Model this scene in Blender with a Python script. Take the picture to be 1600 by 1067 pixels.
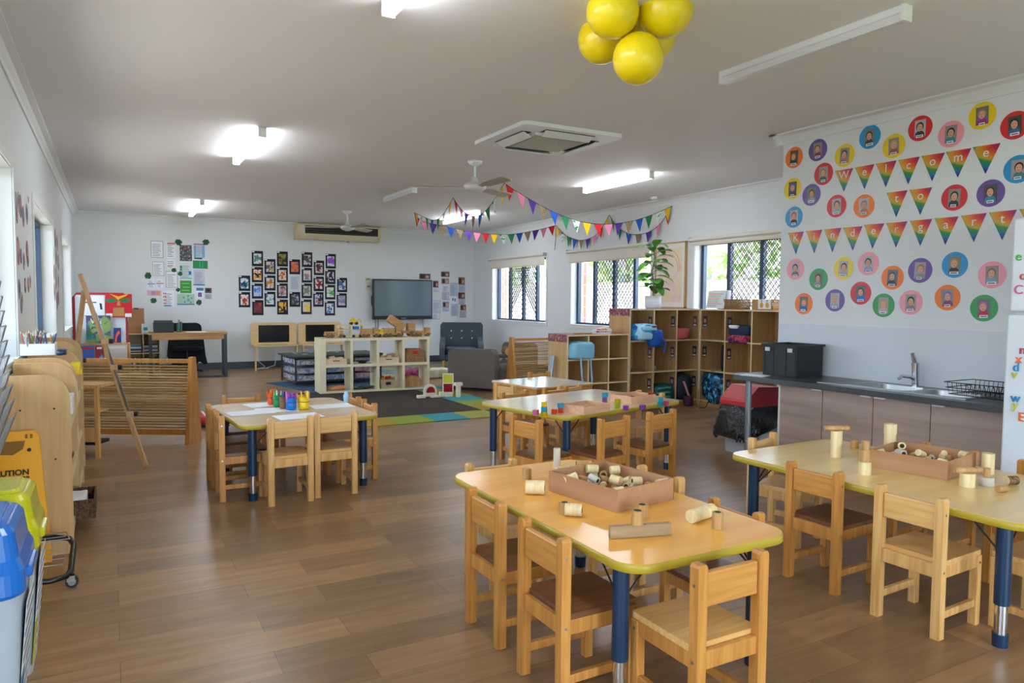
import bpy, math, random
from math import sin, cos, pi, radians
from mathutils import Vector, Matrix, Euler
random.seed(7)
for o in list(bpy.data.objects): bpy.data.objects.remove(o)
S = bpy.context.scene
C = S.collection

# ------------------------------------------------------------ camera
FPX, YAW, PIT, ROL, EYE = 1129.76, .5057, .0573, .0071, 1.289
cd = bpy.data.cameras.new('camera'); cam = bpy.data.objects.new('camera', cd); C.objects.link(cam)
cd.sensor_width = 36; cd.lens = 36*FPX/1600; cd.clip_start = .05; cd.clip_end = 300
fw = Vector((sin(YAW)*cos(PIT), cos(YAW)*cos(PIT), -sin(PIT)))
rt = Vector((cos(YAW), -sin(YAW), 0)); up = rt.cross(fw)
r2 = cos(ROL)*rt+sin(ROL)*up; u2 = -sin(ROL)*rt+cos(ROL)*up
m = Matrix((r2, u2, -fw)).transposed().to_4x4(); m.translation = (0, 0, EYE)
cam.matrix_world = m
S.camera = cam
# ------------------------------------------------------------ sky, sun, exposure
wd = bpy.data.worlds.new('sky'); S.world = wd; wd.use_nodes = True
wn = wd.node_tree.nodes; wl = wd.node_tree.links
sky = wn.new('ShaderNodeTexSky'); sky.sky_type = 'HOSEK_WILKIE'; sky.turbidity = 3.0
sky.sun_direction = Vector((-.35, .6, .72)).normalized(); sky.ground_albedo = .4
wmix = wn.new('ShaderNodeMixRGB'); wmix.inputs[0].default_value = .6; wmix.inputs[2].default_value = (.8, .9, 1, 1)
wl.new(sky.outputs[0], wmix.inputs[1]); wl.new(wmix.outputs[0], wn['Background'].inputs[0])
wn['Background'].inputs[1].default_value = 6.0
sd = bpy.data.lights.new('sun', 'SUN'); sun = bpy.data.objects.new('sun', sd); C.objects.link(sun)
sd.energy = 13.0; sd.angle = .01; sd.color = (1, .95, .88)
sun.rotation_euler = Vector((.35, -.6, -.72)).to_track_quat('-Z', 'Y').to_euler()
S.view_settings.view_transform = 'Standard'; S.view_settings.look = 'None'
S.view_settings.exposure = 1.56; S.view_settings.gamma = 1.0; S.view_settings.use_curve_mapping = False
TUBE = 14.0      # strength of the fluorescent diffusers

# ------------------------------------------------------------ pixel to place on a known plane (walls, tabletops)
def ray(x, y): return fw+(x-800)/FPX*r2-(y-533.5)/FPX*u2
def at_y(x, y, Y): d = ray(x, y); return Vector((0, 0, EYE))+d*(Y/d.y)
def at_x(x, y, X): d = ray(x, y); return Vector((0, 0, EYE))+d*(X/d.x)
def at_z(x, y, Z): d = ray(x, y); return Vector((0, 0, EYE))+d*((Z-EYE)/d.z)

# ------------------------------------------------------------ materials
def lin(h):
    if not isinstance(h, str): return tuple(h)[:3]
    h = h.lstrip('#'); v = [int(h[i:i+2], 16)/255 for i in (0, 2, 4)]
    return tuple(x/12.92 if x < .04045 else ((x+.055)/1.055)**2.4 for x in v)
MATS = {}
def mat(name, col, rough=.6, metal=0, spec=.5, emit=0, noise=None, alpha=1, trans=0, coat=0):
    """noise = (colour2, scale xyz, detail, contrast lo, hi[, distortion])"""
    if name in MATS: return MATS[name]
    m = bpy.data.materials.new(name); m.use_nodes = True; n = m.node_tree.nodes; l = m.node_tree.links
    b = n['Principled BSDF']; c = lin(col)
    b.inputs['Base Color'].default_value = (*c, 1); b.inputs['Roughness'].default_value = rough
    b.inputs['Metallic'].default_value = metal; b.inputs['Specular IOR Level'].default_value = spec
    b.inputs['Alpha'].default_value = alpha; b.inputs['Transmission Weight'].default_value = trans
    b.inputs['Coat Weight'].default_value = coat; b.inputs['Coat Roughness'].default_value = .1
    if emit: b.inputs['Emission Color'].default_value = (*c, 1); b.inputs['Emission Strength'].default_value = emit
    if noise:
        tc = n.new('ShaderNodeTexCoord'); mp = n.new('ShaderNodeMapping'); nz = n.new('ShaderNodeTexNoise')
        sc = noise[1] if isinstance(noise[1], tuple) else (noise[1],)*3
        mp.inputs['Scale'].default_value = sc; nz.inputs['Scale'].default_value = 1; nz.inputs['Detail'].default_value = noise[2]
        if len(noise) > 5: nz.inputs['Distortion'].default_value = noise[5]
        cr = n.new('ShaderNodeValToRGB'); cr.color_ramp.elements[0].position = noise[3]; cr.color_ramp.elements[1].position = noise[4]
        cr.color_ramp.elements[0].color = (*c, 1); cr.color_ramp.elements[1].color = (*lin(noise[0]), 1)
        l.new(tc.outputs['Object'], mp.inputs[0]); l.new(mp.outputs[0], nz.inputs['Vector'])
        l.new(nz.outputs['Fac'], cr.inputs[0]); l.new(cr.outputs[0], b.inputs['Base Color'])
    MATS[name] = m
    return m
def wood(name, c1, c2, rough=.4, ax=0, sc=1.0, coat=0):
    s = [45*sc]*3; s[ax] = 3.0*sc
    return mat(name, c1, rough, noise=(c2, tuple(s), 4, .35, .68, .8), coat=coat)
def blobs(name, base, cols, scale=14, thr=.56, rough=.7, seed=0, centred=0):
    """paint blotches: each colour appears where its own noise passes a threshold"""
    m = mat(name, base, rough); n = m.node_tree.nodes; l = m.node_tree.links; b = n['Principled BSDF']
    tc = n.new('ShaderNodeTexCoord'); prev = None
    for i, c in enumerate(cols):
        mp = n.new('ShaderNodeMapping'); mp.inputs['Location'].default_value = (seed*3.7+i*9.1, i*5.3, seed*1.9+i*2.2)
        nz = n.new('ShaderNodeTexNoise'); nz.inputs['Scale'].default_value = scale; nz.inputs['Detail'].default_value = 1.5; nz.inputs['Distortion'].default_value = .6
        cr = n.new('ShaderNodeValToRGB'); cr.color_ramp.elements[0].position = thr-.02; cr.color_ramp.elements[1].position = thr+.02
        mx = n.new('ShaderNodeMixRGB'); mx.inputs[1].default_value = (*lin(base), 1); mx.inputs[2].default_value = (*lin(c), 1)
        l.new(tc.outputs['Object'], mp.inputs[0]); l.new(mp.outputs[0], nz.inputs['Vector']); src = nz.outputs['Fac']
        if centred:      # keeps the painted figure near the middle of its sheet
            vl = n.new('ShaderNodeVectorMath'); vl.operation = 'LENGTH'; ma = n.new('ShaderNodeMath'); ma.operation = 'MULTIPLY_ADD'; ma.inputs[1].default_value = -centred; ma.inputs[2].default_value = .16
            ad = n.new('ShaderNodeMath'); ad.operation = 'ADD'; l.new(tc.outputs['Object'], vl.inputs[0]); l.new(vl.outputs['Value'], ma.inputs[0]); l.new(ma.outputs[0], ad.inputs[0]); l.new(src, ad.inputs[1]); src = ad.outputs[0]
        l.new(src, cr.inputs[0]); l.new(cr.outputs[0], mx.inputs[0])
        if prev: l.new(prev.outputs[0], mx.inputs[1])
        prev = mx
    l.new(prev.outputs[0], b.inputs['Base Color'])
    return m
def bump(m, scale, strength, ntype='ShaderNodeTexNoise', dist=.01):
    n = m.node_tree.nodes; l = m.node_tree.links
    tc = n.new('ShaderNodeTexCoord'); mp = n.new('ShaderNodeMapping')
    mp.inputs['Scale'].default_value = scale if isinstance(scale, tuple) else (scale,)*3
    t = n.new(ntype); t.inputs['Scale'].default_value = 1
    bp = n.new('ShaderNodeBump'); bp.inputs['Strength'].default_value = strength; bp.inputs['Distance'].default_value = dist
    l.new(tc.outputs['Object'], mp.inputs[0]); l.new(mp.outputs[0], t.inputs['Vector'])
    l.new(t.outputs[0], bp.inputs['Height']); l.new(bp.outputs[0], n['Principled BSDF'].inputs['Normal'])
    return m

WALL = bump(mat('wall_paint', '#dfe3e4', .7), 120, .05)
CEIL = mat('ceiling_paint', '#eae8e8', .8)
TRIM = mat('trim_white', '#e4e6e6', .5)
REVEAL = mat('reveal_cream', '#dcdfdc', .6)
SKIRT = mat('skirting_slate', '#39454f', .4)
NAVYF = mat('frame_navy', '#26405c', .35)
PINE = wood('pine_pale', '#e0b474', '#c99250', .38, 2)
PINEH = wood('pine_pale_seat', '#e3b878', '#cf9b57', .32, 0)
ORNG = wood('pine_orange', '#cc9048', '#b27634', .34, 2)
ORNGH = wood('pine_orange_board', '#d0954c', '#b67a38', .32, 0)
SEATB = wood('seat_brown', '#7d5233', '#5c3a24', .3, 1)
PLY = wood('plywood', '#cba672', '#bc945e', .45, 2, .5)
PLYE = mat('plywood_edge', '#e9cfa0', .5)
MAPLE = wood('laminate_maple', '#f2b558', '#eaa748', .21, 1, .25)
BEECH = wood('laminate_beech', '#ecd2b0', '#e4c49c', .16, 0, .25)
OLIVE = mat('edge_olive', '#b39c2c', .35)
NAVY = mat('leg_navy', '#10304e', .3)
CHROME = mat('chrome', '#d8dadc', .18, metal=1)
STEEL = mat('steel', '#b9bdbf', .3, metal=1)
BLACK = mat('black_plastic', '#15181b', .45)
BLKM = mat('black_metal', '#121315', .35)
WHITE = mat('white_paint', '#e9ecee', .4)
PAPER = mat('paper', '#f1f4f8', .7)
IVORY = mat('ivory_laminate', '#e4d8b4', .45)
ALM = mat('almond_plastic', '#d9d0b4', .5)
CARD = wood('cardboard', '#b98a64', '#ad7e58', .8, 0, .4)
CARDI = mat('cardboard_inside', '#b58b68', .85)
LOG = wood('raw_wood', '#ead7ab', '#d8be88', .6, 2)
LOGB = wood('tan_wood', '#c9a06a', '#ab7f4b', .6, 2)
HOLE = mat('dark_core', '#3a2a1c', .9)
BARK = mat('bark', '#8c6b48', .9, noise=('#5b4630', 60, 3, .4, .6))
RED = mat('red_plastic', '#c41420', .35)
YEL = mat('yellow_plastic', '#e6c413', .3)
BLUE = mat('blue_plastic', '#0f6fc6', .25)
GREEN = mat('green_plastic', '#128a4a', .35)
ORA = mat('orange_plastic', '#ee5a1c', .35)
BRN = mat('brown_plastic', '#7a5530', .45)
GREYM = mat('grey_wire', '#a9adb2', .4, metal=.6)

# ------------------------------------------------------------ mesh builder
class MB:
    def __init__(s): s.v = []; s.f = []; s.mi = []; s.sm = []; s.mats = []; s.T = Matrix()
    def mid(s, m):
        if m not in s.mats: s.mats.append(m)
        return s.mats.index(m)
    def add(s, vs, fs, m, smooth=False):
        b = len(s.v); s.v += [tuple(s.T @ Vector(v)) for v in vs]; k = s.mid(m)
        for f in fs: s.f.append([b+i for i in f]); s.mi.append(k); s.sm.append(smooth)
        return s
    def box(s, x0, x1, y0, y1, z0, z1, m, R=None, c=None):
        vs = [(x, y, z) for z in (z0, z1) for y in (y0, y1) for x in (x0, x1)]
        if R is not None:
            cc = Vector(c) if c else Vector(((x0+x1)/2, (y0+y1)/2, (z0+z1)/2)); vs = [tuple(R @ (Vector(v)-cc)+cc) for v in vs]
        return s.add(vs, [(0, 2, 3, 1), (4, 5, 7, 6), (0, 1, 5, 4), (2, 6, 7, 3), (0, 4, 6, 2), (1, 3, 7, 5)], m)
    def cbox(s, c, d, m, rot=None):
        x, y, z = c; a, b, e = d[0]/2, d[1]/2, d[2]/2
        R = Euler(rot).to_matrix() if rot else None
        return s.box(x-a, x+a, y-b, y+b, z-e, z+e, m, R, c)
    def cyl(s, p0, p1, r0, m, r1=None, n=12, caps=True, capm=None, smooth=True):
        p0 = Vector(p0); p1 = Vector(p1); r1 = r0 if r1 is None else r1; d = (p1-p0).normalized()
        a = d.orthogonal().normalized(); b = d.cross(a); vs = []
        for p, r in ((p0, r0), (p1, r1)):
            for i in range(n): t = 2*pi*i/n; vs.append(tuple(p+a*(r*cos(t))+b*(r*sin(t))))
        s.add(vs, [(i, (i+1) % n, n+(i+1) % n, n+i) for i in range(n)], m, smooth)
        if caps:
            s.add(vs[:n], [tuple(range(n))[::-1]], capm or m); s.add(vs[n:], [tuple(range(n))], capm or m)
        return s
    def tube(s, pts, r, m, n=8, closed=False):
        pts = [Vector(p) for p in pts]; N = len(pts); vs = []; prev = None
        for i, p in enumerate(pts):
            if closed: t = pts[(i+1) % N]-pts[i-1]
            else: t = pts[min(i+1, N-1)]-pts[max(i-1, 0)]
            t.normalize()
            if prev is None: a = t.orthogonal().normalized()
            else:
                a = prev-t*prev.dot(t); a = a.normalized() if a.length > 1e-6 else t.orthogonal().normalized()
            prev = a; b = t.cross(a); rr = r[i] if isinstance(r, (list, tuple)) else r
            for k in range(n): g = 2*pi*k/n; vs.append(tuple(p+a*(rr*cos(g))+b*(rr*sin(g))))
        fs = []
        for i in range(N if closed else N-1):
            j = (i+1) % N
            for k in range(n): fs.append((i*n+k, i*n+(k+1) % n, j*n+(k+1) % n, j*n+k))
        s.add(vs, fs, m, True)
        if not closed: s.add(vs[:n], [tuple(range(n))[::-1]], m); s.add(vs[-n:], [tuple(range(n))], m)
        return s
    def lathe(s, prof, m, c=(0, 0, 0), n=24, sx=1, sy=1, smooth=True):
        vs = []; fs = []; k = len(prof)
        for r, z in prof:
            for i in range(n): t = 2*pi*i/n; vs.append((c[0]+r*cos(t)*sx, c[1]+r*sin(t)*sy, c[2]+z))
        for j in range(k-1):
            for i in range(n): fs.append((j*n+i, j*n+(i+1) % n, (j+1)*n+(i+1) % n, (j+1)*n+i))
        s.add(vs, fs, m, smooth)
        if prof[0][0] > 1e-5: s.add(vs[:n], [tuple(range(n))[::-1]], m)
        if prof[-1][0] > 1e-5: s.add(vs[-n:], [tuple(range(n))], m)
        return s
    def prism(s, poly, axis, a, b, m, smooth=False, sidem=None):
        """extrude a 2D polygon along an axis: 'x' poly=(y,z), 'y' poly=(x,z), 'z' poly=(x,y)"""
        def P(q, t): return (t, q[0], q[1]) if axis == 'x' else (q[0], t, q[1]) if axis == 'y' else (q[0], q[1], t)
        n = len(poly); vs = [P(q, a) for q in poly]+[P(q, b) for q in poly]
        s.add(vs, [tuple(range(n))[::-1], tuple(range(n, 2*n))], m)
        s.add(vs, [(i, (i+1) % n, n+(i+1) % n, n+i) for i in range(n)], sidem or m, smooth)
        return s
    def ball(s, c, r, m, n=14, k=10, rot=None):
        r = r if isinstance(r, tuple) else (r,)*3; vs = []; fs = []
        R = Euler(rot).to_matrix() if rot else None
        for j in range(k+1):
            ph = pi*j/k
            for i in range(n):
                t = 2*pi*i/n; v = Vector((r[0]*sin(ph)*cos(t), r[1]*sin(ph)*sin(t), r[2]*cos(ph)))
                if R is not None: v = R @ v
                vs.append(tuple(v+Vector(c)))
        for j in range(k):
            for i in range(n): fs.append((j*n+i, (j+1)*n+i, (j+1)*n+(i+1) % n, j*n+(i+1) % n))
        return s.add(vs, fs, m, True)
    def pillow(s, c, d, m, nx=12, ny=10, seed=1, lump=.15, e=.35):
        """soft squashed block"""
        rn = random.Random(seed); ph = [rn.uniform(0, 6) for _ in range(6)]
        vs = []; fs = []
        for j in range(ny+1):
            v = pi*j/ny
            for i in range(nx):
                u = 2*pi*i/nx
                sg = lambda q: math.copysign(abs(q)**e, q)
                x = sg(sin(v))*sg(cos(u)); y = sg(sin(v))*sg(sin(u)); z = sg(cos(v))
                k = 1+lump*(sin(3*u+ph[0])*sin(2*v+ph[1])+.6*sin(5*u+ph[2]+3*v))*.5
                vs.append((c[0]+x*d[0]/2*k, c[1]+y*d[1]/2*k, c[2]+z*d[2]/2*k))
        for j in range(ny):
            for i in range(nx): fs.append((j*nx+i, (j+1)*nx+i, (j+1)*nx+(i+1) % nx, j*nx+(i+1) % nx))
        return s.add(vs, fs, m, True)
    def build(s, name, parent=None, loc=None, rot=None, bevel=0, seg=2, sub=0):
        me = bpy.data.meshes.new(name); me.from_pydata(s.v, [], s.f)
        for m in s.mats: me.materials.append(m)
        me.polygons.foreach_set('material_index', s.mi); me.polygons.foreach_set('use_smooth', s.sm); me.update()
        o = bpy.data.objects.new(name, me); C.objects.link(o)
        if parent: o.parent = parent
        if loc is not None: o.location = loc
        if rot is not None: o.rotation_euler = rot
        if bevel:
            md = o.modifiers.new('bevel', 'BEVEL'); md.width = bevel; md.segments = seg; md.limit_method = 'ANGLE'; md.angle_limit = .6
            md.harden_normals = False
        if sub: md = o.modifiers.new('sub', 'SUBSURF'); md.levels = sub; md.render_levels = sub
        return o
def rrect(x0, x1, y0, y1, r, n=6):
    p = []
    for cx, cy, a in ((x1-r, y1-r, 0), (x0+r, y1-r, 90), (x0+r, y0+r, 180), (x1-r, y0+r, 270)):
        for i in range(n+1): t = radians(a+90*i/n); p.append((cx+r*cos(t), cy+r*sin(t)))
    return p
def ell(cx, cy, rx, ry, n=20, a0=0): return [(cx+rx*cos(a0+2*pi*i/n), cy+ry*sin(a0+2*pi*i/n)) for i in range(n)]
def tag(o, label, cat, group=None, kind=None):
    o['label'] = label; o['category'] = cat
    if group: o['group'] = group
    if kind: o['kind'] = kind
    return o
def thing(name, label, cat, loc=(0, 0, 0), rz=0, group=None, rot=None):
    o = bpy.data.objects.new(name, None); C.objects.link(o); o.empty_display_size = .1
    o.location = loc; o.rotation_euler = rot or (0, 0, rz)
    return tag(o, label, cat, group)
def struct(name, mb, bevel=0): o = mb.build(name, bevel=bevel); o['kind'] = 'structure'; return o
COLN = {}
def cname(h):    # plain colour word for a hex colour
    import colorsys
    r, g, b = [int(h.lstrip('#')[i:i+2], 16)/255 for i in (0, 2, 4)]; a, l_, s_ = colorsys.rgb_to_hls(r, g, b); a *= 360
    if l_ > .85: return 'white'
    if s_ < .14: return 'grey' if l_ > .3 else 'black'
    if l_ < .17: return 'dark blue' if 180 < a < 270 else 'black'
    w = 'red' if a < 14 or a > 345 else 'orange' if a < 40 else 'yellow' if a < 65 else 'green' if a < 160 else 'teal' if a < 190 else 'blue' if a < 250 else 'purple' if a < 300 else 'pink'
    if w == 'orange' and l_ < .45: w = 'brown'
    return ('dark ' if l_ < .3 else 'pale ' if l_ > .72 else '')+w
def kids(o): return [c for c in bpy.data.objects if c.parent == o]
def dup(root, loc, rz, label, group=None, swap=None):
    r = root.copy(); C.objects.link(r); r.location = loc; r.rotation_euler = (0, 0, rz); r['label'] = label
    if group: r['group'] = group
    for ch in kids(root):
        c = ch.copy(); C.objects.link(c); c.parent = r
        for g in kids(ch): d = g.copy(); C.objects.link(d); d.parent = c
    return r
def text(name, body, size, m, parent=None, mw=None, depth=.001, align='CENTER', loc=None, rot=None, bold=0):
    cu = bpy.data.curves.new(name, 'FONT'); cu.body = body; cu.size = size; cu.extrude = depth; cu.offset = bold; cu.align_x = align; cu.align_y = 'CENTER'
    t = bpy.data.objects.new(name, cu); C.objects.link(t)
    bpy.context.view_layer.update()
    me = bpy.data.meshes.new_from_object(t); bpy.data.objects.remove(t)
    me.materials.clear(); me.materials.append(m)
    o = bpy.data.objects.new(name, me); C.objects.link(o)
    if parent: o.parent = parent
    if loc is not None: o.location = loc
    if rot is not None: o.rotation_euler = rot
    return o
# ============================================================ THE ROOM
XL, XR, YB, YF, H = -.529, 6.776, 13.968, -3.2, 2.7
XW, YW = 5.016, 4.33          # the flag wall and its far corner
TH = .22
def wall_x(name, x, s, y0, y1, holes):
    """wall in plane x, thickness going to s side, holes = (ya, yb, za, zb)"""
    b = MB(); xa, xb = sorted((x, x+s*TH)); y = y0
    for ya, yb, za, zb in sorted(holes):
        b.box(xa, xb, y, ya, 0, H, WALL)
        if za > 0: b.box(xa, xb, ya, yb, 0, za, WALL)
        b.box(xa, xb, ya, yb, zb, H, WALL); y = yb
    b.box(xa, xb, y, y1, 0, H, WALL)
    return struct(name, b)
WR = [(5.2, 7.25, .88, 2.07), (8.14, 10.19, .88, 2.07), (11.0, 13.06, .88, 2.07)]
WLh = [(-1.5, 1.3, .0, 2.1), (3.1, 5.5, .9, 2.09), (6.86, 9.1, .9, 2.05), (10.6, 12.6, .85, 2.05)]
wall_x('wall_right', XR, 1, YW, YB, WR)
wall_x('wall_left', XL, -1, YF, YB, WLh)
struct('wall_back', MB().box(XL-TH, XR+TH, YB, YB+TH, 0, H, WALL))
struct('wall_kitchen', MB().box(XW, XW+.1, YF, YW, 0, H, WALL).box(XW+.1, XR+TH, YW-.1, YW, 0, H, WALL))
struct('wall_rear', MB().box(XL-TH, XL+.8, YF-TH, YF, 0, H, WALL).box(XW-1.0, XW+.1, YF-TH, YF, 0, H, WALL).box(XL+.8, XW-1.0, YF-TH, YF, 2.2, H, WALL))  # wide opening behind the camera, added out of view to light the foreground
struct('trim_1', MB().box(XL+.8, XW-1, YF-.12, YF-.06, 2.12, 2.2, NAVYF).box(XL+.8, XL+.88, YF-.12, YF-.06, 0, 2.2, NAVYF).box(XW-1.08, XW-1, YF-.12, YF-.06, 0, 2.2, NAVYF).box(1.7, 1.78, YF-.12, YF-.06, 0, 2.2, NAVYF))
struct('ceiling', MB().box(XL-TH, XR+TH, YF-TH, YB+TH, H, H+.12, CEIL))
struct('roof_light_shade', MB().box(XL-2.6, XR+.9, YF-.9, YB+.9, H+.13, H+.2, mat('roof_grey', '#9aa0a4', .7)))  # roof slab, unseen overhang widened to hold back sun and sky light
# floor: vinyl planks running across the room
fm = bpy.data.materials.new('vinyl_planks'); fm.use_nodes = True; n = fm.node_tree.nodes; l = fm.node_tree.links; b = n['Principled BSDF']
tc = n.new('ShaderNodeTexCoord'); br = n.new('ShaderNodeTexBrick'); br.offset = .37; br.inputs['Scale'].default_value = 1
br.inputs['Brick Width'].default_value = .78; br.inputs['Row Height'].default_value = .178; br.inputs['Mortar Size'].default_value = .0012; br.inputs['Bias'].default_value = 0
br.inputs['Color1'].default_value = (*lin('#ab865f'), 1); br.inputs['Color2'].default_value = (*lin('#84684a'), 1); br.inputs['Mortar'].default_value = (*lin('#6a503c'), 1)
mp = n.new('ShaderNodeMapping'); mp.inputs['Scale'].default_value = (3.0, 26, 1)
nz = n.new('ShaderNodeTexNoise'); nz.inputs['Scale'].default_value = 1; nz.inputs['Detail'].default_value = 6; nz.inputs['Distortion'].default_value = .6
cr = n.new('ShaderNodeValToRGB'); cr.color_ramp.elements[0].position = .3; cr.color_ramp.elements[1].position = .7
cr.color_ramp.elements[0].color = (.74, .73, .72, 1); cr.color_ramp.elements[1].color = (1.08, 1.07, 1.06, 1)
mx = n.new('ShaderNodeMixRGB'); mx.blend_type = 'MULTIPLY'; mx.inputs[0].default_value = 1
l.new(tc.outputs['Object'], br.inputs['Vector']); l.new(tc.outputs['Object'], mp.inputs[0]); l.new(mp.outputs[0], nz.inputs['Vector']); l.new(nz.outputs['Fac'], cr.inputs[0])
l.new(br.outputs['Color'], mx.inputs[1]); l.new(cr.outputs[0], mx.inputs[2]); l.new(mx.outputs[0], b.inputs['Base Color'])
b.inputs['Roughness'].default_value = .3; b.inputs['Specular IOR Level'].default_value = .45
bp = n.new('ShaderNodeBump'); bp.inputs['Strength'].default_value = .12; bp.inputs['Distance'].default_value = .004
l.new(nz.outputs['Fac'], bp.inputs['Height']); l.new(bp.outputs[0], b.inputs['Normal'])
struct('floor', MB().box(XL-TH, XR+TH, YF-TH, YB+TH, -.1, 0, fm))
# cornices (coved) and skirtings
def cove(dx): return [(0, 0), (0, -.085), (dx*.012, -.085), (dx*.02, -.06), (dx*.045, -.025), (dx*.085, -.012), (dx*.085, 0)]
def cv_y(b, x, sgn, ya, yb): b.prism([(x+px, H+pz) for px, pz in cove(sgn)], 'y', ya, yb, TRIM)
def cv_x(b, y, sgn, xa, xb): b.prism([(y+px, H+pz) for px, pz in cove(sgn)], 'x', xa, xb, TRIM)
b = MB(); cv_y(b, XL, 1, YF, YB); struct('trim_3', b)
b = MB(); cv_x(b, YB, -1, XL, XR); struct('trim_4', b)
b = MB(); cv_y(b, XR, -1, YW, YB); struct('trim_5', b)
b = MB(); cv_y(b, XW, -1, YF, YW+.085); cv_x(b, YW, 1, XW-.085, XR); struct('trim_6', b)
struct('baseboard_back', MB().box(XL, XR, YB-.015, YB, 0, .125, SKIRT))
struct('baseboard_right', MB().box(XR-.015, XR, YW, YB-.016, 0, .125, SKIRT))
struct('baseboard_left', MB().box(XL, XL+.015, 1.35, YB-.016, 0, .125, SKIRT))

# windows: navy aluminium sliders with diamond security mesh
GLASS = bpy.data.materials.new('window_glass'); GLASS.use_nodes = True
n = GLASS.node_tree.nodes; l = GLASS.node_tree.links; n.remove(n['Principled BSDF'])
tr = n.new('ShaderNodeBsdfTransparent'); tr.inputs[0].default_value = (.93, .96, 1, 1); gl = n.new('ShaderNodeBsdfGlossy'); gl.inputs['Roughness'].default_value = .02
fr = n.new('ShaderNodeLayerWeight'); fp = n.new('ShaderNodeMath'); fp.operation = 'POWER'; fp.inputs[1].default_value = 5; fm_ = n.new('ShaderNodeMath'); fm_.operation = 'MULTIPLY_ADD'; fm_.inputs[1].default_value = .7; fm_.inputs[2].default_value = .03
ms = n.new('ShaderNodeMixShader'); l.new(fr.outputs['Facing'], fp.inputs[0]); l.new(fp.outputs[0], fm_.inputs[0]); l.new(fm_.outputs[0], ms.inputs[0])
l.new(tr.outputs[0], ms.inputs[1]); l.new(gl.outputs[0], ms.inputs[2]); l.new(ms.outputs[0], n['Material Output'].inputs[0])
MESHM = mat('security_mesh', '#23272c', .5, metal=.4)
def window(idx, x, s, y0, y1, z0, z1, mesh=True, splits=(0, .25, .5, .76, 1)):
    root = bpy.data.objects.new('window_%d' % idx, None); C.objects.link(root); root['kind'] = 'structure'; root.location = (x, (y0+y1)/2, z0)
    cy = (y0+y1)/2; W = y1-y0; hh = z1-z0; xo = s*.14
    fb = MB(); t = .045
    fb.box(xo-.03, xo+.03, -W/2, W/2, 0, t, NAVYF).box(xo-.03, xo+.03, -W/2, W/2, hh-t, hh, NAVYF)
    for k, q in enumerate(splits):
        yy = -W/2+q*W; w = .028 if 0 < q < 1 else .05
        if q == 0: fb.box(xo-.03, xo+.03, yy, yy+w, t, hh-t, NAVYF)
        elif q == 1: fb.box(xo-.03, xo+.03, yy-w, yy, t, hh-t, NAVYF)
        else: fb.box(xo-.028, xo+.028, yy-w, yy+w, t, hh-t, NAVYF)
    fb.build('window_frame', root)
    MB().box(xo+s*.012, xo+s*.016, -W/2+.03, W/2-.03, .03, hh-.03, GLASS).build('window_pane', root)
    # architrave and reveal lining
    ab = MB(); a = .055; si = -s
    for q in ((-W/2-a, -W/2, -a, hh+a), (W/2, W/2+a, -a, hh+a), (-W/2, W/2, hh, hh+a), (-W/2, W/2, -a, 0)):
        ab.box(*sorted((0, si*.012)), q[0], q[1], q[2], q[3], TRIM)
    ab.build('architrave', root, bevel=.003)
    rb = MB(); e = .004
    rb.box(*sorted((0, s*.11)), -W/2, -W/2+e, 0, hh, REVEAL).box(*sorted((0, s*.11)), W/2-e, W/2, 0, hh, REVEAL)
    rb.box(*sorted((0, s*.11)), -W/2, W/2, hh-e, hh, REVEAL)
    rb.build('reveal', root)
    MB().box(*sorted((-s*.02, s*.11)), -W/2, W/2, 0, .012, TRIM).build('window_sill', root)
    if mesh:
        mb = MB(); ya, yb = -W/2+splits[1]*W+.03, -W/2+splits[3]*W-.03; za, zb = t, hh-t
        st = .078; k = 1.15      # diamonds taller than wide
        ny = int((yb-ya+(zb-za)/k)/st)+2
        for sg in (1, -1):
            for i in range(ny):
                yy = ya+i*st if sg < 0 else yb-i*st
                # line: y = yy + sg*(z-za)/k
                pts = []
                z_lo, z_hi = za, zb
                f = lambda z: yy+sg*(z-za)/k
                g = lambda y: za+(y-yy)*k*sg
                if sg > 0:
                    if f(z_lo) < ya: z_lo = g(ya)
                    if f(z_hi) > yb: z_hi = g(yb)
                else:
                    if f(z_lo) > yb: z_lo = g(yb)
                    if f(z_hi) < ya: z_hi = g(ya)
                if z_hi-z_lo < .01 or z_lo < za-.001 or z_hi > zb+.001: continue
                mb.cyl((xo-s*.02, f(z_lo), z_lo), (xo-s*.02, f(z_hi), z_hi), .0055, MESHM, n=4, caps=False, smooth=False)
            # the other family start
            for i in range(1, ny):
                yy = ya-i*st if sg > 0 else yb+i*st
                f = lambda z: yy+sg*(z-za)/k
                g = lambda y: za+(y-yy)*k*sg
                z_lo, z_hi = za, zb
                if sg > 0: z_lo = max(za, g(ya)); z_hi = min(zb, g(yb))
                else: z_lo = max(za, g(yb)); z_hi = min(zb, g(ya))
                if z_hi-z_lo < .01: continue
                mb.cyl((xo-s*.02, f(z_lo), z_lo), (xo-s*.02, f(z_hi), z_hi), .0055, MESHM, n=4, caps=False, smooth=False)
        mb.build('security_mesh', root)
    ld = bpy.data.lights.new('portal', 'AREA'); lo = bpy.data.objects.new('window_light_portal_%d' % idx, ld); C.objects.link(lo)
    ld.shape = 'RECTANGLE'; ld.size = W; ld.size_y = hh; ld.cycles.is_portal = True
    lo.location = (x+s*.2, cy, (z0+z1)/2); lo.rotation_euler = Vector((-s, 0, 0)).to_track_quat('-Z', 'Z').to_euler()
    return root
for i, (a, b_, c, d) in enumerate(WR): window(i+1, XR, 1, a, b_, c, d)
for i, (a, b_, c, d) in enumerate(WLh[1:]): window(i+4, XL, -1, a, b_, c, d, mesh=False, splits=(0, .5, 1))
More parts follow.
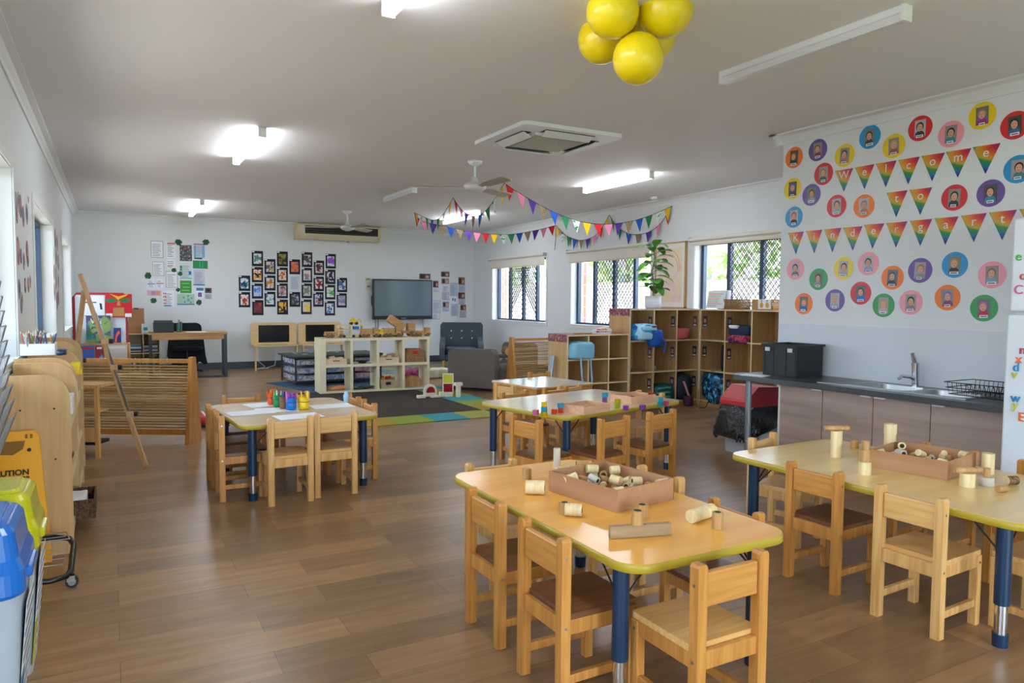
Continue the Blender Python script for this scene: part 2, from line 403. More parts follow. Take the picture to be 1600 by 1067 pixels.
# glazed sliding door near the camera on the left (out of view, added to light the foreground)
dr = bpy.data.objects.new('added_light_door', None); C.objects.link(dr); dr['kind'] = 'structure'; dr.location = (XL-.12, -.1, 0)
MB().box(-.03, .03, -1.4, 1.4, 0, .06, NAVYF).box(-.03, .03, -1.4, 1.4, 2.04, 2.1, NAVYF).box(-.03, .03, -1.4, -1.34, 0, 2.1, NAVYF).box(-.03, .03, 1.34, 1.4, 0, 2.1, NAVYF).box(-.03, .03, -.04, .04, 0, 2.1, NAVYF).build('door_frame', dr)
MB().box(-.002, .002, -1.36, 1.36, .03, 2.07, GLASS).build('door_pane', dr)
for nm, loc, sx, sy, dv in (('a', (XL-.2, -.1, 1.05), 2.8, 2.1, (1, 0, 0)), ('b', ((XL+XW)/2-.1, YF-.2, 1.1), 3.9, 2.2, (0, 1, 0))):
    ld = bpy.data.lights.new('portal', 'AREA'); lo = bpy.data.objects.new('door_light_portal_'+nm, ld); C.objects.link(lo)
    ld.shape = 'RECTANGLE'; ld.size = sx; ld.size_y = sy; ld.cycles.is_portal = True; lo.location = loc
    lo.rotation_euler = Vector(dv).to_track_quat('-Z', 'Z').to_euler()

# roller blinds over the right-hand windows
BLIND = mat('blind_fabric', '#e6e2d6', .8)
def blind(y0, y1, label, drop):
    t = thing('roller_blind', label, 'blind', (XR-.03, (y0+y1)/2, 2.10), group='roller blinds on the right-hand windows'); w = (y1-y0)/2+.03
    MB().cyl((-.035, -w, 0), (-.035, w, 0), .024, BLIND, n=16).build('roll', t)
    MB().box(-.016, -.012, -w+.02, w-.02, -drop, 0, BLIND).build('fabric', t)
    MB().cbox((-.014, 0, -drop-.01), (.014, 2*w-.04, .022), ALM).build('bottom_rail', t)
    b = MB(); b.box(-.06, .014, -w-.004, -w, -.03, .03, STEEL).box(-.06, .014, w, w+.004, -.03, .03, STEEL); b.build('bracket', t)
    MB().tube([(-.05, -w+.01, -.01), (-.05, -w+.01, -.7)], .0015, WHITE, n=5).build('chain', t)
blind(11.0, 13.06, 'cream roller blind rolled up over the far window by the armchairs', .17)
blind(8.14, 10.19, 'cream roller blind rolled up over the middle window beside the framed print', .17)
blind(5.2, 7.25, 'cream roller blind rolled up over the nearest window above the pigeonholes', .06)

# ------------------------------------------------------------ lights on the ceiling
DIFF = mat('tube_diffuser_lit', '#f4f8ff', .4, emit=TUBE); DIFO = mat('tube_diffuser_off', '#dfe1e2', .35)
def batten(x, y0, y1, lit, label):
    L = y1-y0; t = thing('fluorescent_batten', label, 'ceiling light', (x, (y0+y1)/2, H), group='fluorescent battens on the ceiling')
    MB().box(-.026, .026, -L/2, L/2, -.035, 0, WHITE).build('body', t, bevel=.004)
    MB().prism([(-.022, -.075), (.022, -.075), (.03, -.062), (.03, -.045), (.024, -.0355), (-.024, -.0355), (-.03, -.045), (-.03, -.062)], 'y', -L/2+.012, L/2-.012, DIFF if lit else DIFO).build('diffuser', t)
    for s in (-1, 1): MB().cbox((0, s*(L/2-.004), -.039), (.066, .02, .078), WHITE).build('end_cap', t, bevel=.004)
batten(1.125, 6.33, 7.77, True, 'lit batten light on the left of the ceiling, the nearer of the two seen whole')
batten(1.18, 11.4, 13.1, True, 'lit batten light at far left near the back wall')
batten(5.19, 6.25, 7.53, True, 'lit batten light on the right above the bunting')
batten(3.33, 2.17, 3.35, False, 'unlit batten light at top right, nearest to the flag wall')
batten(3.36, 8.62, 9.73, False, 'unlit batten light behind the left blade of the near fan')
batten(1.18, 1.95, 3.37, True, 'lit batten light cut by the top edge of the photo')
batten(5.2, 10.4, 11.9, True, 'lit batten light half hidden behind the left part of the bunting')
# cassette air conditioner
t = thing('cassette_air_conditioner', 'square white ceiling cassette air conditioner in the middle of the ceiling', 'air conditioner', (3.35, 5.45, H-.001))
b = MB(); o_ = .49; i_ = .39
b.prism(rrect(-o_, o_, -.46, .46, .05), 'z', -.03, 0, WHITE); b.build('fascia', t, bevel=.008)
gm = mat('grille_grey', '#a8a399', .6)
b = MB(); b.box(-.27, .27, -.26, .26, -.05, -.031, WHITE); b.box(-.24, .24, -.23, .23, -.056, -.0501, gm)
for k in range(22): b.box(-.24, .24, -.225+k*.0205, -.218+k*.0205, -.06, -.056, mat('grille_light', '#c4c0b6', .6))
b.build('grille', t)
dk = mat('vent_dark', '#4b453d', .8)
for k in range(4):
    R = Euler((0, 0, k*pi/2)).to_matrix(); b = MB()
    b.T = R.to_4x4(); b.box(-.24, .24, .30, .385, -.034, -.0301, dk)
    b.T = R.to_4x4() @ Matrix.Translation((0, .345, -.045)) @ Euler((radians(28), 0, 0)).to_matrix().to_4x4(); b.box(-.235, .235, -.05, .045, -.004, .004, WHITE)
    b.build('louvre', t)
# ceiling fans
BLADE = mat('fan_blade', '#b7aca0', .5)
def fan(x, y, label, rz, col=True):
    t = thing('ceiling_fan', label, 'ceiling fan', (x, y, H), rz, group='white ceiling fans')
    MB().lathe([(.0, 0), (.075, 0), (.07, -.02), (.035, -.045), (.02, -.05), (0, -.05)], WHITE).build('canopy', t)
    MB().cyl((0, 0, -.045), (0, 0, -.2), .012, WHITE).build('down_rod', t)
    MB().lathe([(0, -.155), (.032, -.16), (.036, -.2), (.045, -.215), (.09, -.225), (.115, -.25), (.115, -.275), (.08, -.3), (.03, -.315), (0, -.318)], mat('fan_motor', '#d6d6d4', .3)).build('motor', t)
    for k in range(3):
        a = k*2*pi/3; b = MB(); b.T = Matrix.Rotation(a, 4, 'Z') @ Matrix.Translation((.1, 0, -.262)) @ Euler((radians(-13), 0, 0)).to_matrix().to_4x4()
        b.prism([(0, -.02), (.08, -.03), (.14, -.055), (.55, -.062), (.57, -.04), (.57, .045), (.55, .062), (.14, .055), (.08, .03), (0, .02)], 'z', -.004, .004, BLADE)
        b.build('blade', t)
fan(3.28, 6.73, 'white ceiling fan with three blades above the bunting, the nearer fan', radians(151))
fan(3.365, 11.587, 'white ceiling fan at the far end, in front of the wall air conditioner', radians(40))
# wall air conditioner
t = thing('wall_air_conditioner', 'long cream air conditioner hung high on the back wall', 'air conditioner', (3.83, YB, 2.40))
b = MB(); b.prism([(-.001, 0), (-.001, .29), (-.26, .29), (-.3, .25), (-.3, .09), (-.22, .0)], 'x', -.76, .76, ALM); b.build('casing', t, bevel=.006)
ivy = mat('ac_side', '#d8c9a0', .5)
for s in (-1, 1):
    b = MB(); b.prism([(-.001, -.006), (-.001, .296), (-.262, .296), (-.306, .252), (-.306, .088), (-.225, -.006)], 'x', *sorted((s*.761, s*.80)), ivy); b.build('side_panel', t, bevel=.005)
MB().box(-.66, .74, -.303, -.3005, .10, .245, mat('ac_slot', '#1a1714', .7)).build('air_outlet', t)
for z in (.13, .17, .21): MB().cbox((.04, -.305, z), (1.38, .012, .006), mat('ac_blade', '#57504a', .5), (radians(20), 0, 0)).build('vane', t)
MB().cbox((.3, -.12, -.012), (.2, .12, .02), ALM).build('drain_cover', t)
# smoke alarm + wall speck on the back wall
tag(MB().lathe([(0, 0), (.05, 0), (.045, -.03), (0, -.032)], WHITE).build('smoke_alarm', loc=at_z(1022, 308, H)), 'small round white smoke alarm on the ceiling near the right window wall', 'smoke alarm')
# balloons
BAL = mat('balloon_latex', '#e8cf08', .34, coat=.12)
bl = [(957, 18, 41, 3.45, 'yellow balloon at upper left of the cluster'), (1040, 15, 43, 3.5, 'yellow balloon at upper right of the cluster'), (940, 62, 37, 3.75, 'yellow balloon lowest at the left of the cluster'),
      (997, 92, 39.5, 3.5, 'yellow balloon hanging lowest in the middle of the cluster'), (1018, 58, 37, 3.8, 'yellow balloon mostly hidden behind the others on the right of the cluster'), (985, 20, 36, 3.85, 'yellow balloon at the back of the cluster between the two upper ones')]
for px, py, rr, dp, lb in bl:
    d = ray(px, py); c = Vector((0, 0, EYE))+d*dp; r = rr*dp/FPX
    cc = Vector((0, 0, EYE))+ray(998, 35)*3.7; dv = (c-cc).normalized()
    t = thing('balloon', lb, 'balloon', c, group='yellow balloons tied in a cluster', rot=dv.to_track_quat('-Z', 'Y').to_euler())
    MB().lathe([(0, -1.0*r)]+[(r*sin(pi*j/14)*(1 if j < 8 else 1-.0*(j-7)), -r*cos(pi*j/14)*(1 if j < 8 else 1.08)) for j in range(1, 14)]+[(.008, 1.1*r)], BAL).build('envelope', t)
    MB().lathe([(.008, 1.09*r), (.005, 1.12*r), (.011, 1.16*r), (0, 1.16*r)], BAL).build('knot', t)
cc = Vector((0, 0, EYE))+ray(998, 35)*3.7
tag(MB().tube([cc, (cc.x, cc.y, H)], .0015, WHITE, n=5).build('balloon_string'), 'thin white string hanging the yellow balloons from the ceiling', 'string')

# ------------------------------------------------------------ bunting
FL = {'y': '#f2c511', 'g': '#128048', 'b': '#1a55bd', 'l': None, 'p': '#55309a', 'k': '#f08ab4', 'r': '#d31a26', 'w': None}
LEO = mat('leopard_cloth', '#b09a78', .9, noise=('#4a4030', 160, 1, .5, .55)); PRT = blobs('white_green_print', '#dfeee6', ['#1f8a57'], 26, .58)
FM = {k: (mat('bunting_'+k, v, .85) if v else (LEO if k == 'l' else PRT)) for k, v in FL.items()}
CORD = mat('bunting_cord', '#16181c', .8)
def vpl(p, q, px):   # point on the vertical plane through p,q seen at pixel px
    p = Vector(p); q = Vector(q); nrm = Vector((q.y-p.y, -(q.x-p.x), 0)); d = ray(*px); o = Vector((0, 0, EYE))
    return o+d*((p-o).dot(nrm)/d.dot(nrm))
def bunting(label, spans, seqs, tassel):
    pts = []
    for (p, q, mids) in spans: pts += [Vector(p)]+[vpl(p, q, m_) for m_ in mids]
    pts.append(Vector(spans[-1][1]))
    # smooth
    dense = []
    for i in range(len(pts)-1):
        for k in range(6): dense.append(pts[i].lerp(pts[i+1], k/6))
    dense.append(pts[-1])
    keys = [Vector(s_[0]) for s_ in spans]+[Vector(spans[-1][1])]
    for _ in range(8):
        dense = [dense[0]]+[dense[i] if any((dense[i]-k).length < .005 for k in keys) else (dense[i-1]+dense[i]*2+dense[i+1])/4 for i in range(1, len(dense)-1)]+[dense[-1]]
    o0 = pts[0].copy(); t = thing('bunting', label, 'bunting', o0, group='strings of bunting')
    MB().tube([p-o0 for p in dense], .004, CORD, n=5).build('cord', t)
    # flags by arc length
    cum = [0]
    for i in range(1, len(dense)): cum.append(cum[-1]+(dense[i]-dense[i-1]).length)
    w = .064; rk = []
    def at(a):
        for i in range(1, len(cum)):
            if cum[i] >= a: u = (a-cum[i-1])/max(1e-6, cum[i]-cum[i-1]); return dense[i-1].lerp(dense[i], u)
        return dense[-1]
    rn = random.Random(3+len(spans))
    kc = [cum[min(range(len(dense)), key=lambda i: (dense[i]-k).length)] for k in keys]
    for j, seq in enumerate(seqs):
        a0, a1 = kc[j], kc[j+1]; sp = (a1-a0)/len(seq)
        for k, ch in enumerate(seq):
            s_ = a0+sp*(k+.5); ww = min(w, sp*.42); a, b_ = at(s_-ww), at(s_+ww); mid = (a+b_)/2; hgt = .17*rn.uniform(.94, 1.05)
            wdir = (b_-a); nh = Vector((-wdir.y, wdir.x, 0)); nh = nh.normalized() if nh.length > 1e-5 else Vector((0, 1, 0))
            tip = mid+Vector((0, 0, -hgt))+nh*rn.uniform(-.03, .03)+(b_-a)*rn.uniform(-.12, .12)
            th = nh*.0012; vs = [a-th-o0, b_-th-o0, tip-th-o0, a+th-o0, b_+th-o0, tip+th-o0]
            MB().add([tuple(v) for v in vs], [(0, 1, 2), (3, 5, 4), (0, 3, 4, 1), (1, 4, 5, 2), (2, 5, 3, 0)], FM[ch]).build('flag', t)
    if tassel is not None:
        p = Vector(tassel)-o0; MB().tube([p, p+Vector((.01, 0, -.2)), p+Vector((-.01, 0, -.42))], .005, CORD, n=5).build('loose_tail', t)
A0 = at_z(647, 332, 2.69); A1 = at_z(708, 309, 2.69); A2 = at_z(788, 286, 2.69); A3 = at_x(868, 352, XR-.03); A4 = at_x(952, 336, XR-.03); A5 = at_x(1050, 322, XR-.03)
bunting('upper string of coloured triangle flags rising to a peak beside the near fan', [(A0, A1, [(662, 339), (681, 347), (695, 333)]), (A1, A2, [(722, 331), (742, 340), (758, 332), (775, 309)]),
        (A2, A5, [(805, 298), (842, 320), (879, 338), (915, 349), (951, 351), (989, 346), (1022, 335)])], ['ywgbgwy', 'rkplbgwy', 'rkplbgwyrkplbgwy'], None)
bunting('lower string of coloured triangle flags dipping along the window wall', [(A0, A3, [(654, 343), (669, 349), (695, 353), (725, 361), (772, 367), (805, 366), (838, 360)]),
        (A3, A4, [(882, 368), (904, 377), (926, 372), (940, 358)]), (A4, A5, [(960, 350), (970, 360), (989, 368), (1014, 364), (1033, 350)])], ['rkplblpkrywgblpkr', 'ywgblpkry', 'lgblpkr'], A3)
# ============================================================ THINGS ON THE WALLS
# ---- paintings mounted on black card
BCARD = mat('black_card', '#1a2029', .8); TAGW = mat('tag_white', '#eef0f2', .7)
PA = [ # cx, cy (in a crop 8x from 360,380), ground, colours, scale, description
 (176, 500, '#dbe6ee', ['#3fa2c4', '#2a8c6c', '#23406e'], 'blue and green splashes, upper of the far left pair'),
 (176, 705, '#e9e4e4', ['#e0661c', '#c23d20'], 'one orange figure, lower of the far left pair'),
 (338, 192, '#dfe3ee', ['#cf5a6a', '#4a9a88'], 'a pink bird shape, top of the four in the second column'),
 (338, 393, '#f0e4de', ['#d92a1a', '#f0a81c', '#20202a'], 'red, yellow and black dabs, second down in the second column'),
 (338, 598, '#c4cdf0', ['#3d7be0', '#8db2ea'], 'a pale blue cloud, third down in the second column'),
 (343, 805, '#8c3038', ['#a8402c', '#702a3c'], 'all dark red, bottom of the second column'),
 (495, 293, '#d9d4d0', ['#c9b520', '#6a5a7c'], 'yellow and grey strokes, top of the third column'),
 (495, 497, '#e2e0ea', ['#d48a2a', '#b8703a'], 'an orange butterfly, middle of the third column'),
 (495, 700, '#dde2ec', ['#3f9f58', '#5a6aa0'], 'thin green and blue stripes, bottom of the third column'),
 (650, 197, '#5f7048', ['#1a2024', '#a05a3c', '#8a9a3a'], 'dark green and black, top of the fourth column'),
 (650, 397, '#e6dccb', ['#d4603a', '#b0503a'], 'red stripes on cream, second down in the fourth column'),
 (650, 595, '#dcc0cc', ['#7a5570', '#4a6a60', '#c88a98'], 'dusty pink with dark marks, third down in the fourth column'),
 (652, 797, '#e8a02a', ['#d0451c', '#1c2038', '#f0c42a'], 'orange with a dark patch, bottom of the fourth column'),
 (804, 295, '#e09090', ['#d8402a', '#5578c0', '#e87a2a'], 'red and orange swirl, above the white page'),
 (806, 702, '#a8c8ec', ['#7a6a48', '#4a4250'], 'brown trees over light blue, below the white page'),
 (958, 205, '#c8c4cc', ['#26222c', '#5a5650'], 'black and grey strokes, top of the sixth column'),
 (957, 400, '#dfd9de', ['#e07858', '#6a90b8'], 'a coral heart shape, second down in the sixth column'),
 (955, 595, '#cfcac6', ['#2c3a34', '#7a907a'], 'grey with green black dabs, third down in the sixth column'),
 (950, 795, '#e6cfd8', ['#f0d820', '#f0d820'], 'a yellow sun on pink, bottom of the sixth column'),
 (1107, 308, '#e0c4c4', ['#b84a44', '#4a3038'], 'red and maroon curls, top of the seventh column'),
 (1104, 508, '#eadcdc', ['#b02c2c', '#902838'], 'dense red squiggles, middle of the seventh column'),
 (1100, 702, '#d4cce4', ['#6a4ab0', '#e0a030', '#303858'], 'violet with orange bits, bottom of the seventh column'),
 (1254, 225, '#e0dcf0', ['#7a3cc0', '#9a5ad0'], 'a solid purple shape, top of the eighth column'),
 (1249, 420, '#dcd4e4', ['#241c3c', '#241c3c'], 'one black blot on lilac, second down in the eighth column'),
 (1247, 612, '#dce6e0', ['#4cb45c', '#8ad09a'], 'a light green shape, third down in the eighth column'),
 (1244, 812, '#d8e0e6', ['#1a80b8', '#15628c'], 'a teal blue shape, bottom of the eighth column'),
 (1396, 522, '#dae0ea', ['#2a3866', '#4a6aa8'], 'navy splashes, upper of the far right pair'),
 (1391, 715, '#d3c6dc', ['#a99cc0', '#8a80a8'], 'faint lilac lines, lower of the far right pair')]
FULL = (5, 9, 12, 13, 14); PG = {}
for i, (cx, cy, g, cols, ds) in enumerate(PA):
    c = at_y(360+cx/8, 380+cy/8, YB); t = thing('mounted_painting', "black mounted child's painting, "+ds, 'painting', (c.x, YB, c.z), group='paintings in the cluster on the back wall')
    MB().box(-.099, .099, -.004, -.0005, -.14, .14, BCARD).build('card', t)
    MB().box(-.068, .068, -.006, -.0041, -.096, .092, blobs('painting_%d' % i, PG.get(i, g), cols, 15, .60 if i not in FULL else .50, seed=i, centred=1.9 if i not in FULL else 0)).build('painted_sheet', t)
    MB().box(-.095, -.05, -.006, -.0041, .112, .134, TAGW).build('name_slip', t)
def lines(b, x0, x1, z0, z1, n, m, y=-.0016, frac=.45):
    rn = random.Random(int(abs(x0*1000+z0*777))); h = (z1-z0)/n
    for k in range(n):
        e = x0+(x1-x0)*rn.uniform(.6, 1); b.box(x0, e, y, y+.0006, z0+k*h, z0+k*h+h*frac, m)
INK = mat('print_grey', '#7b8494', .8); INKD = mat('print_dark', '#2e3440', .8)
def sheet(px, py, pw, ph, label, base='#e9eef4', items=(), border=None, group='papers pinned to the back wall', nm='notice', nl=7, X0=210, Y0=360, SC=7.62):
    c = at_y(X0+px/SC, Y0+py/SC, YB); k = (at_y(X0+(px+pw)/SC, Y0+py/SC, YB)-c).x; q = abs((at_y(X0+px/SC, Y0+(py+ph)/SC, YB)-c).z)
    w, h = k/2, q/2; b = MB(); bm = mat('sheet_'+base, base, .55); b.box(-w, w, -.001, -.0002, -h, h, bm)
    if border:
        bo = mat('border_'+border, border, .6); t_ = .006
        b.box(-w, w, -.0018, -.001, h-t_, h, bo).box(-w, w, -.0018, -.001, -h, -h+t_, bo).box(-w, -w+t_, -.0018, -.001, -h, h, bo).box(w-t_, w, -.0018, -.001, -h, h, bo)
    if nl: lines(b, -w*.75, w*.7, -h*.8, h*.75, nl, INK, -.0016, .3)
    for (x0, x1, z0, z1, col) in items: b.box(x0*w, x1*w, -.0024, -.0016, z0*h, z1*h, mat('ink_'+col, col, .7) if isinstance(col, str) else col)
    o = b.build(nm, loc=(c.x, YB, c.z)); tag(o, label, 'poster' if nm == 'poster' else 'notice', group); return o
MOSA = blobs('photo_mosaic', '#c9c2be', ['#2c3040', '#b34a48', '#3f7a58', '#31435f'], 40, .5)
sheet(270, 225, 145, 200, 'white page with a dark border, top left of the notice cluster', border='#4a4a66', nl=8)
sheet(435, 235, 110, 190, 'glossy white page with a pink heading, top of the second notice column', items=[(-.8, .9, .7, .95, '#d98a94')], nl=6)
sheet(612, 270, 145, 190, 'poster of many small dark photos near the top of the notice cluster', items=[(-1, 1, -1, 1, MOSA)], nl=0, nm='poster')
sheet(772, 250, 130, 185, 'light blue table sheet with a pink heading, top right of the notice cluster', '#c3d9ee', [(-1, 1, .82, 1, '#c2788c'), (-1, -.6, -.8, .75, '#7fb0d8'), (.5, 1, -.8, .75, '#7fb0d8'), (-.9, .5, -1, -.82, '#3a4450')], nl=8)
sheet(785, 407, 175, 95, 'wide green sheet with two leaning stems, right of the notice cluster', '#1f8a50', [(-.1, -.02, -.7, .8, '#69c08c'), (.3, .36, -.8, .8, '#69c08c')], nl=0)
sheet(285, 455, 135, 165, 'page with a dotted colour edge below the bordered page', border='#7c84a0', nl=8, items=[(-1, -.9, -.6, .6, '#e0a040')])
sheet(435, 395, 105, 105, 'small white page with a red line in the second notice column', items=[(-.8, .7, -.6, -.5, '#d07070')], nl=4)
sheet(612, 480, 145, 190, 'pale mint page with a blue round badge', '#cfdfe0', [(.45, .9, -.5, -.05, '#2b80b8'), (-.95, -.6, .3, .6, '#357a64'), (-.95, -.6, 0, .25, '#357a64'), (-1, 1, -1, -.92, '#4a90b8')], nl=7)
sheet(445, 582, 140, 190, 'white page with a dark border in the middle of the notice cluster', border='#5a5668', nl=7)
sheet(770, 560, 135, 190, 'lilac page with a teal foot strip, right of the notice cluster', '#c9cddf', [(-1, 1, -1, -.85, '#2c86ae')], nl=9)
sheet(612, 672, 135, 150, 'bright green square sheet in the notice cluster', '#3f9a38', [(-.7, .6, .5, .6, '#9fd890'), (-.5, .7, -.1, 0, '#9fd890'), (-.7, .6, -.6, -.5, '#9fd890')], nl=0)
sheet(200, 630, 90, 110, 'small page with a navy line at the left of the notice cluster', items=[(-1, 1, -.2, -.05, '#3a4a78')], nl=5)
sheet(303, 630, 85, 110, 'small page with a red line beside the navy lined one', items=[(-1, 1, -.1, .08, '#cc5a58')], nl=4)
sheet(235, 745, 165, 62, 'pink and orange strip low at the left of the notice cluster', '#d9b0c4', [(.3, .8, -.8, .8, '#e49a7c'), (-.4, .2, -.7, .6, '#c88aac')], nl=0)
sheet(408, 812, 140, 195, 'page with a column of red dots and a blue foot, bottom of the notice cluster', items=[(-.9+dx*.3, -.72+dx*.3, .55-k*.4, .72-k*.4, '#d8503c') for k in range(4) for dx in (0, 1)]+[(-.9, .5, -.95, -.82, '#4a9ad0')], nl=7)
sheet(612, 822, 205, 130, 'wide mint sheet with round pictures and a blue foot, bottom of the notice cluster', '#a9cbb8', [(-1, 1, -1, -.8, '#2c7cb0')]+[(x, x+.16, z, z+.3, '#4d9a6a') for x, z in ((-.3, .2), (.2, .5), (.6, .1), (-.2, -.6), (.5, -.7))]+[(.15, .45, -.35, .15, '#8a98a8')], nl=0)
sheet(780, 700, 85, 32, 'small teal label above the purple ring sheet', '#2a86ae', nl=0)
sheet(780, 765, 85, 85, 'small sheet with a purple ring', items=[(-.5, .5, -.6, .6, '#7a5aa0'), (-.2, .2, -.25, .2, '#e9eef4')], nl=0)
sheet(880, 715, 80, 62, 'tiny dark photo at the right edge of the notice cluster', '#6a5060', [(-.6, .5, -.4, .6, '#2c2834')], nl=0)
sheet(880, 785, 80, 60, 'tiny blue grey caption at the right edge of the notice cluster', '#aab6c8', nl=3)
LEAFM = mat('paper_leaf', '#1c5a3c', .7)
def leaf(px, py, r, a, label):
    c = at_y(210+px/7.62, 360+py/7.62, YB); t = pi; poly = []
    for i in range(28):
        th = -pi*.86+2*pi*.86*i/27; rr = r*(.72+.28*cos(th))*(1-.16*(i % 4 == 2)); poly.append((rr*cos(th), rr*.8*sin(th)))
    poly.append((-r*.15, 0))
    R = lambda p: (p[0]*cos(a)-p[1]*sin(a), p[0]*sin(a)+p[1]*cos(a))
    b = MB(); pr = [R(p) for p in poly]; b.prism(pr, 'y', -.006, -.004, LEAFM)
    o = b.build('paper_leaf', loc=(c.x, YB, c.z)); tag(o, label, 'leaf', 'green paper leaves among the notices')
leaf(540, 150, .085, 2.6, 'green paper leaf above the photo mosaic poster'); leaf(835, 145, .085, .3, 'green paper leaf at the top right of the notices')
leaf(160, 555, .085, 1.4, 'green paper leaf at the left of the notices'); leaf(482, 470, .06, 3.4, 'green paper leaf above the central bordered page')
leaf(540, 525, .06, 1.2, 'green paper leaf at the left edge of the mint page'); leaf(512, 715, .055, .9, 'small green paper leaf beside the bright green square')
leaf(212, 838, .075, .2, 'green paper leaf at the bottom left of the notices'); leaf(762, 870, .075, 1.1, 'green paper leaf at the bottom right of the notices')
c = at_y(475, 414, YB)
o = MB().box(-.085, .085, -.002, -.0005, -.135, .135, mat('white_page', '#ccd6e2', .6)); lines(o, -.07, .07, -.11, .12, 12, INK, -.0028, .25)
c = at_y(360+806/8, 380+495/8, YB); tag(o.build('notice', loc=(c.x, YB, c.z)), 'white printed page in the middle of the black mounted paintings', 'notice')
# papers right of the television, crop 3.81x from 340,340
P2 = [(1234, 350, 66, 32, 'pair of small photos above the television', '#6a4a44', 0), (1355, 337, 50, 32, 'photo at the top of the papers right of the television', '#6a5a5c', 0), (1355, 378, 46, 34, 'photo second in the tall column right of the television', '#a58a84', 0),
 (1298, 396, 32, 40, 'photo touching the upper right corner of the television', '#704c4c', 0), (1358, 420, 38, 34, 'small lined page below two photos', '#cdd6e2', 3), (1302, 432, 40, 20, 'tiny lined page right of the television', '#d8dee8', 2),
 (1405, 427, 44, 78, 'tall blue grey lined page in the third column', '#b4c3d6', 8), (1452, 377, 38, 44, 'reddish photo at the top of the last column', '#9a5a48', 0), (1454, 420, 38, 40, 'lined page under the reddish photo', '#b8c4d4', 4),
 (1357, 466, 42, 50, 'lined page in the middle of the tall column', '#b9c6d8', 5), (1452, 463, 40, 38, 'dark pink photo in the last column', '#7c4a4c', 0), (1407, 488, 36, 36, 'page with two small black figures', '#e2e6ee', 0),
 (1358, 518, 38, 36, 'photo of pale shapes in the tall column', '#a0949c', 0), (1358, 547, 40, 24, 'caption under the pale photo', '#b8c6d8', 3), (1455, 499, 38, 34, 'lined page under the dark pink photo', '#b4bfd0', 4),
 (1410, 550, 42, 68, 'blue grey lined page at the foot of the third column', '#b7c5d6', 7), (1462, 535, 34, 34, 'photo of three faces in the last column', '#8a5a4c', 0), (1460, 575, 40, 40, 'lined page at the foot of the last column', '#b4bfd0', 4),
 (1302, 530, 50, 75, 'large pale lined page right of the television', '#d4dde8', 8), (1300, 585, 46, 40, 'pale page below the television corner', '#dce4ee', 4), (1410, 395, 1, 1, '', '#fff', 0)]
for px, py, w, h, lb, col, nl in P2[:-1]:
    it = [(-.8, -.1, -.7, .7, '#3a2c30'), (.15, .7, -.6, .3, '#c9a894')] if nl == 0 and col != '#e2e6ee' else [(-.5, -.2, -.4, .5, '#22242c'), (.2, .5, -.6, .4, '#22242c')] if nl == 0 else []
    sheet(px, py, w, h, lb, col, it, nl=nl, X0=340, Y0=340, SC=3.81, border='#8a94a4' if nl > 3 else None, group='papers right of the television')
# wall thermostat left of the tv
for px, py, lb in ((894, 372, 'small white control panel on the wall left of the television, upper'), (897, 415, 'small cream control panel on the wall left of the television, lower')):
    c = at_y(340+px/3.81, 340+py/3.81, YB); tt = thing('wall_control', lb, 'control panel', (c.x, YB, c.z)); MB().box(-.05, .05, -.02, 0, -.05, .05, ALM).build('case', tt, bevel=.004)
    MB().box(-.035, .035, -.0215, -.0201, .0, .035, mat('lcd', '#7c8a80', .3)).build('display', tt)
# television
tv = thing('television', 'large black flat television on the back wall', 'television', (5.13, 13.80, .885))
b = MB(); b.box(-.63, .63, -.02, .05, .0, .80, BLKM); b.build('casing', tv, bevel=.012)
MB().box(-.60, .60, -.0225, -.0201, .07, .775, mat('tv_screen', '#5c6f7a', .14, spec=.8)).build('screen', tv)  # screen colour lightened to stand in for reflections of the room
MB().box(-.60, .60, -.035, -.0201, .01, .055, BLACK).box(-.05, .05, -.037, -.0351, .02, .03, STEEL).build('speaker_bar', tv)
MB().box(-.3, .3, .0501, .165, .2, .6, BLKM).build('wall_bracket', tv)
MB().tube([(-.6, .02, .5), (-.655, 0, .45), (-.65, 0, .3), (-.6, .02, .2)], .01, BLKM).build('side_handle', tv)
tag(MB().tube([(4.66, YB-.02, .88), (4.66, YB-.02, .13)], .006, BLKM, n=6).tube([(4.60, YB-.02, .88), (4.605, YB-.02, .4), (4.66, YB-.02, .3)], .005, BLKM, n=6).tube([(4.95, 13.87, .89), (5.0, 13.87, .78), (5.08, 13.87, .89)], .008, BLKM, n=6).build('cable'), 'black cables hanging below the left half of the television', 'cable')
tag(MB().tube([(5.62, YB-.02, .88), (5.63, YB-.02, .13)], .004, BLKM, n=6).build('cable'), 'thin black cable hanging below the right end of the television', 'cable')

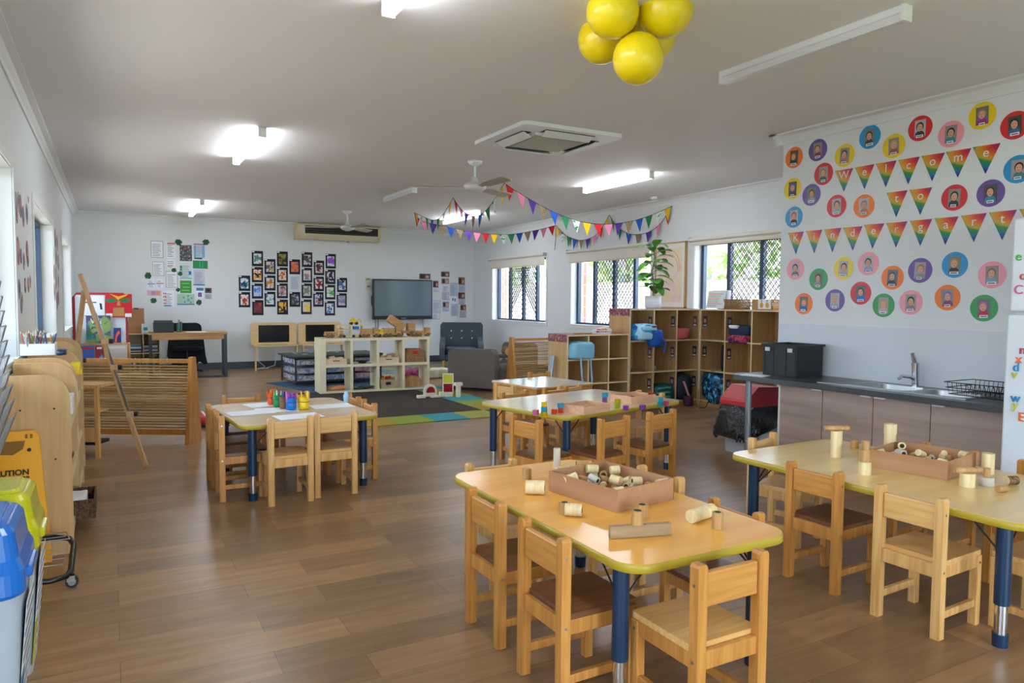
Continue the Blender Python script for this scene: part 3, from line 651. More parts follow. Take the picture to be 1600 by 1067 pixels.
# ---- welcome wall: flags
def rainbow():
    m = mat('rainbow_print', '#ff0000', .28); n = m.node_tree.nodes; l = m.node_tree.links
    tc = n.new('ShaderNodeTexCoord'); nz = n.new('ShaderNodeTexNoise'); nz.inputs['Scale'].default_value = 9
    sub = n.new('ShaderNodeVectorMath'); sub.operation = 'SCALE'; sub.inputs[3].default_value = .03
    ad = n.new('ShaderNodeVectorMath'); ad.operation = 'ADD'; ln = n.new('ShaderNodeVectorMath'); ln.operation = 'LENGTH'
    ma = n.new('ShaderNodeMath'); ma.operation = 'MULTIPLY'; ma.inputs[1].default_value = 5.6
    cr = n.new('ShaderNodeValToRGB'); e = cr.color_ramp.elements
    cs = [(0, '#45207c'), (.12, '#8c1c58'), (.22, '#c41f3a'), (.34, '#d9531f'), (.46, '#dc8a1c'), (.56, '#c9a42c'), (.64, '#2f8f3c'), (.74, '#16804e'), (.84, '#14769c'), (.93, '#174f9c'), (1, '#1c2c6c')]
    e[0].position = 0; e[0].color = (*lin(cs[0][1]), 1); e[1].position = 1; e[1].color = (*lin(cs[-1][1]), 1)
    for p, c in cs[1:-1]: q = e.new(p); q.color = (*lin(c), 1)
    l.new(tc.outputs['Object'], nz.inputs['Vector']); l.new(nz.outputs['Color'], sub.inputs[0]); l.new(tc.outputs['Object'], ad.inputs[0]); l.new(sub.outputs[0], ad.inputs[1])
    an = n.new('ShaderNodeVectorMath'); an.operation = 'MULTIPLY'; an.inputs[1].default_value = (1, .62, 1.12); l.new(ad.outputs[0], an.inputs[0]); l.new(an.outputs[0], ln.inputs[0]); l.new(ln.outputs['Value'], ma.inputs[0]); l.new(ma.outputs[0], cr.inputs[0]); l.new(cr.outputs[0], n['Principled BSDF'].inputs['Base Color'])
    return m
RB = rainbow(); LET = mat('flag_letter', '#dfe9e0', .4)
F1 = [('W', 420, 588, 533, 570, 475, 718), ('e', 545, 567, 666, 545, 604, 703), ('l', 675, 543, 805, 522, 737, 690), ('c', 815, 520, 950, 498, 877, 672), ('o', 960, 495, 1107, 473, 1026, 653), ('m', 1113, 470, 1272, 445, 1187, 630), ('e', 1280, 440, 1455, 413, 1360, 607)]
F2 = [('t', 742, 725, 873, 708, 802, 878), ('o', 885, 707, 1027, 690, 952, 864)]
F3 = [('K', 125, 975, 225, 967, 175, 1110), ('i', 238, 963, 340, 955, 290, 1105), ('n', 352, 953, 460, 943, 403, 1098), ('d', 470, 943, 592, 933, 530, 1087), ('e', 602, 925, 728, 915, 653, 1075), ('r', 740, 915, 872, 903, 800, 1067), ('g', 888, 900, 1027, 888, 952, 1058), ('a', 1042, 885, 1192, 872, 1109, 1050), ('r', 1207, 868, 1368, 850, 1287, 1033), ('t', 1382, 848, 1557, 830, 1464, 1021), ('e', 1572, 828, 1760, 808, 1668, 1005)]
wordn = {0: 'top row', 1: 'middle row', 2: 'long bottom row'}
place = ['first', 'second', 'third', 'fourth', 'fifth', 'sixth', 'seventh', 'eighth', 'ninth', 'tenth', 'eleventh']
for ri, row in enumerate((F1, F2, F3)):
    for k, (ch, x0, y0, x1, y1, x2, y2) in enumerate(row):
        f = lambda x, y: at_x(1200+x/4, 120+y/4, XW)
        a, b_, c = f(x0, y0), f(x1, y1), f(x2, y2); o0 = b_
        t = thing('letter_flag', 'rainbow triangle flag lettered %s, %s from the left in the %s' % (ch, place[k], wordn[ri]), 'flag', (XW-.001, o0.y, o0.z), group='rainbow letter flags on the wall')
        q = [(v.y-o0.y, v.z-o0.z) for v in (a, b_, c)]
        MB().add([(-.0012, *p) for p in q]+[(-.0002, *p) for p in q], [(0, 1, 2), (3, 5, 4), (0, 3, 4, 1), (1, 4, 5, 2), (2, 5, 3, 0)], RB).build('flag', t)
        g = ((q[0][0]+q[1][0]+q[2][0])/3, (q[0][1]+q[1][1]+q[2][1])/3)
        text('letter', ch, .085, LET, t, depth=.0004, loc=(-.0022, g[0], g[1]+.012), rot=(pi/2, 0, -pi/2))
# ---- round photo badges
BC = {'orange': '#ee7a22', 'purple': '#6a4d9c', 'yellow': '#e8cc14', 'blue': '#1c93cf', 'red': '#d22a2e', 'pink': '#ef9aa8', 'green': '#2f9a4e'}
BG = [('orange', 164, 505, 'at the top left corner of the flag wall', '#8a5a3a', '#2a3c34'), ('purple', 312, 458, 'high at the left, next to the top left corner badge', '#7a4a3a', '#8a2a60'), ('yellow', 480, 492, 'just above the flag lettered W', '#3a2a22', '#b06a78'),
 ('blue', 637, 376, 'near the cornice, left of the highest red badge', '#3a2a20', '#2a3a50'), ('yellow', 787, 433, 'above the flags lettered l and c', '#c09a60', '#a04a60'), ('red', 952, 322, 'near the cornice, child in a dark top', '#3a2418', '#2a3048'),
 ('pink', 1144, 358, 'above the flag lettered m, child in a teal top', '#241a18', '#1c8a90'), ('yellow', 1340, 243, 'highest of all, with a child in magenta', '#a87a4a', '#a02a8a'), ('red', 1545, 303, 'cut by the right edge of the photo near the cornice', '#241c1c', '#3a6aa0'),
 ('red', 348, 607, 'left of the flag lettered W', '#9a7440', '#4a5458'), ('yellow', 155, 700, 'at the left edge of the wall in a blue cap', '#2a6ab0', '#3a3a40'), ('purple', 272, 738, 'near the left edge, left of the middle height', '#4a3428', '#9a96b0'),
 ('blue', 163, 877, 'at the left edge just above the flag lettered K', '#8a4a40', '#2a2c40'), ('red', 429, 808, 'glossy one above the flag lettered d', '#5a4038', '#a0a4ac'), ('orange', 600, 808, 'left of the flag lettered t', '#7a7a80', '#c07a6a'),
 ('red', 1165, 755, 'right of the flag lettered o', '#2a1c18', '#2a3034'), ('purple', 1392, 727, 'large one above the end of the long flag row', '#2a2228', '#2a8aa8'), ('blue', 1565, 577, 'cut by the right edge of the photo', '#2a2420', '#3a7a80'),
 ('pink', 172, 1202, 'directly under the flag lettered K', '#2a3448', '#7a6a70'), ('green', 316, 1265, 'below the flag lettered n', '#2a1c18', '#8a948a'), ('yellow', 473, 1197, 'below the flag lettered d', '#30303c', '#a8a49c'),
 ('pink', 628, 1168, 'below the flag lettered e in the long row', '#3a2a28', '#8a9ac0'), ('orange', 779, 1255, 'below the first flag lettered r', '#3a4a6a', '#2a3a60'), ('purple', 951, 1210, 'below the flag lettered g', '#8a7060', '#8a8a98'),
 ('blue', 1168, 1175, 'below the flag lettered a', '#b08a60', '#241c24'), ('pink', 1401, 1237, 'large one beside the fridge', '#8a5a40', '#7aa8b8'), ('orange', 224, 1418, 'lowest at the left end, child in a blue top', '#a07a3a', '#1c5aa8'),
 ('purple', 419, 1397, 'lowest row, second from the left', '#c0a8a0', '#a8a0a8'), ('red', 580, 1352, 'lowest row, third from the left, child in a bright blue top', '#3a3a40', '#1c6ad0'), ('green', 722, 1428, 'lowest row, between the red and the pink ones', '#b09a6a', '#c0b0a8'),
 ('pink', 893, 1410, 'lowest row, third from the right', '#2a2020', '#8a7a80'), ('orange', 1122, 1380, 'lowest row, second from the right', '#7a6ab0', '#8a3a6a'), ('green', 1350, 1445, 'lowest row at the right end, child in a red top', '#a86aa0', '#c01c3a')]
SKIN = mat('photo_skin', '#d9a386', .4)
for i, (col, px, py, pl, hair, top) in enumerate(BG):
    c = at_x(1200+px/4, 120+py/4, XW); rr = .088
    t = thing('photo_badge', '%s round photo badge %s' % (col, pl), 'photo badge', (XW-.001, c.y, c.z), group='round photo badges on the flag wall', rot=(0, 0, -pi/2))
    # local x runs to the right on the wall, -y toward the room
    b = MB(); b.prism(ell(0, 0, rr, rr, 36), 'y', -.0012, -.0002, mat('badge_'+col, BC[col], .3)); b.build('card', t)
    rn = random.Random(i); a = rn.uniform(-.06, .06); b = MB(); b.T = Matrix.Rotation(a, 4, 'Y')
    bgc = rn.choice(['#8f8a84', '#6a6e70', '#a39c98', '#4a4c44', '#70806a', '#b4b4b8']); z = -.0018
    b.box(-.04, .04, z, -.0013, -.058, .058, mat('photo_bg_'+bgc, bgc, .35)); f = lambda poly, y, m_: b.prism(poly, 'y', y-.0004, y, m_)
    hm = mat('photo_h_'+hair, hair, .4); tm = mat('photo_t_'+top, top, .4); dx = rn.uniform(-.005, .005)
    f([(dx-.036, -.058), (dx+.036, -.058), (dx+.03, -.03), (dx+.012, -.018), (dx-.012, -.018), (dx-.03, -.03)], z-.0001, tm)
    f(ell(dx, .012, .027, .031, 18), z-.0006, hm); f(ell(dx, .005, .020, .026, 18), z-.0011, SKIN)
    for s in (-1, 1): f(ell(dx+s*.008, .010, .0028, .0022, 8), z-.0016, HOLE)
    f(ell(dx, -.008, .0065, .0024, 10), z-.0016, mat('photo_mouth', '#a2423c', .4))
    b.build('photo', t)
    b = MB(); b.T = Matrix.Rotation(a, 4, 'Y'); w = rn.uniform(.018, .03)
    b.box(-w, w, -.0046, -.0041, -.064, -.046, TAGW).box(-w*.75, w*.75, -.0050, -.0046, -.058, -.052, INKD); b.build('name_tag', t)

# ---- left wall cut-outs between the openings
OV = ['#b86a6a', '#5a6a8a', '#c9a08a', '#7a5a50', '#4a6a6a', '#a8506a', '#8a8aa0', '#d0b09a', '#3a4a5a']
k = 0
def ovals(grp, cells, nm):
    global k
    for (px, py, hpx) in cells:
        c = at_x(px, py, XL); h = abs((at_x(px, py+hpx, XL)-at_x(px, py-hpx, XL)).z)/2; k += 1
        e_ = .0002*(k % 7); b = MB(); b.T = Matrix.Translation((e_, 0, 0)); b.prism(ell(c.y, c.z, h*.98, h, 20), 'x', XL+.0006, XL+.002, mat('oval_'+OV[k % 9], OV[k % 9], .5)); b.prism(ell(c.y, c.z+h*.1, h*.55, h*.6, 16), 'x', XL+.002, XL+.003, mat('oval_'+OV[(k*4+2) % 9], OV[(k*4+2) % 9], .5))
        b.prism(ell(c.y, c.z-h*.3, h*.25, h*.2, 12), 'x', XL+.003, XL+.0036, mat('oval_in'+OV[(k*5+1) % 9], OV[(k*5+1) % 9], .5))
        tag(b.build('picture_cutout'), 'oval %s and %s picture cutout %s' % (cname(OV[k % 9]), cname(OV[(k*4+2) % 9]), nm), 'picture', grp)
ovals('picture cutouts between the first two left windows', [(24.5, 318, 18), (28.5, 316, 16), (26, 337, 12), (31.5, 322, 18), (36, 338, 16), (41.5, 335, 16), (44, 312, 6), (24.5, 380, 14), (28, 392, 22), (32.5, 400, 12), (37, 408, 14), (42, 392, 16), (43, 403, 14)], 'high between the first two left openings')
ovals('picture cutouts in the lower group on the left', [(26, 448, 14), (30, 452, 16), (34, 470, 14), (39, 446, 12), (44, 445, 12), (33, 478, 12), (47, 440, 10)], 'low between the first two left openings')
ovals('picture cutouts between the far left windows', [(83.5, 368, 12), (86, 372, 14), (89, 380, 12), (84, 398, 14), (87.5, 402, 12), (91, 410, 12), (84, 425, 12), (87, 435, 16), (91, 440, 12), (85, 455, 14), (89, 470, 14), (91, 465, 12), (87, 490, 12)], 'between the second and third left openings')
# framed print between the windows on the right
t = thing('framed_print', 'tall framed print in pale peach behind the leafy plant', 'picture', (XR-.012, 7.70, 1.645), rot=(0, 0, -pi/2))
b = MB(); W, Hh = .31, .45; FR = wood('oak_frame', '#cfa878', '#b98e5c', .5, 2)
for q in ((-W, W, Hh-.014, Hh), (-W, W, -Hh, -Hh+.014), (-W, -W+.014, -Hh, Hh), (W-.014, W, -Hh, Hh)): b.box(q[0], q[1], -.03, .01, q[2], q[3], FR)
b.build('frame', t)
MB().box(-W+.014, W-.014, -.012, -.008, -Hh+.014, Hh-.014, mat('mount_cream', '#ece6dc', .7)).build('mount', t)
b = MB(); pe = blobs('peach_wash', '#ecd8cc', ['#efcdb4', '#e8d0d0', '#e9dcc0'], 5, .5); b.box(-.23, .23, -.0135, -.0121, -.37, .37, pe)
st = mat('print_orange', '#eeb492', .7)
for i in range(12): b.box(-.22+i*.038, -.215+i*.038, -.0145, -.0136, -.36, -.1-.03*sin(i*1.7), st)
for r_ in (.16, .2): 
    for i in range(14):
        a0, a1 = pi*i/14, pi*(i+1)/14; b.prism([(r_*cos(a0), .05+r_*sin(a0)*1.5), ((r_-.012)*cos(a0), .05+(r_-.012)*sin(a0)*1.5), ((r_-.012)*cos(a1), .05+(r_-.012)*sin(a1)*1.5), (r_*cos(a1), .05+r_*sin(a1)*1.5)], 'y', -.0145, -.0136, st)
b.build('print', t)
# ============================================================ CHAIRS AND TABLES
def make_chair(label, fm, bm, sm, group=None, loc=(0, 0, 0), rz=0):
    """child's chair, back at local y=0, sitter faces +y"""
    t = thing('child_chair', label, 'chair', loc, rz, group)
    hw, dp, zs = .1225, .265, .285
    b = MB(); b.prism(rrect(-.135, .135, .012, .285, .012, 3), 'z', zs, zs+.02, sm); b.build('seat', t, bevel=.005)
    b = MB(); b.box(-.104, .104, -.011, .011, .418, .520, bm); b.build('backrest', t, bevel=.006)
    for s in (-1, 1):
        b = MB(); b.prism([(s*hw-.0175, 0), (s*hw+.0175, 0), (s*hw+.0175, .538), (s*hw+.011, .547), (s*hw-.011, .547), (s*hw-.0175, .538)], 'y', -.0175, .0175, fm)
        b.cyl((s*(hw+.0176), 0, .485), (s*(hw+.0186), 0, .485), .005, STEEL, n=8).cyl((s*(hw+.0176), 0, .262), (s*(hw+.0186), 0, .262), .005, STEEL, n=8)
        b.build('leg', t, bevel=.004)
        b = MB(); b.box(s*hw-.016, s*hw+.016, dp-.016, dp+.016, 0, zs-.001, fm); b.cyl((s*(hw+.016), dp, .255), (s*(hw+.0172), dp, .255), .005, STEEL, n=8); b.build('leg', t, bevel=.003)
        MB().box(s*hw-.010, s*hw+.010, .0175, dp-.016, .075, .105, fm).build('stretcher', t, bevel=.003)
    b = MB()
    for s in (-1, 1): b.box(s*hw-.010, s*hw+.010, .0175, dp-.016, .235, zs-.001, fm)
    b.box(-hw+.0176, hw-.0176, -.010, .010, .235, zs+.004, fm).box(-hw+.016, hw-.016, dp-.01, dp+.01, .235, zs-.001, fm); b.build('seat_frame', t, bevel=.002)
    return t
CP = {'o': (ORNG, ORNGH, SEATB), 'p': (PINE, PINEH, PINEH), 'm': (ORNG, ORNGH, PINEH), 'q': (PINE, PINEH, SEATB)}
PROTO = {}
def chair(kind, x, y, deg, label, group, sc=1):
    if kind in PROTO:
        r = dup(PROTO[kind], (x, y, 0), radians(deg), label, group); r.scale = (sc, sc, sc); return r
    PROTO[kind] = make_chair(label, *CP[kind], group=group, loc=(x, y, 0), rz=radians(deg)); return PROTO[kind]
# deg: 0 faces +y, -90 faces +x, 90 faces -x, 180 faces -y
g1 = 'chairs at the near table'
chair('o', 1.235, 2.43, -90, 'orange pine chair on the left side of the nearest table, the farther of the two', g1)
chair('o', 1.222, 1.985, -90, 'orange pine chair on the left side of the nearest table, the nearer one', g1)
chair('m', 1.565, 1.50, 0, 'orange pine chair with a honey seat at the near end of the nearest table', g1)
chair('o', 2.085, 1.98, 90, 'orange pine chair on the right side of the nearest table, nearest of that side', g1, .93)
chair('p', 2.085, 2.42, 90, 'chair on the right side of the nearest table, behind the cardboard box', g1, .93)
chair('p', 1.575, 3.04, 180, 'pale chair at the far end of the nearest table', g1, .95)
g2 = 'chairs at the right-hand table'
chair('o', 2.768, 2.165, -88, 'orange pine chair on the near side of the right-hand table, toward its far end', g2)
chair('p', 2.745, 1.70, -88, 'pale pine chair on the near side of the right-hand table, green screw in back', g2)
chair('p', 3.17, 2.82, 195, 'pale pine chair at the far end of the right-hand table, by the counter', g2)
chair('o', 3.79, 2.15, 90, 'orange chair on the kitchen side of the right-hand table, behind the box', g2)
chair('o', 3.79, 1.68, 90, 'orange chair on the kitchen side of the right-hand table, nearest the fridge', g2)
chair('p', 3.19, 1.27, 0, 'pale pine chair cut by the right edge of the photo', g2)
g3 = 'chairs at the middle table'
chair('o', 2.28, 3.93, -78, 'orange chair at the left end of the middle table', g3)
chair('o', 2.80, 3.70, 12, 'orange chair on the near side of the middle table, below the first wooden tray', g3)
chair('o', 3.26, 3.78, 10, 'orange chair on the near side of the middle table, toward its right end', g3)
chair('o', 2.87, 5.14, 190, 'orange chair on the far side of the middle table, toward the left', g3)
chair('m', 3.32, 5.22, 190, 'orange chair on the far side of the middle table, toward the cubbies', g3)
chair('p', 3.86, 4.62, 100, 'pale chair at the right end of the middle table', g3)
g4 = 'chairs at the left-hand table'
chair('p', .965, 4.60, 3, 'pale pine chair with its back to us at the left-hand table, left of the pair', g4)
chair('p', 1.265, 4.655, 0, 'pale pine chair with its back to us at the left-hand table, right of the pair', g4)
chair('o', .59, 4.96, -90, 'orange chair at the left end of the left-hand table, the nearer one', g4)
chair('o', .58, 5.33, -90, 'orange chair at the left end of the left-hand table, the farther one', g4)
chair('o', .86, 5.88, 180, 'orange chair on the far side of the left-hand table, left', g4)
chair('o', 1.24, 5.86, 180, 'orange chair on the far side of the left-hand table behind the pencil pots', g4)
chair('m', 1.63, 5.09, 90, 'orange chair at the right end of the left-hand table, the nearer one', g4)
chair('m', 1.63, 5.47, 90, 'orange chair at the right end of the left-hand table, the farther one', g4)

def table(cx, cy, L, W, ztop, deg, top, label, inset=.1, insy=.075):
    """adjustable-height classroom table, long side local x"""
    t = thing('classroom_table', label, 'table', (cx, cy, 0), radians(deg), 'adjustable classroom tables')
    b = MB(); b.prism(rrect(-L/2+.004, L/2-.004, -W/2+.004, W/2-.004, .09, 8), 'z', ztop-.027, ztop, top); b.build('tabletop', t)
    b = MB(); po = rrect(-L/2, L/2, -W/2, W/2, .094, 8); pi_ = rrect(-L/2+.0045, L/2-.0045, -W/2+.0045, W/2-.0045, .0895, 8); n = len(po)
    vs = []
    for (q, z) in ((pi_, ztop-.0005), (po, ztop-.005), (po, ztop-.026), (pi_, ztop-.030)): vs += [(x, y, z) for x, y in q]
    b.add(vs, [(j*n+i, (j+1)*n+i, (j+1)*n+(i+1) % n, j*n+(i+1) % n) for j in range(3) for i in range(n)], OLIVE, True); b.build('edge_band', t)
    for sx in (-1, 1):
        for sy in (-1, 1):
            x, y = sx*(L/2-inset), sy*(W/2-insy)
            g = MB().cyl((x, y, .16), (x, y, ztop-.031), .027, NAVY, n=20).build('leg', t)
            MB().cyl((x, y, .045), (x, y, .17), .0225, CHROME, n=20).build('leg_sleeve', g)
            MB().cyl((x, y, 0), (x, y, .05), .026, NAVY, r1=.028, n=20).build('foot_cap', g)
            b = MB()
            for a in ((-sx*.13, 0), (0, -sy*.13)): b.cyl((x, y, ztop-.16), (x+a[0], y+a[1], ztop-.031), .0035, BLKM, n=6)
            b.build('brace', g)
    return t
ZT = .50
table(1.675, 2.315, 1.32, .71, ZT, 90, MAPLE, 'maple topped table nearest the camera, with a cardboard box and loose wooden pieces', .12, .06)
table(3.235, 2.03, 1.42, .86, ZT, 91.5, wood('laminate_yellow', '#efce8c', '#e6c076', .2, 1, .25), 'maple topped table at the right in front of the kitchen counter', .12, .085)
table(3.10, 4.50, 1.30, .92, .53, 12, BEECH, 'beech topped table in the middle with coloured blocks and two wooden trays')
table(1.105, 5.22, .92, 1.05, ZT, 4, BEECH, 'beech topped table at the left with pencil pots and sheets of paper', .09, .11)
# small square wooden table at the back
t = thing('square_wooden_table', 'pale square wooden table with a white top behind the middle table', 'table', (3.62, 5.93, 0), radians(8))
WT = mat('white_top', '#e3dfd6', .15)
b = MB(); b.box(-.35, .35, -.35, .35, .485, .50, PINE); b.build('table_frame_top', t, bevel=.003); MB().box(-.345, .345, -.345, .345, .5001, .506, WT).build('tabletop', t)
b = MB()
for s in (-1, 1): b.box(-.29, .29, s*.315-.011, s*.315+.011, .415, .484, ORNGH).box(s*.315-.011, s*.315+.011, -.29, .29, .415, .484, ORNGH)
b.build('apron', t)
for sx in (-1, 1):
    for sy in (-1, 1): MB().box(sx*.315-.025, sx*.315+.025, sy*.315-.025, sy*.315+.025, 0, .484, ORNG).build('leg', t, bevel=.003)
g5 = 'chairs at the small square table'
chair('p', 3.035, 5.60, -82, 'pale chair at the left corner of the small square table', g5)
chair('p', 3.53, 5.32, 12, 'pale chair pushed to the near side of the small square table', g5)
chair('m', 3.88, 6.42, 188, 'orange chair behind the small square table by the cubbies', g5)

# ---------------------------------------------------------- kitchen counter
CT = mat('counter_charcoal', '#3a3d40', .3, noise=('#4b4e50', 260, 2, .45, .6)); CABW = wood('cabinet_greywood', '#a48c7e', '#8a7466', .5, 1, .3); CABI = mat('cabinet_side', '#cfcabf', .6)
XC = 4.50; Y0c, Y1c = 2.22, 3.865
XQ = XW-XC-.03
t = thing('counter_cabinet', 'long grey woodgrain cupboard under the sink with four doors', 'cabinet', (XC, 0, 0))
b = MB(); b.box(.02, XQ, Y0c, Y1c, .06, .66, CABI).box(.06, XQ, Y0c, Y1c, 0, .06, BLACK).box(0, XQ, Y1c-.016, Y1c+.001, 0, .66, CABI); b.build('carcass', t)
ys = [3.85, 3.468, 3.07, 2.676, 2.225]
for i in range(4):
    d = MB().box(-.002, .018, ys[i+1]+.003, ys[i]-.003, .065, .655, CABW).build('door', t)
    yy = (ys[i+1]+.05) if i in (0, 1, 1) else (ys[i]-.05)
    MB().box(-.016, -.0021, yy-.04, yy+.04, .646, .654, WHITE).build('handle', d)
ct = thing('countertop', 'charcoal speckled countertop with a sink, running to a steel post', 'countertop', (0, 0, 0))
A_ = (4.455, 2.2); B_ = (4.40, 4.19)
b = MB(); sx0, sx1, sA, sB = 4.56, 4.90, 2.50, 3.36   # sink cut-out
b.prism([(4.44, 2.2), (sx0, 2.2), (sx0, sA), (4.44, sA)], 'z', .662, .70, CT)
b.box(4.44, sx0, sA, sB, .662, .70, CT); b.box(sx1, XW-.002, sA, sB, .662, .70, CT); b.box(sx0, XW-.002, 2.2, sA, .662, .70, CT)
b.prism([(4.44, sB), (XW-.002, sB), (XW-.002, 4.30), (4.46, 4.30), (4.40, 4.24)], 'z', .662, .70, CT); b.build('worktop', ct)
sk = thing('double_sink', 'stainless steel double bowl sink let into the countertop', 'sink', (4.73, 2.93, .70))
b = MB()
def bowl(b, x0, x1, y0, y1, d, m):
    o = rrect(x0, x1, y0, y1, .06, 5); i_ = rrect(x0+.03, x1-.03, y0+.03, y1-.03, .05, 5); n = len(o)
    vs = [(x, y, .004) for x, y in o]+[(x, y, -d) for x, y in i_]
    b.add(vs, [(i, n+i, n+(i+1) % n, (i+1) % n) for i in range(n)], m, True); b.add([(x, y, -d) for x, y in i_], [tuple(range(n))], m)
bowl(b, -.13, .14, -.40, -.06, .13, STEEL); b.build('bowl', sk); b = MB(); bowl(b, -.13, .14, -.02, .32, .13, STEEL); b.build('bowl', sk)
b = MB()
for q in ((-.17, -.13, -.43, .43), (.14, .17, -.43, .43), (-.13, .14, -.06, -.02), (-.13, .14, -.43, -.40), (-.13, .14, .32, .43)): b.box(q[0], q[1], q[2], q[3], 0.0, .004, STEEL)
for i in range(5): b.box(-.12, .13, .335+i*.018, .341+i*.018, .004, .006, STEEL)
b.build('drainer_rim', sk)
MB().box(-.19, -.171, -.44, .62, .0005, .0035, STEEL).box(-.17, .17, .431, .60, .0005, .003, CT).build('drainboard', sk)
tp = thing('mixer_tap', 'chrome mixer tap standing behind the sink', 'tap', (4.935, 3.05, .70))
MB().cyl((0, 0, 0), (0, 0, .012), .03, CHROME, n=20).cyl((0, 0, .01), (-.01, 0, .14), .024, CHROME, n=20).build('body', tp)
MB().tube([(-.005, 0, .05), (-.05, .01, .07), (-.12, .025, .08), (-.15, .03, .06)], [.014, .012, .011, .011], CHROME, n=10).build('spout', tp)
MB().cyl((-.01, 0, .14), (-.012, 0, .17), .026, CHROME, n=16).tube([(-.012, 0, .16), (-.03, 0, .20), (-.06, -.006, .235)], [.018, .016, .012], CHROME, n=8).build('lever', tp)
tag(MB().cyl((4.565, 4.225, 0), (4.565, 4.225, .661), .024, mat('post_grey', '#8e959b', .3, metal=.4), n=20).cyl((4.565, 4.225, 0), (4.565, 4.225, .02), .028, STEEL, n=20).cyl((4.565, 4.225, .14), (4.565, 4.225, .15), .026, STEEL, n=20).build('counter_post'), 'grey steel post holding up the open end of the countertop', 'post')
# splashback
struct('trim_7', MB().box(XW-.006, XW-.0005, 2.2, YW-.02, .70, 1.108, mat('splashback', '#d3dbe2', .3)).box(XW-.008, XW-.0005, 2.2, YW-.02, 1.108, 1.116, TRIM))
# dish rack
t = thing('dish_rack', 'black wire dish rack on the countertop by the fridge', 'dish rack', (4.78, 2.47, .706)); b = MB()
W_, L_, z1 = .16, .20, .085
for z, o in ((.01, -.02), (z1, 0), (z1*.6, -.008)): b.tube([(-W_-o*-1, -L_-o*-1, z), (W_+o, -L_+-o, z), (W_+o, L_+o, z), (-W_-o, L_+o, z)], .003, BLKM, n=5, closed=True)
for i in range(14):
    y = -L_+.02+i*(2*L_-.04)/13
    b.tube([(-W_, y, z1), (-W_+.02, y, .01), (W_-.02, y, .01), (W_, y, z1)], .0018, BLKM, n=4)
b.build('wire_basket', t); b = MB()
for i in range(12): b.tube([(-.05+.0*i, -.15+i*.026, .01), (-.02, -.15+i*.026, .07), (.01, -.15+i*.026, .01)], .0018, BLKM, n=4)
b.build('plate_holder', t)
# big black crate on the counter
t = thing('storage_crate', 'tall ribbed black plastic crate on the countertop', 'crate', (4.79, 3.985, .70), radians(0))
b = MB(); hx, hy, hz = .15, .165, .255; th = .006
for s in (-1, 1):
    b.box(s*hx-th/2, s*hx+th/2, -hy, hy, 0, hz, BLACK).box(-hx, hx, s*hy-th/2, s*hy+th/2, 0, hz, BLACK)
b.box(-hx, hx, -hy, hy, 0, th, BLACK)
for y in (-.15, -.06, .06, .15): b.box(-hx-.008, -hx, y-.006, y+.006, .01, hz-.03, BLACK)
for x in (-.13, -.05, .05, .13): b.box(x-.006, x+.006, hy, hy+.008, .01, hz-.03, BLACK)
b.build('tub', t, bevel=.002)
b = MB()
for s in (-1, 1): b.box(s*(hx+.006)-.008, s*(hx+.006)+.008, -hy-.014, hy+.014, hz-.018, hz, BLACK).box(-hx, hx, s*(hy+.006)-.008, s*(hy+.006)+.008, hz-.018, hz, BLACK)
b.build('rim', t, bevel=.002)
gw = mat('crate_clip', '#c9ccce', .4)
for y in (-.11, .11): MB().box(-hx-.02, -hx-.0085, y-.022, y+.022, hz-.06, hz-.03, gw).build('handle_clip', t, bevel=.002)
tag(MB().cbox((4.50, 4.10, .7012), (.15, .20, .002), PAPER, (0, 0, .4)).build('paper_sheet'), 'white paper lying at the open end of the countertop', 'paper')
# fridge with letters
t = thing('fridge', 'white two door fridge at the right edge with magnetic letters', 'fridge', (4.36, 1.87, 0)); FRW = mat('fridge_white', '#dbe3ea', .3)
MB().box(.055, .62, -.31, .31, .03, 1.76, FRW).build('cabinet', t, bevel=.006); MB().box(.08, .60, -.29, .29, 0, .03, BLACK).build('plinth', t)
MB().box(0, .054, -.31, .31, 1.245, 1.76, FRW).build('freezer_door', t, bevel=.012); MB().box(-.012, .054, -.318, .315, .04, 1.23, FRW).build('fridge_door', t, bevel=.012)
MB().box(-.03, -.0125, -.27, -.25, .8, 1.15, WHITE).build('handle', t); MB().box(-.02, -.0005, -.27, -.25, 1.30, 1.5, WHITE).build('handle', t)
for ch, px, py, col, wd_ in (('e', 1592, 401, 'green', 'lying sideways at the top of the freezer door'), ('o', 1599, 431, 'red', 'at the right edge of the freezer door'), ('C', 1592, 453, 'pink', 'low on the freezer door'), ('n', 1598, 547, 'red', 'highest on the lower door'),
        ('x', 1592, 561, 'orange', 'just below the red n'), ('d', 1588, 574, 'blue', 'below the orange x'), ('v', 1585, 585, 'yellow', 'below the blue d'), ('w', 1587, 622, 'blue', 'lone pair, upper'), ('y', 1586, 633, 'yellow', 'lone pair, lower'), ('E', 1596, 652, 'orange', 'lowest on the lower door')):
    xx = 4.36 if py < 490 else 4.348
    c = at_x(px, py, xx-.001); o = text('magnetic_letter', ch, .07, mat('magnet_'+col, {'green': '#3fb62c', 'red': '#d03040', 'pink': '#d05a90', 'orange': '#ea6a20', 'blue': '#1c88c4', 'yellow': '#c4c81c'}[col], .35), depth=.004, loc=(c.x-.0045, c.y, c.z), rot=(pi/2, 0, -pi/2))
    tag(o, '%s magnetic letter %s on the fridge, %s' % (col, ch, wd_), 'magnet', 'magnetic letters on the fridge')
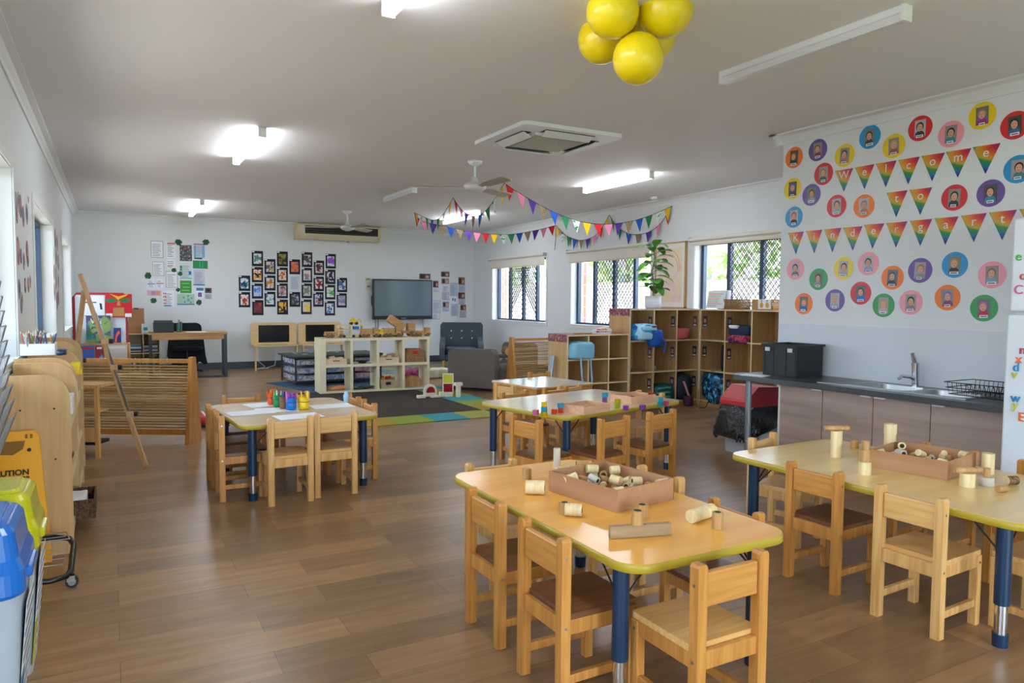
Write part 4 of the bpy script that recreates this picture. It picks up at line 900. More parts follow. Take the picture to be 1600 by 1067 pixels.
# red-lidded bin
t = thing('waste_bin', 'red lidded pale bin with a black liner under the open counter end', 'bin', (4.83, 4.42, 0), radians(0))
BINW = mat('bin_white', '#c3c9cd', .45)
def taper(b, a, c, z0, z1, m, r=.03):
    lo = rrect(-a[0], a[0], -a[1], a[1], r, 4); hi = rrect(-c[0], c[0], -c[1], c[1], r, 4); n = len(lo)
    vs = [(x, y, z0) for x, y in lo]+[(x, y, z1) for x, y in hi]
    b.add(vs, [(i, (i+1) % n, n+(i+1) % n, n+i) for i in range(n)], m, True); b.add(vs[:n], [tuple(range(n))[::-1]], m); b.add(vs[n:], [tuple(range(n))], m); return b
b = MB(); taper(b, (.20, .125), (.225, .14), 0, .40, BINW); b.build('body', t)
b = MB(); prof = [(-.145, .40), (.145, .40), (.145, .44), (.12, .575), (-.06, .585), (-.145, .47)]
b.prism([(y, z) for y, z in [(-.235, .405), (.235, .405), (.235, .44), (.17, .56), (-.10, .575), (-.235, .46)]], 'y', -.15, .15, mat('lid_red', '#b81f24', .35)); b.build('lid', t, bevel=.01)
# liner
vs = []; n = 40; rn = random.Random(5); BAG = bump(mat('bin_liner', '#0d0e10', .25, spec=.7), 30, .8, dist=.02)
for j, (z, k) in enumerate(((.415, 1.02), (.38, 1.06), (.33, 1.10), (.28, 1.16), (.22, 1.10))):
    for i in range(n):
        p = rrect(-.225, .225, -.14, .14, .04, 9)[i]; w = 1+.05*sin(i*2.3+j)+.03*sin(i*5.1)
        q = (p[0]*k*w-(.03*j*.5 if p[0] < 0 else 0), p[1]*k*w, z+.018*sin(i*1.7)*(j > 1)-(.022*j if p[0] < -.1 else 0)); vs.append(q)
b = MB(); b.add(vs, [(j*n+i, j*n+(i+1) % n, (j+1)*n+(i+1) % n, (j+1)*n+i) for j in range(4) for i in range(n)], BAG, True); b.build('bin_liner', t)
b = MB(); b.box(-.06, .12, -.134, -.1305, .03, .17, TAGW); b.build('sticker', t); b = MB(); b.box(-.03, .09, -.136, -.1341, .06, .12, RED); lines(b, -.02, .08, .07, .11, 2, TAGW, -.138, .4); b.build('red_label', t)

# ---------------------------------------------------------- cubbies
def cubby(name, label, cols, rows, W, Hh, D, loc, rz, cat='pigeonhole shelf', base=.06, back=True, m=PLY, e=PLYE, tk=.016, group='wooden pigeonhole units'):
    """front at local y=0 facing -y, width along x from 0"""
    t = thing(name, label, cat, loc, rz, group); b = MB()
    b.box(0, tk, .003, D, 0, Hh, m).box(W-tk, W, .003, D, 0, Hh, m).box(tk, W-tk, .003, D, Hh-tk, Hh, m).box(tk, W-tk, .003, D, base, base+tk, m)
    if base > .02: b.box(tk, W-tk, .02, .035, 0, base, m)
    b.build('case', t)
    cw = (W-tk)/cols; rh = (Hh-tk-base)/rows
    for i in range(1, cols): MB().box(i*cw, i*cw+tk, .006, D-.008, base+tk, Hh-tk, m).build('divider', t)
    for j in range(1, rows):
        for i in range(cols): MB().box(i*cw+tk, (i+1)*cw, .006, D-.008, base+j*rh, base+j*rh+tk, m).build('shelf', t)
    b = MB()
    for i in range(cols+1): b.box(i*cw, i*cw+tk, 0, .0055, base if 0 < i < cols else 0, Hh, e)
    for j in range(rows+1):
        for i in range(cols): b.box(i*cw+tk, (i+1)*cw, 0, .0055, base+j*rh, base+j*rh+tk, e)
    b.build('edging', t)
    if back: MB().box(tk, W-tk, D-.0075, D, base+tk, Hh-tk, m).build('back_panel', t)
    return t, cw, rh
FLO = blobs('floral_contact', '#8c4a48', ['#b5655a', '#5a2c38', '#c98a6a', '#7a3c6a'], 34, .52, .4)
cA, cwA, rhA = cubby('pigeonhole_unit', 'low plywood pigeonhole unit with a floral edge strip and a light blue bag', 3, 3, .865, .905, .40, (4.425, 6.724, 0), 0)
cB, cwB, rhB = cubby('pigeonhole_unit', 'tall plywood pigeonhole unit facing us with the plant on top', 3, 3, 1.09, 1.195, .40, (5.295, 6.724, 0), 0)
cC, cwC, rhC = cubby('pigeonhole_unit', 'tall plywood pigeonhole unit in front of the nearest window', 3, 3, 1.24, 1.195, .38, (6.37, 6.70, 0), -pi/2)
for c_, W_, D_, Hh in ((cA, .865, .40, .905), (cB, 1.09, .40, 1.195)):
    MB().box(-.0015, -.0002, 0, D_, Hh-.085, Hh+.0005, FLO).box(-.0015, W_, .001, D_, Hh+.0002, Hh+.0016, FLO).build('floral_strip', c_)
PHC = ['#4a3444', '#39354a', '#6a4050', '#3c4656', '#503a34', '#45506a', '#5c3a5a']
def cubphoto(c_, x, z, i, side):   # little photos stuck to the dividers
    b = MB(); col = PHC[i % 7]; xs = (x-.0016, x-.0003) if side < 0 else (x+.0003, x+.0016)
    b.box(xs[0], xs[1], .03, .10, z, z+.13, mat('cp'+col, col, .4)); q = xs[0]-.0008 if side < 0 else xs[1]; b.box(q, q+.0008, .045, .085, z+.05, z+.10, SKIN if i % 2 else mat('cp_l', '#a9a4a8', .4)); b.box(q, q+.0008, .04, .09, z+.01, z+.03, TAGW)
    b.build('photo', c_)
i = 0
for k in range(3):
    for j in range(3):
        zz = .06+(j+.45)*rhB; i += 1
        cubphoto(cB, (k+1)*cwB, zz, i, -1)
        if k < 2: cubphoto(cC, k*cwC+.016, zz, i+2, 1)
# kallax-like shelf (no back), slightly turned
kx, cwk, rhk = cubby('cube_shelf', 'ivory two row cube shelf with wooden trucks on top', 4, 2, 1.50, .755, .39, (2.475, 9.70, 0), radians(-3.5), 'shelf', 0, False, IVORY, IVORY, .036, None)
MB().box(-.045, -.0005, 0, .39, 0, .755, IVORY).build('side_panel', kx)

# ---------------------------------------------------------- left low shelf units
def ended(name, label, y0, y1, zt, x1, x0=XL+.03, r=.13, cut=.16):
    t = thing(name, label, 'shelf', (0, 0, 0), 0, 'plywood shelf units along the left wall')
    def panel(y, th):
        p = [(x0, 0), (x1, 0), (x1, zt-r)]+[(x1-r*.9+r*.9*cos(a), zt-r+r*sin(a)) for a in [radians(q) for q in (15, 30, 45, 60, 75, 90)]]+[(x0, zt)]
        b = MB(); b.prism(p, 'y', y, y+th, PLY, sidem=PLYE)
        for (sx, sz) in ((.10, .28), (.24, .28), (.24, .7)): b.cyl((x0+sx, y-.0012, zt-sz*.6), (x0+sx, y-.0002, zt-sz*.6), .005, HOLE, n=8)
        return b
    panel(y0, .018).build('end_panel', t); panel(y1-.018, .018).build('end_panel', t)
    MB().box(x0, x0+.008, y0+.019, y1-.019, .03, zt-.05, PLY).build('back_panel', t)
    for z in (.05, .33, .60):
        MB().box(x0+.009, x1-.02, y0+.019, y1-.019, z, z+.016, PLY).build('shelf', t)
        MB().box(x1-.02, x1-.008, y0+.019, y1-.019, z, z+.045, PLYE).build('shelf_lip', t)
    MB().box(x0+.009, x1-.12, y0+.019, y1-.019, zt-.10, zt-.085, PLY).build('top_shelf', t)
    return t
ended('shelf_unit', 'plywood shelf unit nearest the camera on the left, its curved end panel facing us', 4.20, 4.98, .905, -.19)
ended('shelf_unit', 'plywood shelf unit second along the left wall', 5.02, 5.80, .93, -.192)
ended('shelf_unit', 'plywood shelf unit farthest along the left wall, a little taller', 5.84, 6.38, .985, -.20, cut=.1)
# ============================================================ LEFT FOREGROUND: bins, rack, sign
def wheelie(y0, y1, x0, x1, h, lidm, body, label, lines_):
    cx, cy = (x0+x1)/2, (y0+y1)/2; hx, hy = (x1-x0)/2, (y1-y0)/2
    t = thing('recycling_bin', label, 'bin', (cx, cy, 0), 0, 'recycling bins with swing lids')
    b = MB(); taper(b, (hx*.80, hy*.84), (hx*.97, hy*.97), 0, h*.70, body, .05); b.build('body', t)
    # lid: skirt, dome, flap
    b = MB(); n = 28
    def ring(kx_, ky_, z, r): return [(x, y, z) for x, y in rrect(-hx*kx_, hx*kx_, -hy*ky_, hy*ky_, r, 6)]
    rs = [ring(1.04, 1.04, h*.68, .06), ring(1.07, 1.06, h*.70, .06), ring(1.05, 1.04, h*.79, .06), ring(.95, .95, h*.84, .055), ring(.88, .90, h*.95, .05), ring(.76, .80, h*.985, .04)]; n = len(rs[0])
    b.add([v for r_ in rs for v in r_], [(j*n+i, j*n+(i+1) % n, (j+1)*n+(i+1) % n, (j+1)*n+i) for j in range(5) for i in range(n)]+[tuple(range(5*n, 6*n)), tuple(range(n))[::-1]], lidm, False); b.build('lid', t, bevel=.007, seg=3)
    b = MB(); r1 = [(x, y, h*.99+.012*(1-(y/hy)**2)) for x, y, z in ring(.62, .66, 0, .03)]; r0 = [(x, y, h*.975) for x, y, z in ring(.65, .69, 0, .03)]
    b.add(r0+r1, [(i, (i+1) % n, n+(i+1) % n, n+i) for i in range(n)]+[tuple(range(n, 2*n))], lidm, False); b.build('flap', t, bevel=.004)
    MB().cbox((hx*1.02, 0, h*.74), (.035, hy*.9, .035), lidm).build('handle', t, bevel=.01)
    b = MB(); xx = hx*.885+.004
    b.T = Matrix.Translation((xx+.002, 0, h*.36)) @ Matrix.Rotation(radians(5), 4, 'Y'); b.box(0, .0015, -.11, .12, -.2, .17, mat('label_pale', '#dfe5ea', .4))
    b.box(.0015, .0022, -.12, -.02, -.2, -.05, lines_)
    for k in range(9): b.box(.0015, .0022, -.10 if k > 3 else .01, .11, -.18+k*.04, -.168+k*.04, INK)
    b.build('label_panel', t)
    return t
BWH = mat('bin_body', '#b9c6d6', .4); BGR = mat('bin_body_grey', '#aeb6ba', .4)
wheelie(2.40, 2.78, -.505, -.240, .652, mat('lid_blue', '#0f72d6', .18, coat=.3), BWH, 'pale bin with a glossy blue lid at the lower left corner', mat('label_blue', '#2c6a9c', .4))
wheelie(2.84, 3.17, -.505, -.238, .642, mat('lid_yellow', '#c9c80e', .2, coat=.3), BGR, 'pale bin with a glossy yellow lid just behind the blue lidded one', mat('label_yellow', '#c8bc1e', .4))
# paint drying rack: tilted wire shelves on a wheeled base
t = thing('drying_rack', 'wheeled wire paint drying rack with its shelves folded up, at the left edge', 'drying rack', (-.36, 3.86, 0))
b = MB()
b.tube([(-.14, -.20, .075), (.10, -.20, .055), (.16, -.185, .06), (.175, -.15, .07), (.18, .08, .12), (.16, .12, .14), (.10, .14, .15), (-.14, .14, .15)], .013, BLKM, n=8)
b.cyl((-.14, -.20, .075), (-.14, -.20, 1.3), .010, BLKM).cyl((-.14, .14, .10), (-.14, .14, 1.3), .010, BLKM)
b.build('frame', t)
for k in range(11):
    z = .47+k*.066; b = MB(); b.T = Matrix.Translation((-.14, 0, z)) @ Matrix.Rotation(radians(-(70+k*.9)), 4, 'Y')
    L = .30
    b.tube([(0, -.19, 0), (L, -.19, 0), (L, .15, 0), (0, .15, 0)], .0035, GREYM, n=5, closed=True)
    for i in range(1, 6): b.cyl((0, -.19+i*.0567, 0), (L, -.19+i*.0567, 0), .0018, GREYM, n=4, caps=False)
    for i in range(1, 4): b.cyl((i*L/4, -.19, 0), (i*L/4, .15, 0), .0018, GREYM, n=4, caps=False)
    b.build('wire_shelf', t)
b = MB(); b.tube([(-.13, -.19, .12), (.15, -.19, .12), (.175, -.16, .22), (-.13, -.16, .22)], .003, GREYM, n=5, closed=True).tube([(-.13, .10, .18), (.15, .10, .18), (.175, -.16, .22)], .003, GREYM, n=5)
for i in range(1, 6): b.cyl((-.13, -.19+i*.05, .12+i*.01), (.15, -.19+i*.05, .12+i*.01), .0022, GREYM, n=4)
b.build('wire_basket', t)
for x, y in ((.18, -.16), (-.12, -.18), (-.12, .13)):
    c_ = MB().cyl((x, y-.012, .027), (x, y+.012, .027), .026, BLACK, n=20).cyl((x, y-.0135, .027), (x, y+.0135, .027), .016, mat('wheel_hub', '#8f9498', .4), n=16).build('caster', t)
    MB().box(x-.02, x+.012, y-.017, y-.0135, .03, .062, STEEL).box(x-.02, x+.012, y+.0135, y+.017, .03, .062, STEEL).box(x-.02, x+.012, y-.017, y+.017, .056, .062, STEEL).build('caster_fork', c_)
# folded wet floor sign
SGN = mat('sign_yellow', '#f0a80c', .4)
t = thing('wet_floor_sign', 'folded yellow wet floor caution sign leaning on the nearest shelf end', 'sign', (-.425, 4.13, 0), 0, rot=(radians(-3), 0, 0))
for y in (-.03, 0):
    b = MB(); b.prism([(-.145, 0), (.145, 0), (.105, .62), (.085, .645), (-.085, .645), (-.105, .62)], 'y', y-.009, y+.009, SGN); b.build('panel', t, bevel=.004)
b = MB(); b.prism([(-.09, .60), (.05, .60), (.04, .56), (0, .535), (-.05, .54), (-.09, .56)], 'y', -.0412, -.0392, mat('sign_recess', '#8a5a10', .6)); b.cyl((.065, -.0395, .555), (.065, -.0425, .555), .009, BLACK, n=12)
b.box(.05, .06, -.0412, -.0392, .61, .63, mat('sign_recess', '#8a5a10')).box(.07, .08, -.0412, -.0392, .61, .63, mat('sign_recess', '#8a5a10')); b.build('handle_cutout', t)
tx = at_y(45, 743, 4.088).x+.425
text('lettering', 'CAUTION', .036, BLACK, t, depth=.0008, loc=(tx, -.0402, .449), rot=(pi/2, 0, 0), align='RIGHT', bold=.0014); text('lettering', 'WET FLOOR', .027, BLACK, t, depth=.0008, loc=(tx+.003, -.0402, .419), rot=(pi/2, 0, 0), align='RIGHT', bold=.0011)
# pencils in a white tray on the first units
t = thing('pencil_tray', 'white tray on the left shelf unit holding coloured pencils', 'tray', (-.40, 5.35, .932))
MB().box(-.09, .09, -.11, .11, 0, .005, WHITE).box(-.09, -.085, -.11, .11, .005, .07, WHITE).box(.085, .09, -.11, .11, .005, .07, WHITE).box(-.085, .085, -.11, -.105, .005, .07, WHITE).box(-.085, .085, .105, .11, .005, .07, WHITE).build('tray', t)
rn = random.Random(11); PCC = ['#1f6a4a', '#2a4a9c', '#c8402a', '#2c8a80', '#7a9ab0', '#a83a5a', '#e0872a', '#303a5a', '#5a8a3a', '#d8d0c0']
for i in range(34):
    x, y = rn.uniform(-.075, .075), rn.uniform(-.095, .095); dx, dy = rn.uniform(-.035, .035), rn.uniform(-.04, .04); h = rn.uniform(.10, .135); c = PCC[i % 10]
    p = (-.40+x, 5.35+y, .939); q = (p[0]+dx, p[1]+dy, .939+h)
    pm = mat('pencil_'+c, c, .4); b = MB().cyl(p, q, .0035, pm, n=6); v = (Vector(q)-Vector(p)).normalized(); b.cyl(q, Vector(q)+v*.014, .0035, LOG, r1=.0008, n=6)
    tag(b.build('coloured_pencil'), '%s pencil standing in the white tray on the left shelf unit' % cname(c), 'pencil', 'coloured pencils in the white tray')
tag(MB().pillow((-.27, 5.15, .955), (.05, .14, .035), NAVY, seed=3).build('pencil_case'), 'small navy pencil case lying beside the pencil tray', 'pencil case')
t = thing('tape_dispenser', 'yellow tape holder with an orange end on the corner of the second left shelf unit', 'dispenser', (-.215, 5.12, .82))
MB().box(-.01, .05, -.05, .05, 0, .01, YEL).box(.04, .05, -.05, .05, .01, .035, YEL).box(-.01, .04, -.05, -.04, .01, .07, YEL).box(-.01, .04, .04, .05, .01, .07, YEL).build('holder', t, bevel=.003); MB().cyl((-.012, -.062, .04), (-.012, -.051, .04), .018, ORA, n=16).build('end_disc', t)
# contents of left units
WB = mat('box_white', '#dfe2e4', .5); WCK = mat('wicker_tan', '#a5794a', .8, noise=('#6e4c2c', 90, 2, .42, .58))
for (y, z, w, h, m_, lb) in ((5.25, .618, .2, .14, WB, 'white box of papers on the upper shelf of the second left unit'), (4.75, .618, .22, .12, WB, 'white box on the upper shelf of the nearest left unit'), (5.2, .348, .25, .13, WB, 'white box on the middle shelf of the second left unit')):
    t = thing('storage_box', lb, 'box', (-.30, y, z)); b = MB(); b.box(-.12, .10, -w/2, w/2, 0, h, m_); b.build('box', t, bevel=.004)
    for k in range(4): MB().box(-.1+k*.02, -.095+k*.02, -w/2+.02, w/2-.02, h+.0005, h+.03, PAPER).build('paper', t)
t = thing('wicker_basket', 'dark wicker basket sticking out of the lowest shelf on the left', 'basket', (-.24, 4.72, .066)); WK2 = mat('wicker_dark', '#6b4d30', .8, noise=('#3e2c1b', 90, 2, .42, .58))
b = MB(); b.box(-.12, .14, -.16, .16, 0, .01, WK2); b.box(-.12, -.11, -.16, .16, .01, .11, WK2).box(.13, .14, -.16, .16, .01, .11, WK2).box(-.11, .13, -.16, -.15, .01, .11, WK2).box(-.11, .13, .15, .16, .01, .11, WK2); b.build('basket', t, bevel=.004); MB().pillow((0, 0, .07), (.2, .26, .08), PAPER, seed=4).build('contents', t)

# ---------------------------------------------------------- bamboo slat dividers
BAM = wood('bamboo', '#c39a5c', '#9c7038', .6, 0); BAM2 = mat('bamboo_light', '#d2b27a', .6)
def divider(loc, rz, L, Hh, label, fm, n):
    t = thing('slatted_divider', label, 'divider', loc, rz, 'bamboo slat room dividers')
    for x in (0, L):
        b = MB(); b.prism([(-.13, 0), (.13, 0), (.035, Hh), (-.035, Hh)], 'x', x-.018, x+.018, fm); b.build('upright', t, bevel=.004)
    MB().box(.018, L-.018, -.02, .02, Hh-.055, Hh-.02, fm).build('rail', t); MB().box(.018, L-.018, -.02, .02, .07, .12, fm).build('rail', t)
    rn = random.Random(2); z = .135
    while z < Hh-.075:
        r = rn.uniform(.0075, .0095); b = MB(); y = rn.uniform(-.006, .006)
        pts = [(.018, y, z)]+[(L*k/5, y+rn.uniform(-.003, .003), z+rn.uniform(-.002, .002)) for k in range(1, 5)]+[(L-.018, y, z)]
        b.tube(pts, r, BAM if rn.random() < .6 else BAM2, n=6); b.build('bamboo_slat', t); z += r*2+.0075
    return t
divider((.615, 6.96, 0), radians(150), 1.05, .765, 'bamboo slatted divider with orange wooden uprights on the left of the room', ORNG, 40)
divider((4.90, 8.86, 0), radians(4), .95, .77, 'bamboo slatted divider behind the low pigeonhole unit', ORNG, 40)
# low stand in front of the left divider
t = thing('low_stand', 'small pale wooden stand with a tray top in front of the left divider', 'stand', (-.235, 6.80, 0), radians(-30))
MB().box(-.2, .21, -.12, .12, .565, .59, PINE).build('top', t); b = MB()
for x in (-.19, .19): MB().box(x-.014, x+.014, -.11, -.08, 0, .564, PINE).build('leg', t)
MB().box(-.176, .176, -.105, -.09, .13, .24, PINE).build('front_board', t); MB().box(-.17, .17, -.08, .10, .10, .125, BLACK).build('lower_shelf', t)
MB().box(-.17, .17, -.08, .1, .36, .375, PINE).build('shelf', t)
# easel
t = thing('easel', 'tall folding wooden easel with metal strips, left of the middle of the room', 'easel', (0, 0, 0))
EW = wood('easel_wood', '#d0a87a', '#b98d5c', .5, 2)
def strut(p, q, w, m_): 
    b = MB(); p = Vector(p); q = Vector(q); d = (q-p); L = d.length; b.T = Matrix.Translation(p) @ d.to_track_quat('Z', 'Y').to_matrix().to_4x4(); b.box(-w[0]/2, w[0]/2, -w[1]/2, w[1]/2, 0, L, m_); return b
f1 = Vector((.204, 6.144, .002)); top = Vector((-.2, 6.3, 1.46)); apex = Vector((-.178, 6.32, 1.335)); f2 = Vector((-.31, 6.62, .0))
strut(f1, f1.lerp(top, .27), (.028, .03), EW).build('leg', t); strut(f1.lerp(top, .16)+Vector((-.0, .03, 0)), top, (.028, .026), EW).build('leg', t)
s1 = strut(f1.lerp(top, .28)+Vector((.012, .0, 0)), f1.lerp(top, .80)+Vector((.012, 0, 0)), (.006, .02), STEEL); s1.build('metal_strip', t)
l2 = apex+(Vector((-.40, 6.20, .0))-apex)
strut((-.36, 6.72, .005), apex, (.028, .026), EW).build('leg', t)
for p in (f1.lerp(top, .275), f1.lerp(top, .655), Vector((-.25, 6.48, .80)), f1.lerp(top, .52)):
    g = MB().cbox(p+Vector((.012, -.015, 0)), (.05, .03, .04), EW).build('clamp_block', t); MB().cyl(p+Vector((.035, -.01, .0)), p+Vector((.065, -.02, .0)), .018, BLACK, n=10).build('wing_nut', g)
MB().cyl(apex+Vector((-.02, 0, 0)), apex+Vector((.03, -.01, 0)), .006, STEEL).build('hinge_pin', t)

# ---------------------------------------------------------- far left corner: boards, books, desk
t = thing('book_stand', 'red edged whiteboard book stand behind the easel', 'stand', (-.15, 12.7, 0)); RF = mat('stand_red', '#b01c2c', .4)
MB().box(-.33, .34, .0, .02, .42, 1.32, mat('board_white', '#dde4ea', .35)).build('board', t)
b = MB()
b.tube([(-.35, .01, 0), (-.35, .01, 1.28), (-.31, .01, 1.34), (.31, .01, 1.34), (.35, .01, 1.28), (.35, .01, 0)], .018, RF, n=8); b.build('frame', t)
MB().box(-.33, .33, -.06, .0, .57, .585, WHITE).build('ledge', t)
def flatpic(nm, label, x0, x1, y, z0, z1, base, adds, cat='poster', grp=None):
    b = MB(); b.box(x0, x1, y-.004, y, z0, z1, base)
    for poly, m_, k in adds: b.prism(poly, 'y', y-.005-k*.0012, y-.004-k*.0012+.0001, m_)
    return tag(b.build(nm), label, cat, grp)
RM = mat('poster_red', '#cc1420', .6); GN = mat('poster_green', '#2f7a44', .6); YO = mat('poster_gold', '#f0b414', .6); TNp = mat('poster_tan', '#b5874a', .6)
x, z = .0, 1.05
flatpic('poster', 'red poster with a leaf and gold paper face, on the book stand', -.20+.12, .28, 12.66, .98, 1.34, RM, [(ell(.0, 1.24, .075, .035, 16), GN, 1), (ell(.19, 1.24, .075, .035, 16), GN, 1),
   ([(-.03, 1.345), (.10, 1.30), (.24, 1.345), (.2, 1.31), (.12, 1.27), (.09, 1.245), (.06, 1.28)], YO, 2), ([(.085, 1.24), (.11, 1.24), (.125, 1.16), (.07, 1.16)], TNp, 1), ([(.02, 1.0), (.17, 1.0), (.17, 1.13), (.02, 1.13)], TNp, 1),
   ([(-.075, .985), (.01, .985), (.01, 1.04), (-.075, 1.04)], TAGW, 2), ([(.18, .985), (.27, .985), (.27, 1.04), (.18, 1.04)], TAGW, 2)])
o = flatpic('page', 'white page with a small drawing on the book stand, left of the red poster', -.40, -.09, 12.675, .98, 1.30, TAGW, [([(-.35, 1.20), (-.2, 1.20), (-.2, 1.215), (-.35, 1.215)], INKD, 1), ([(-.15, 1.1), (-.12, 1.1), (-.13, 1.19), (-.16, 1.2)], INKD, 1), ([(-.36, 1.0), (-.12, 1.0), (-.12, 1.01), (-.36, 1.01)], INKD, 1)], 'page')
COV = blobs('cover_jungle', '#2a8fae', ['#3a7a4a', '#5a4a70', '#8aa85a'], 9, .5)
t = thing('picture_book', 'large picture book with a teal cover and white title on the book stand', 'book', (-.18, 12.62, .59)); MB().box(-.16, .16, 0, .02, 0, .42, COV).build('cover', t)
text('title', 'Wi', .12, TAGW, t, depth=.001, loc=(-.03, -.002, .33), rot=(pi/2, 0, 0))
flatpic('picture_book', 'narrow dark blue book with an orange dinosaur shape on the book stand', .02, .12, 12.63, .59, .82, mat('cover_navy', '#2a2c7c', .5), [([(.03, .6), (.06, .6), (.065, .68), (.09, .72), (.11, .74), (.09, .78), (.06, .74), (.045, .70)], ORA, 1)], 'book')
# low display shelf with books in front
t = thing('book_display', 'low wooden book display full of picture books', 'bookcase', (-.20, 11.45, 0))
MB().box(-.38, .42, .02, .3, 0, .05, PLY).box(-.38, -.36, .0, .3, .051, .64, PLY).box(.40, .42, 0, .3, .051, .64, PLY).box(-.359, .399, .28, .3, .051, .64, PLY).build('case', t)
MB().box(-.359, .399, .06, .279, .38, .395, PLY).box(-.359, .399, .04, .06, .34, .40, PLY).box(-.359, .399, .0, .02, .06, .15, PLY).build('shelf', t)
bb = [(-.35, -.02, '#2a6ac8', 'wide blue picture book with a red corner in the low display'), (-.01, .09, '#a01c3c', 'dark red picture book in the low display'), (.10, .38, '#d8d4cc', 'pale picture book with a red bird in the low display')]
for x0, x1, c, lb in bb:
    flatpic('picture_book', lb, -.2+x0, -.2+x1, 11.50, .40, .62, mat('cov'+c, c, .4), [([(-.2+x0+.02, .57), (-.2+x1-.02, .57), (-.2+x1-.02, .60), (-.2+x0+.02, .60)], RM if 'blue' in lb else TAGW, 1), ([(-.2+x0+.03, .43), (-.2+x0+.10, .43), (-.2+x0+.08, .5)], RM if 'bird' in lb else mat('lt_blue', '#7ab8e8', .5), 1)], 'book', 'books in the low display')
# back cubby with magazines
cubby('magazine_shelf', 'plywood shelf with magazines and folders left of the desk', 2, 2, .50, .70, .30, (.19, 13.25, 0), 0, 'shelf', .05, True, group=None)
MG = ['#e6e8ea', '#2a3038', '#3f6fa8', '#c9ccd0', '#e6e8ea', '#39414a', '#6aa0c8', '#d8dadc']
for col in range(2):
    for k in range(7):
        c = MG[(k+col*3) % 8]; z = .405+k*.016
        tag(MB().box(.205+col*.242, .41+col*.242, 13.27, 13.49, z, z+.013, mat('mag'+c, c, .5)).build('magazine'), '%s magazine, number %s from the bottom of the %s stack left of the desk' % (cname(c), ['one', 'two', 'three', 'four', 'five', 'six', 'seven'][k], ('left', 'right')[col]), 'magazine', 'magazines stacked left of the desk, '+('left', 'right')[col])
    for k in range(9):
        c = MG[(k*3+col) % 8]; x_ = .205+col*.242+k*.022
        tag(MB().box(x_, x_+.015, 13.27, 13.47, .067, .067+.19+.02*(k % 3), mat('mag'+c, c, .5)).build('folder'), '%s folder, number %s from the left on the lower %s shelf by the desk' % (cname(c), ['one', 'two', 'three', 'four', 'five', 'six', 'seven', 'eight', 'nine'][k], ('left', 'right')[col]), 'folder', 'folders standing left of the desk, '+('left', 'right')[col])
t = thing('clipboard_box', 'brown cardboard organiser holding a clipboard on the magazine shelf', 'organiser', (.35, 13.39, .701)); b = MB(); b.box(-.12, .12, -.1, .1, 0, .20, CARD); b.build('box', t)
MB().cbox((-.0, -.09, .30), (.23, .006, .22), mat('clip_brown', '#b0845a', .6), (.1, 0, 0)).build('clipboard', t); MB().cbox((0, -.1, .405), (.07, .012, .02), BLKM).build('clip', t)
tag(MB().box(.42, .60, 13.26, 13.27, .701, .86, mat('card_mint', '#cfe2de', .4)).box(.45, .51, 13.258, 13.2599, .75, .80, mat('teal_ink', '#2c90a0', .4)).build('display_card'), 'pale mint card with a teal square standing on the magazine shelf', 'card')
tag(MB().cbox((.62, 13.38, .785), (.10, .05, .14), mat('cloth_blue', '#2a3c90', .7), (0, .5, .4)).build('blue_pouch'), 'dark blue pouch leaning on top of the clutter left of the desk', 'pouch')
# desk
DW = wood('desk_wood', '#b98c56', '#9c7240', .5, 0)
t = thing('desk', 'wooden desk with black metal legs against the far wall', 'desk', (1.085, 12.90, 0), radians(-3))
MB().box(-.58, .58, -.30, .30, .70, .73, DW).build('desktop', t); MB().box(-.55, .55, -.29, -.27, .62, .699, DW).build('apron', t)
for x in (-.55, .55):
    b = MB()
    for y in (-.27, .27): b.box(x-.022, x+.022, y-.022, y+.022, 0, .699, BLKM)
    b.box(x-.02, x+.02, -.247, .247, 0, .04, BLKM); b.build('leg_frame', t)
MB().box(-.52, .52, -.285, -.255, .0, .03, BLKM).build('foot_rail', t)
t = thing('laptop_bag', 'black box of files on the left end of the desk', 'box', (.72, 12.87, .731)); MB().box(-.14, .15, -.12, .12, 0, .16, BLACK).build('box', t, bevel=.01); MB().box(-.13, .13, -.10, .1, .1601, .19, mat('file_navy', '#2a3444', .6)).build('files', t)
for x, c, h in ((.93, '#2c8a62', .13), (.98, '#3a6a58', .17), (.955, '#7f8a90', .2)): tag(MB().cyl((x, 12.85+.03*(c == '#7f8a90'), .731), (x, 12.85+.03*(c == '#7f8a90'), .731+h), .016, mat('bot'+c, c, .2), n=12).build('bottle'), {'#2c8a62': 'short green bottle on the desk', '#3a6a58': 'dark green bottle on the desk, right of the short one', '#7f8a90': 'tall grey bottle on the desk behind the green ones'}[c], 'bottle')
tag(MB().cbox((1.2, 12.85, .732), (.3, .2, .002), PAPER).build('paper_sheet'), 'white papers lying on the wooden desk', 'paper')
t = thing('office_chair', 'black fabric chair with a garment over its back behind the desk', 'chair', (1.1, 13.43, 0)); BF = mat('black_cloth', '#101216', .9)
b = MB(); b.prism(rrect(-.25, .25, .45, .86, .09, 6), 'y', .05, .10, BF); b.build('backrest', t); MB().pillow((0, -.13, .43), (.46, .42, .07), BF, seed=1).build('seat', t)
b = MB(); b.prism([(-.27, .62), (.27, .62), (.30, .3), (.33, .16), (.28, .14), (.2, .20), (.1, .1), (-.05, .16), (-.2, .12), (-.30, .3)], 'y', -.02, .045, BF); b.build('draped_garment', t, bevel=.01)
MB().cyl((0, -.1, .08), (0, -.1, .4), .025, BLKM).build('column', t)
for k in range(5): a = k*2*pi/5; MB().cyl((0, -.1, .09), (.24*cos(a), -.1+.24*sin(a), .04), .016, BLKM, n=8).build('leg', t)

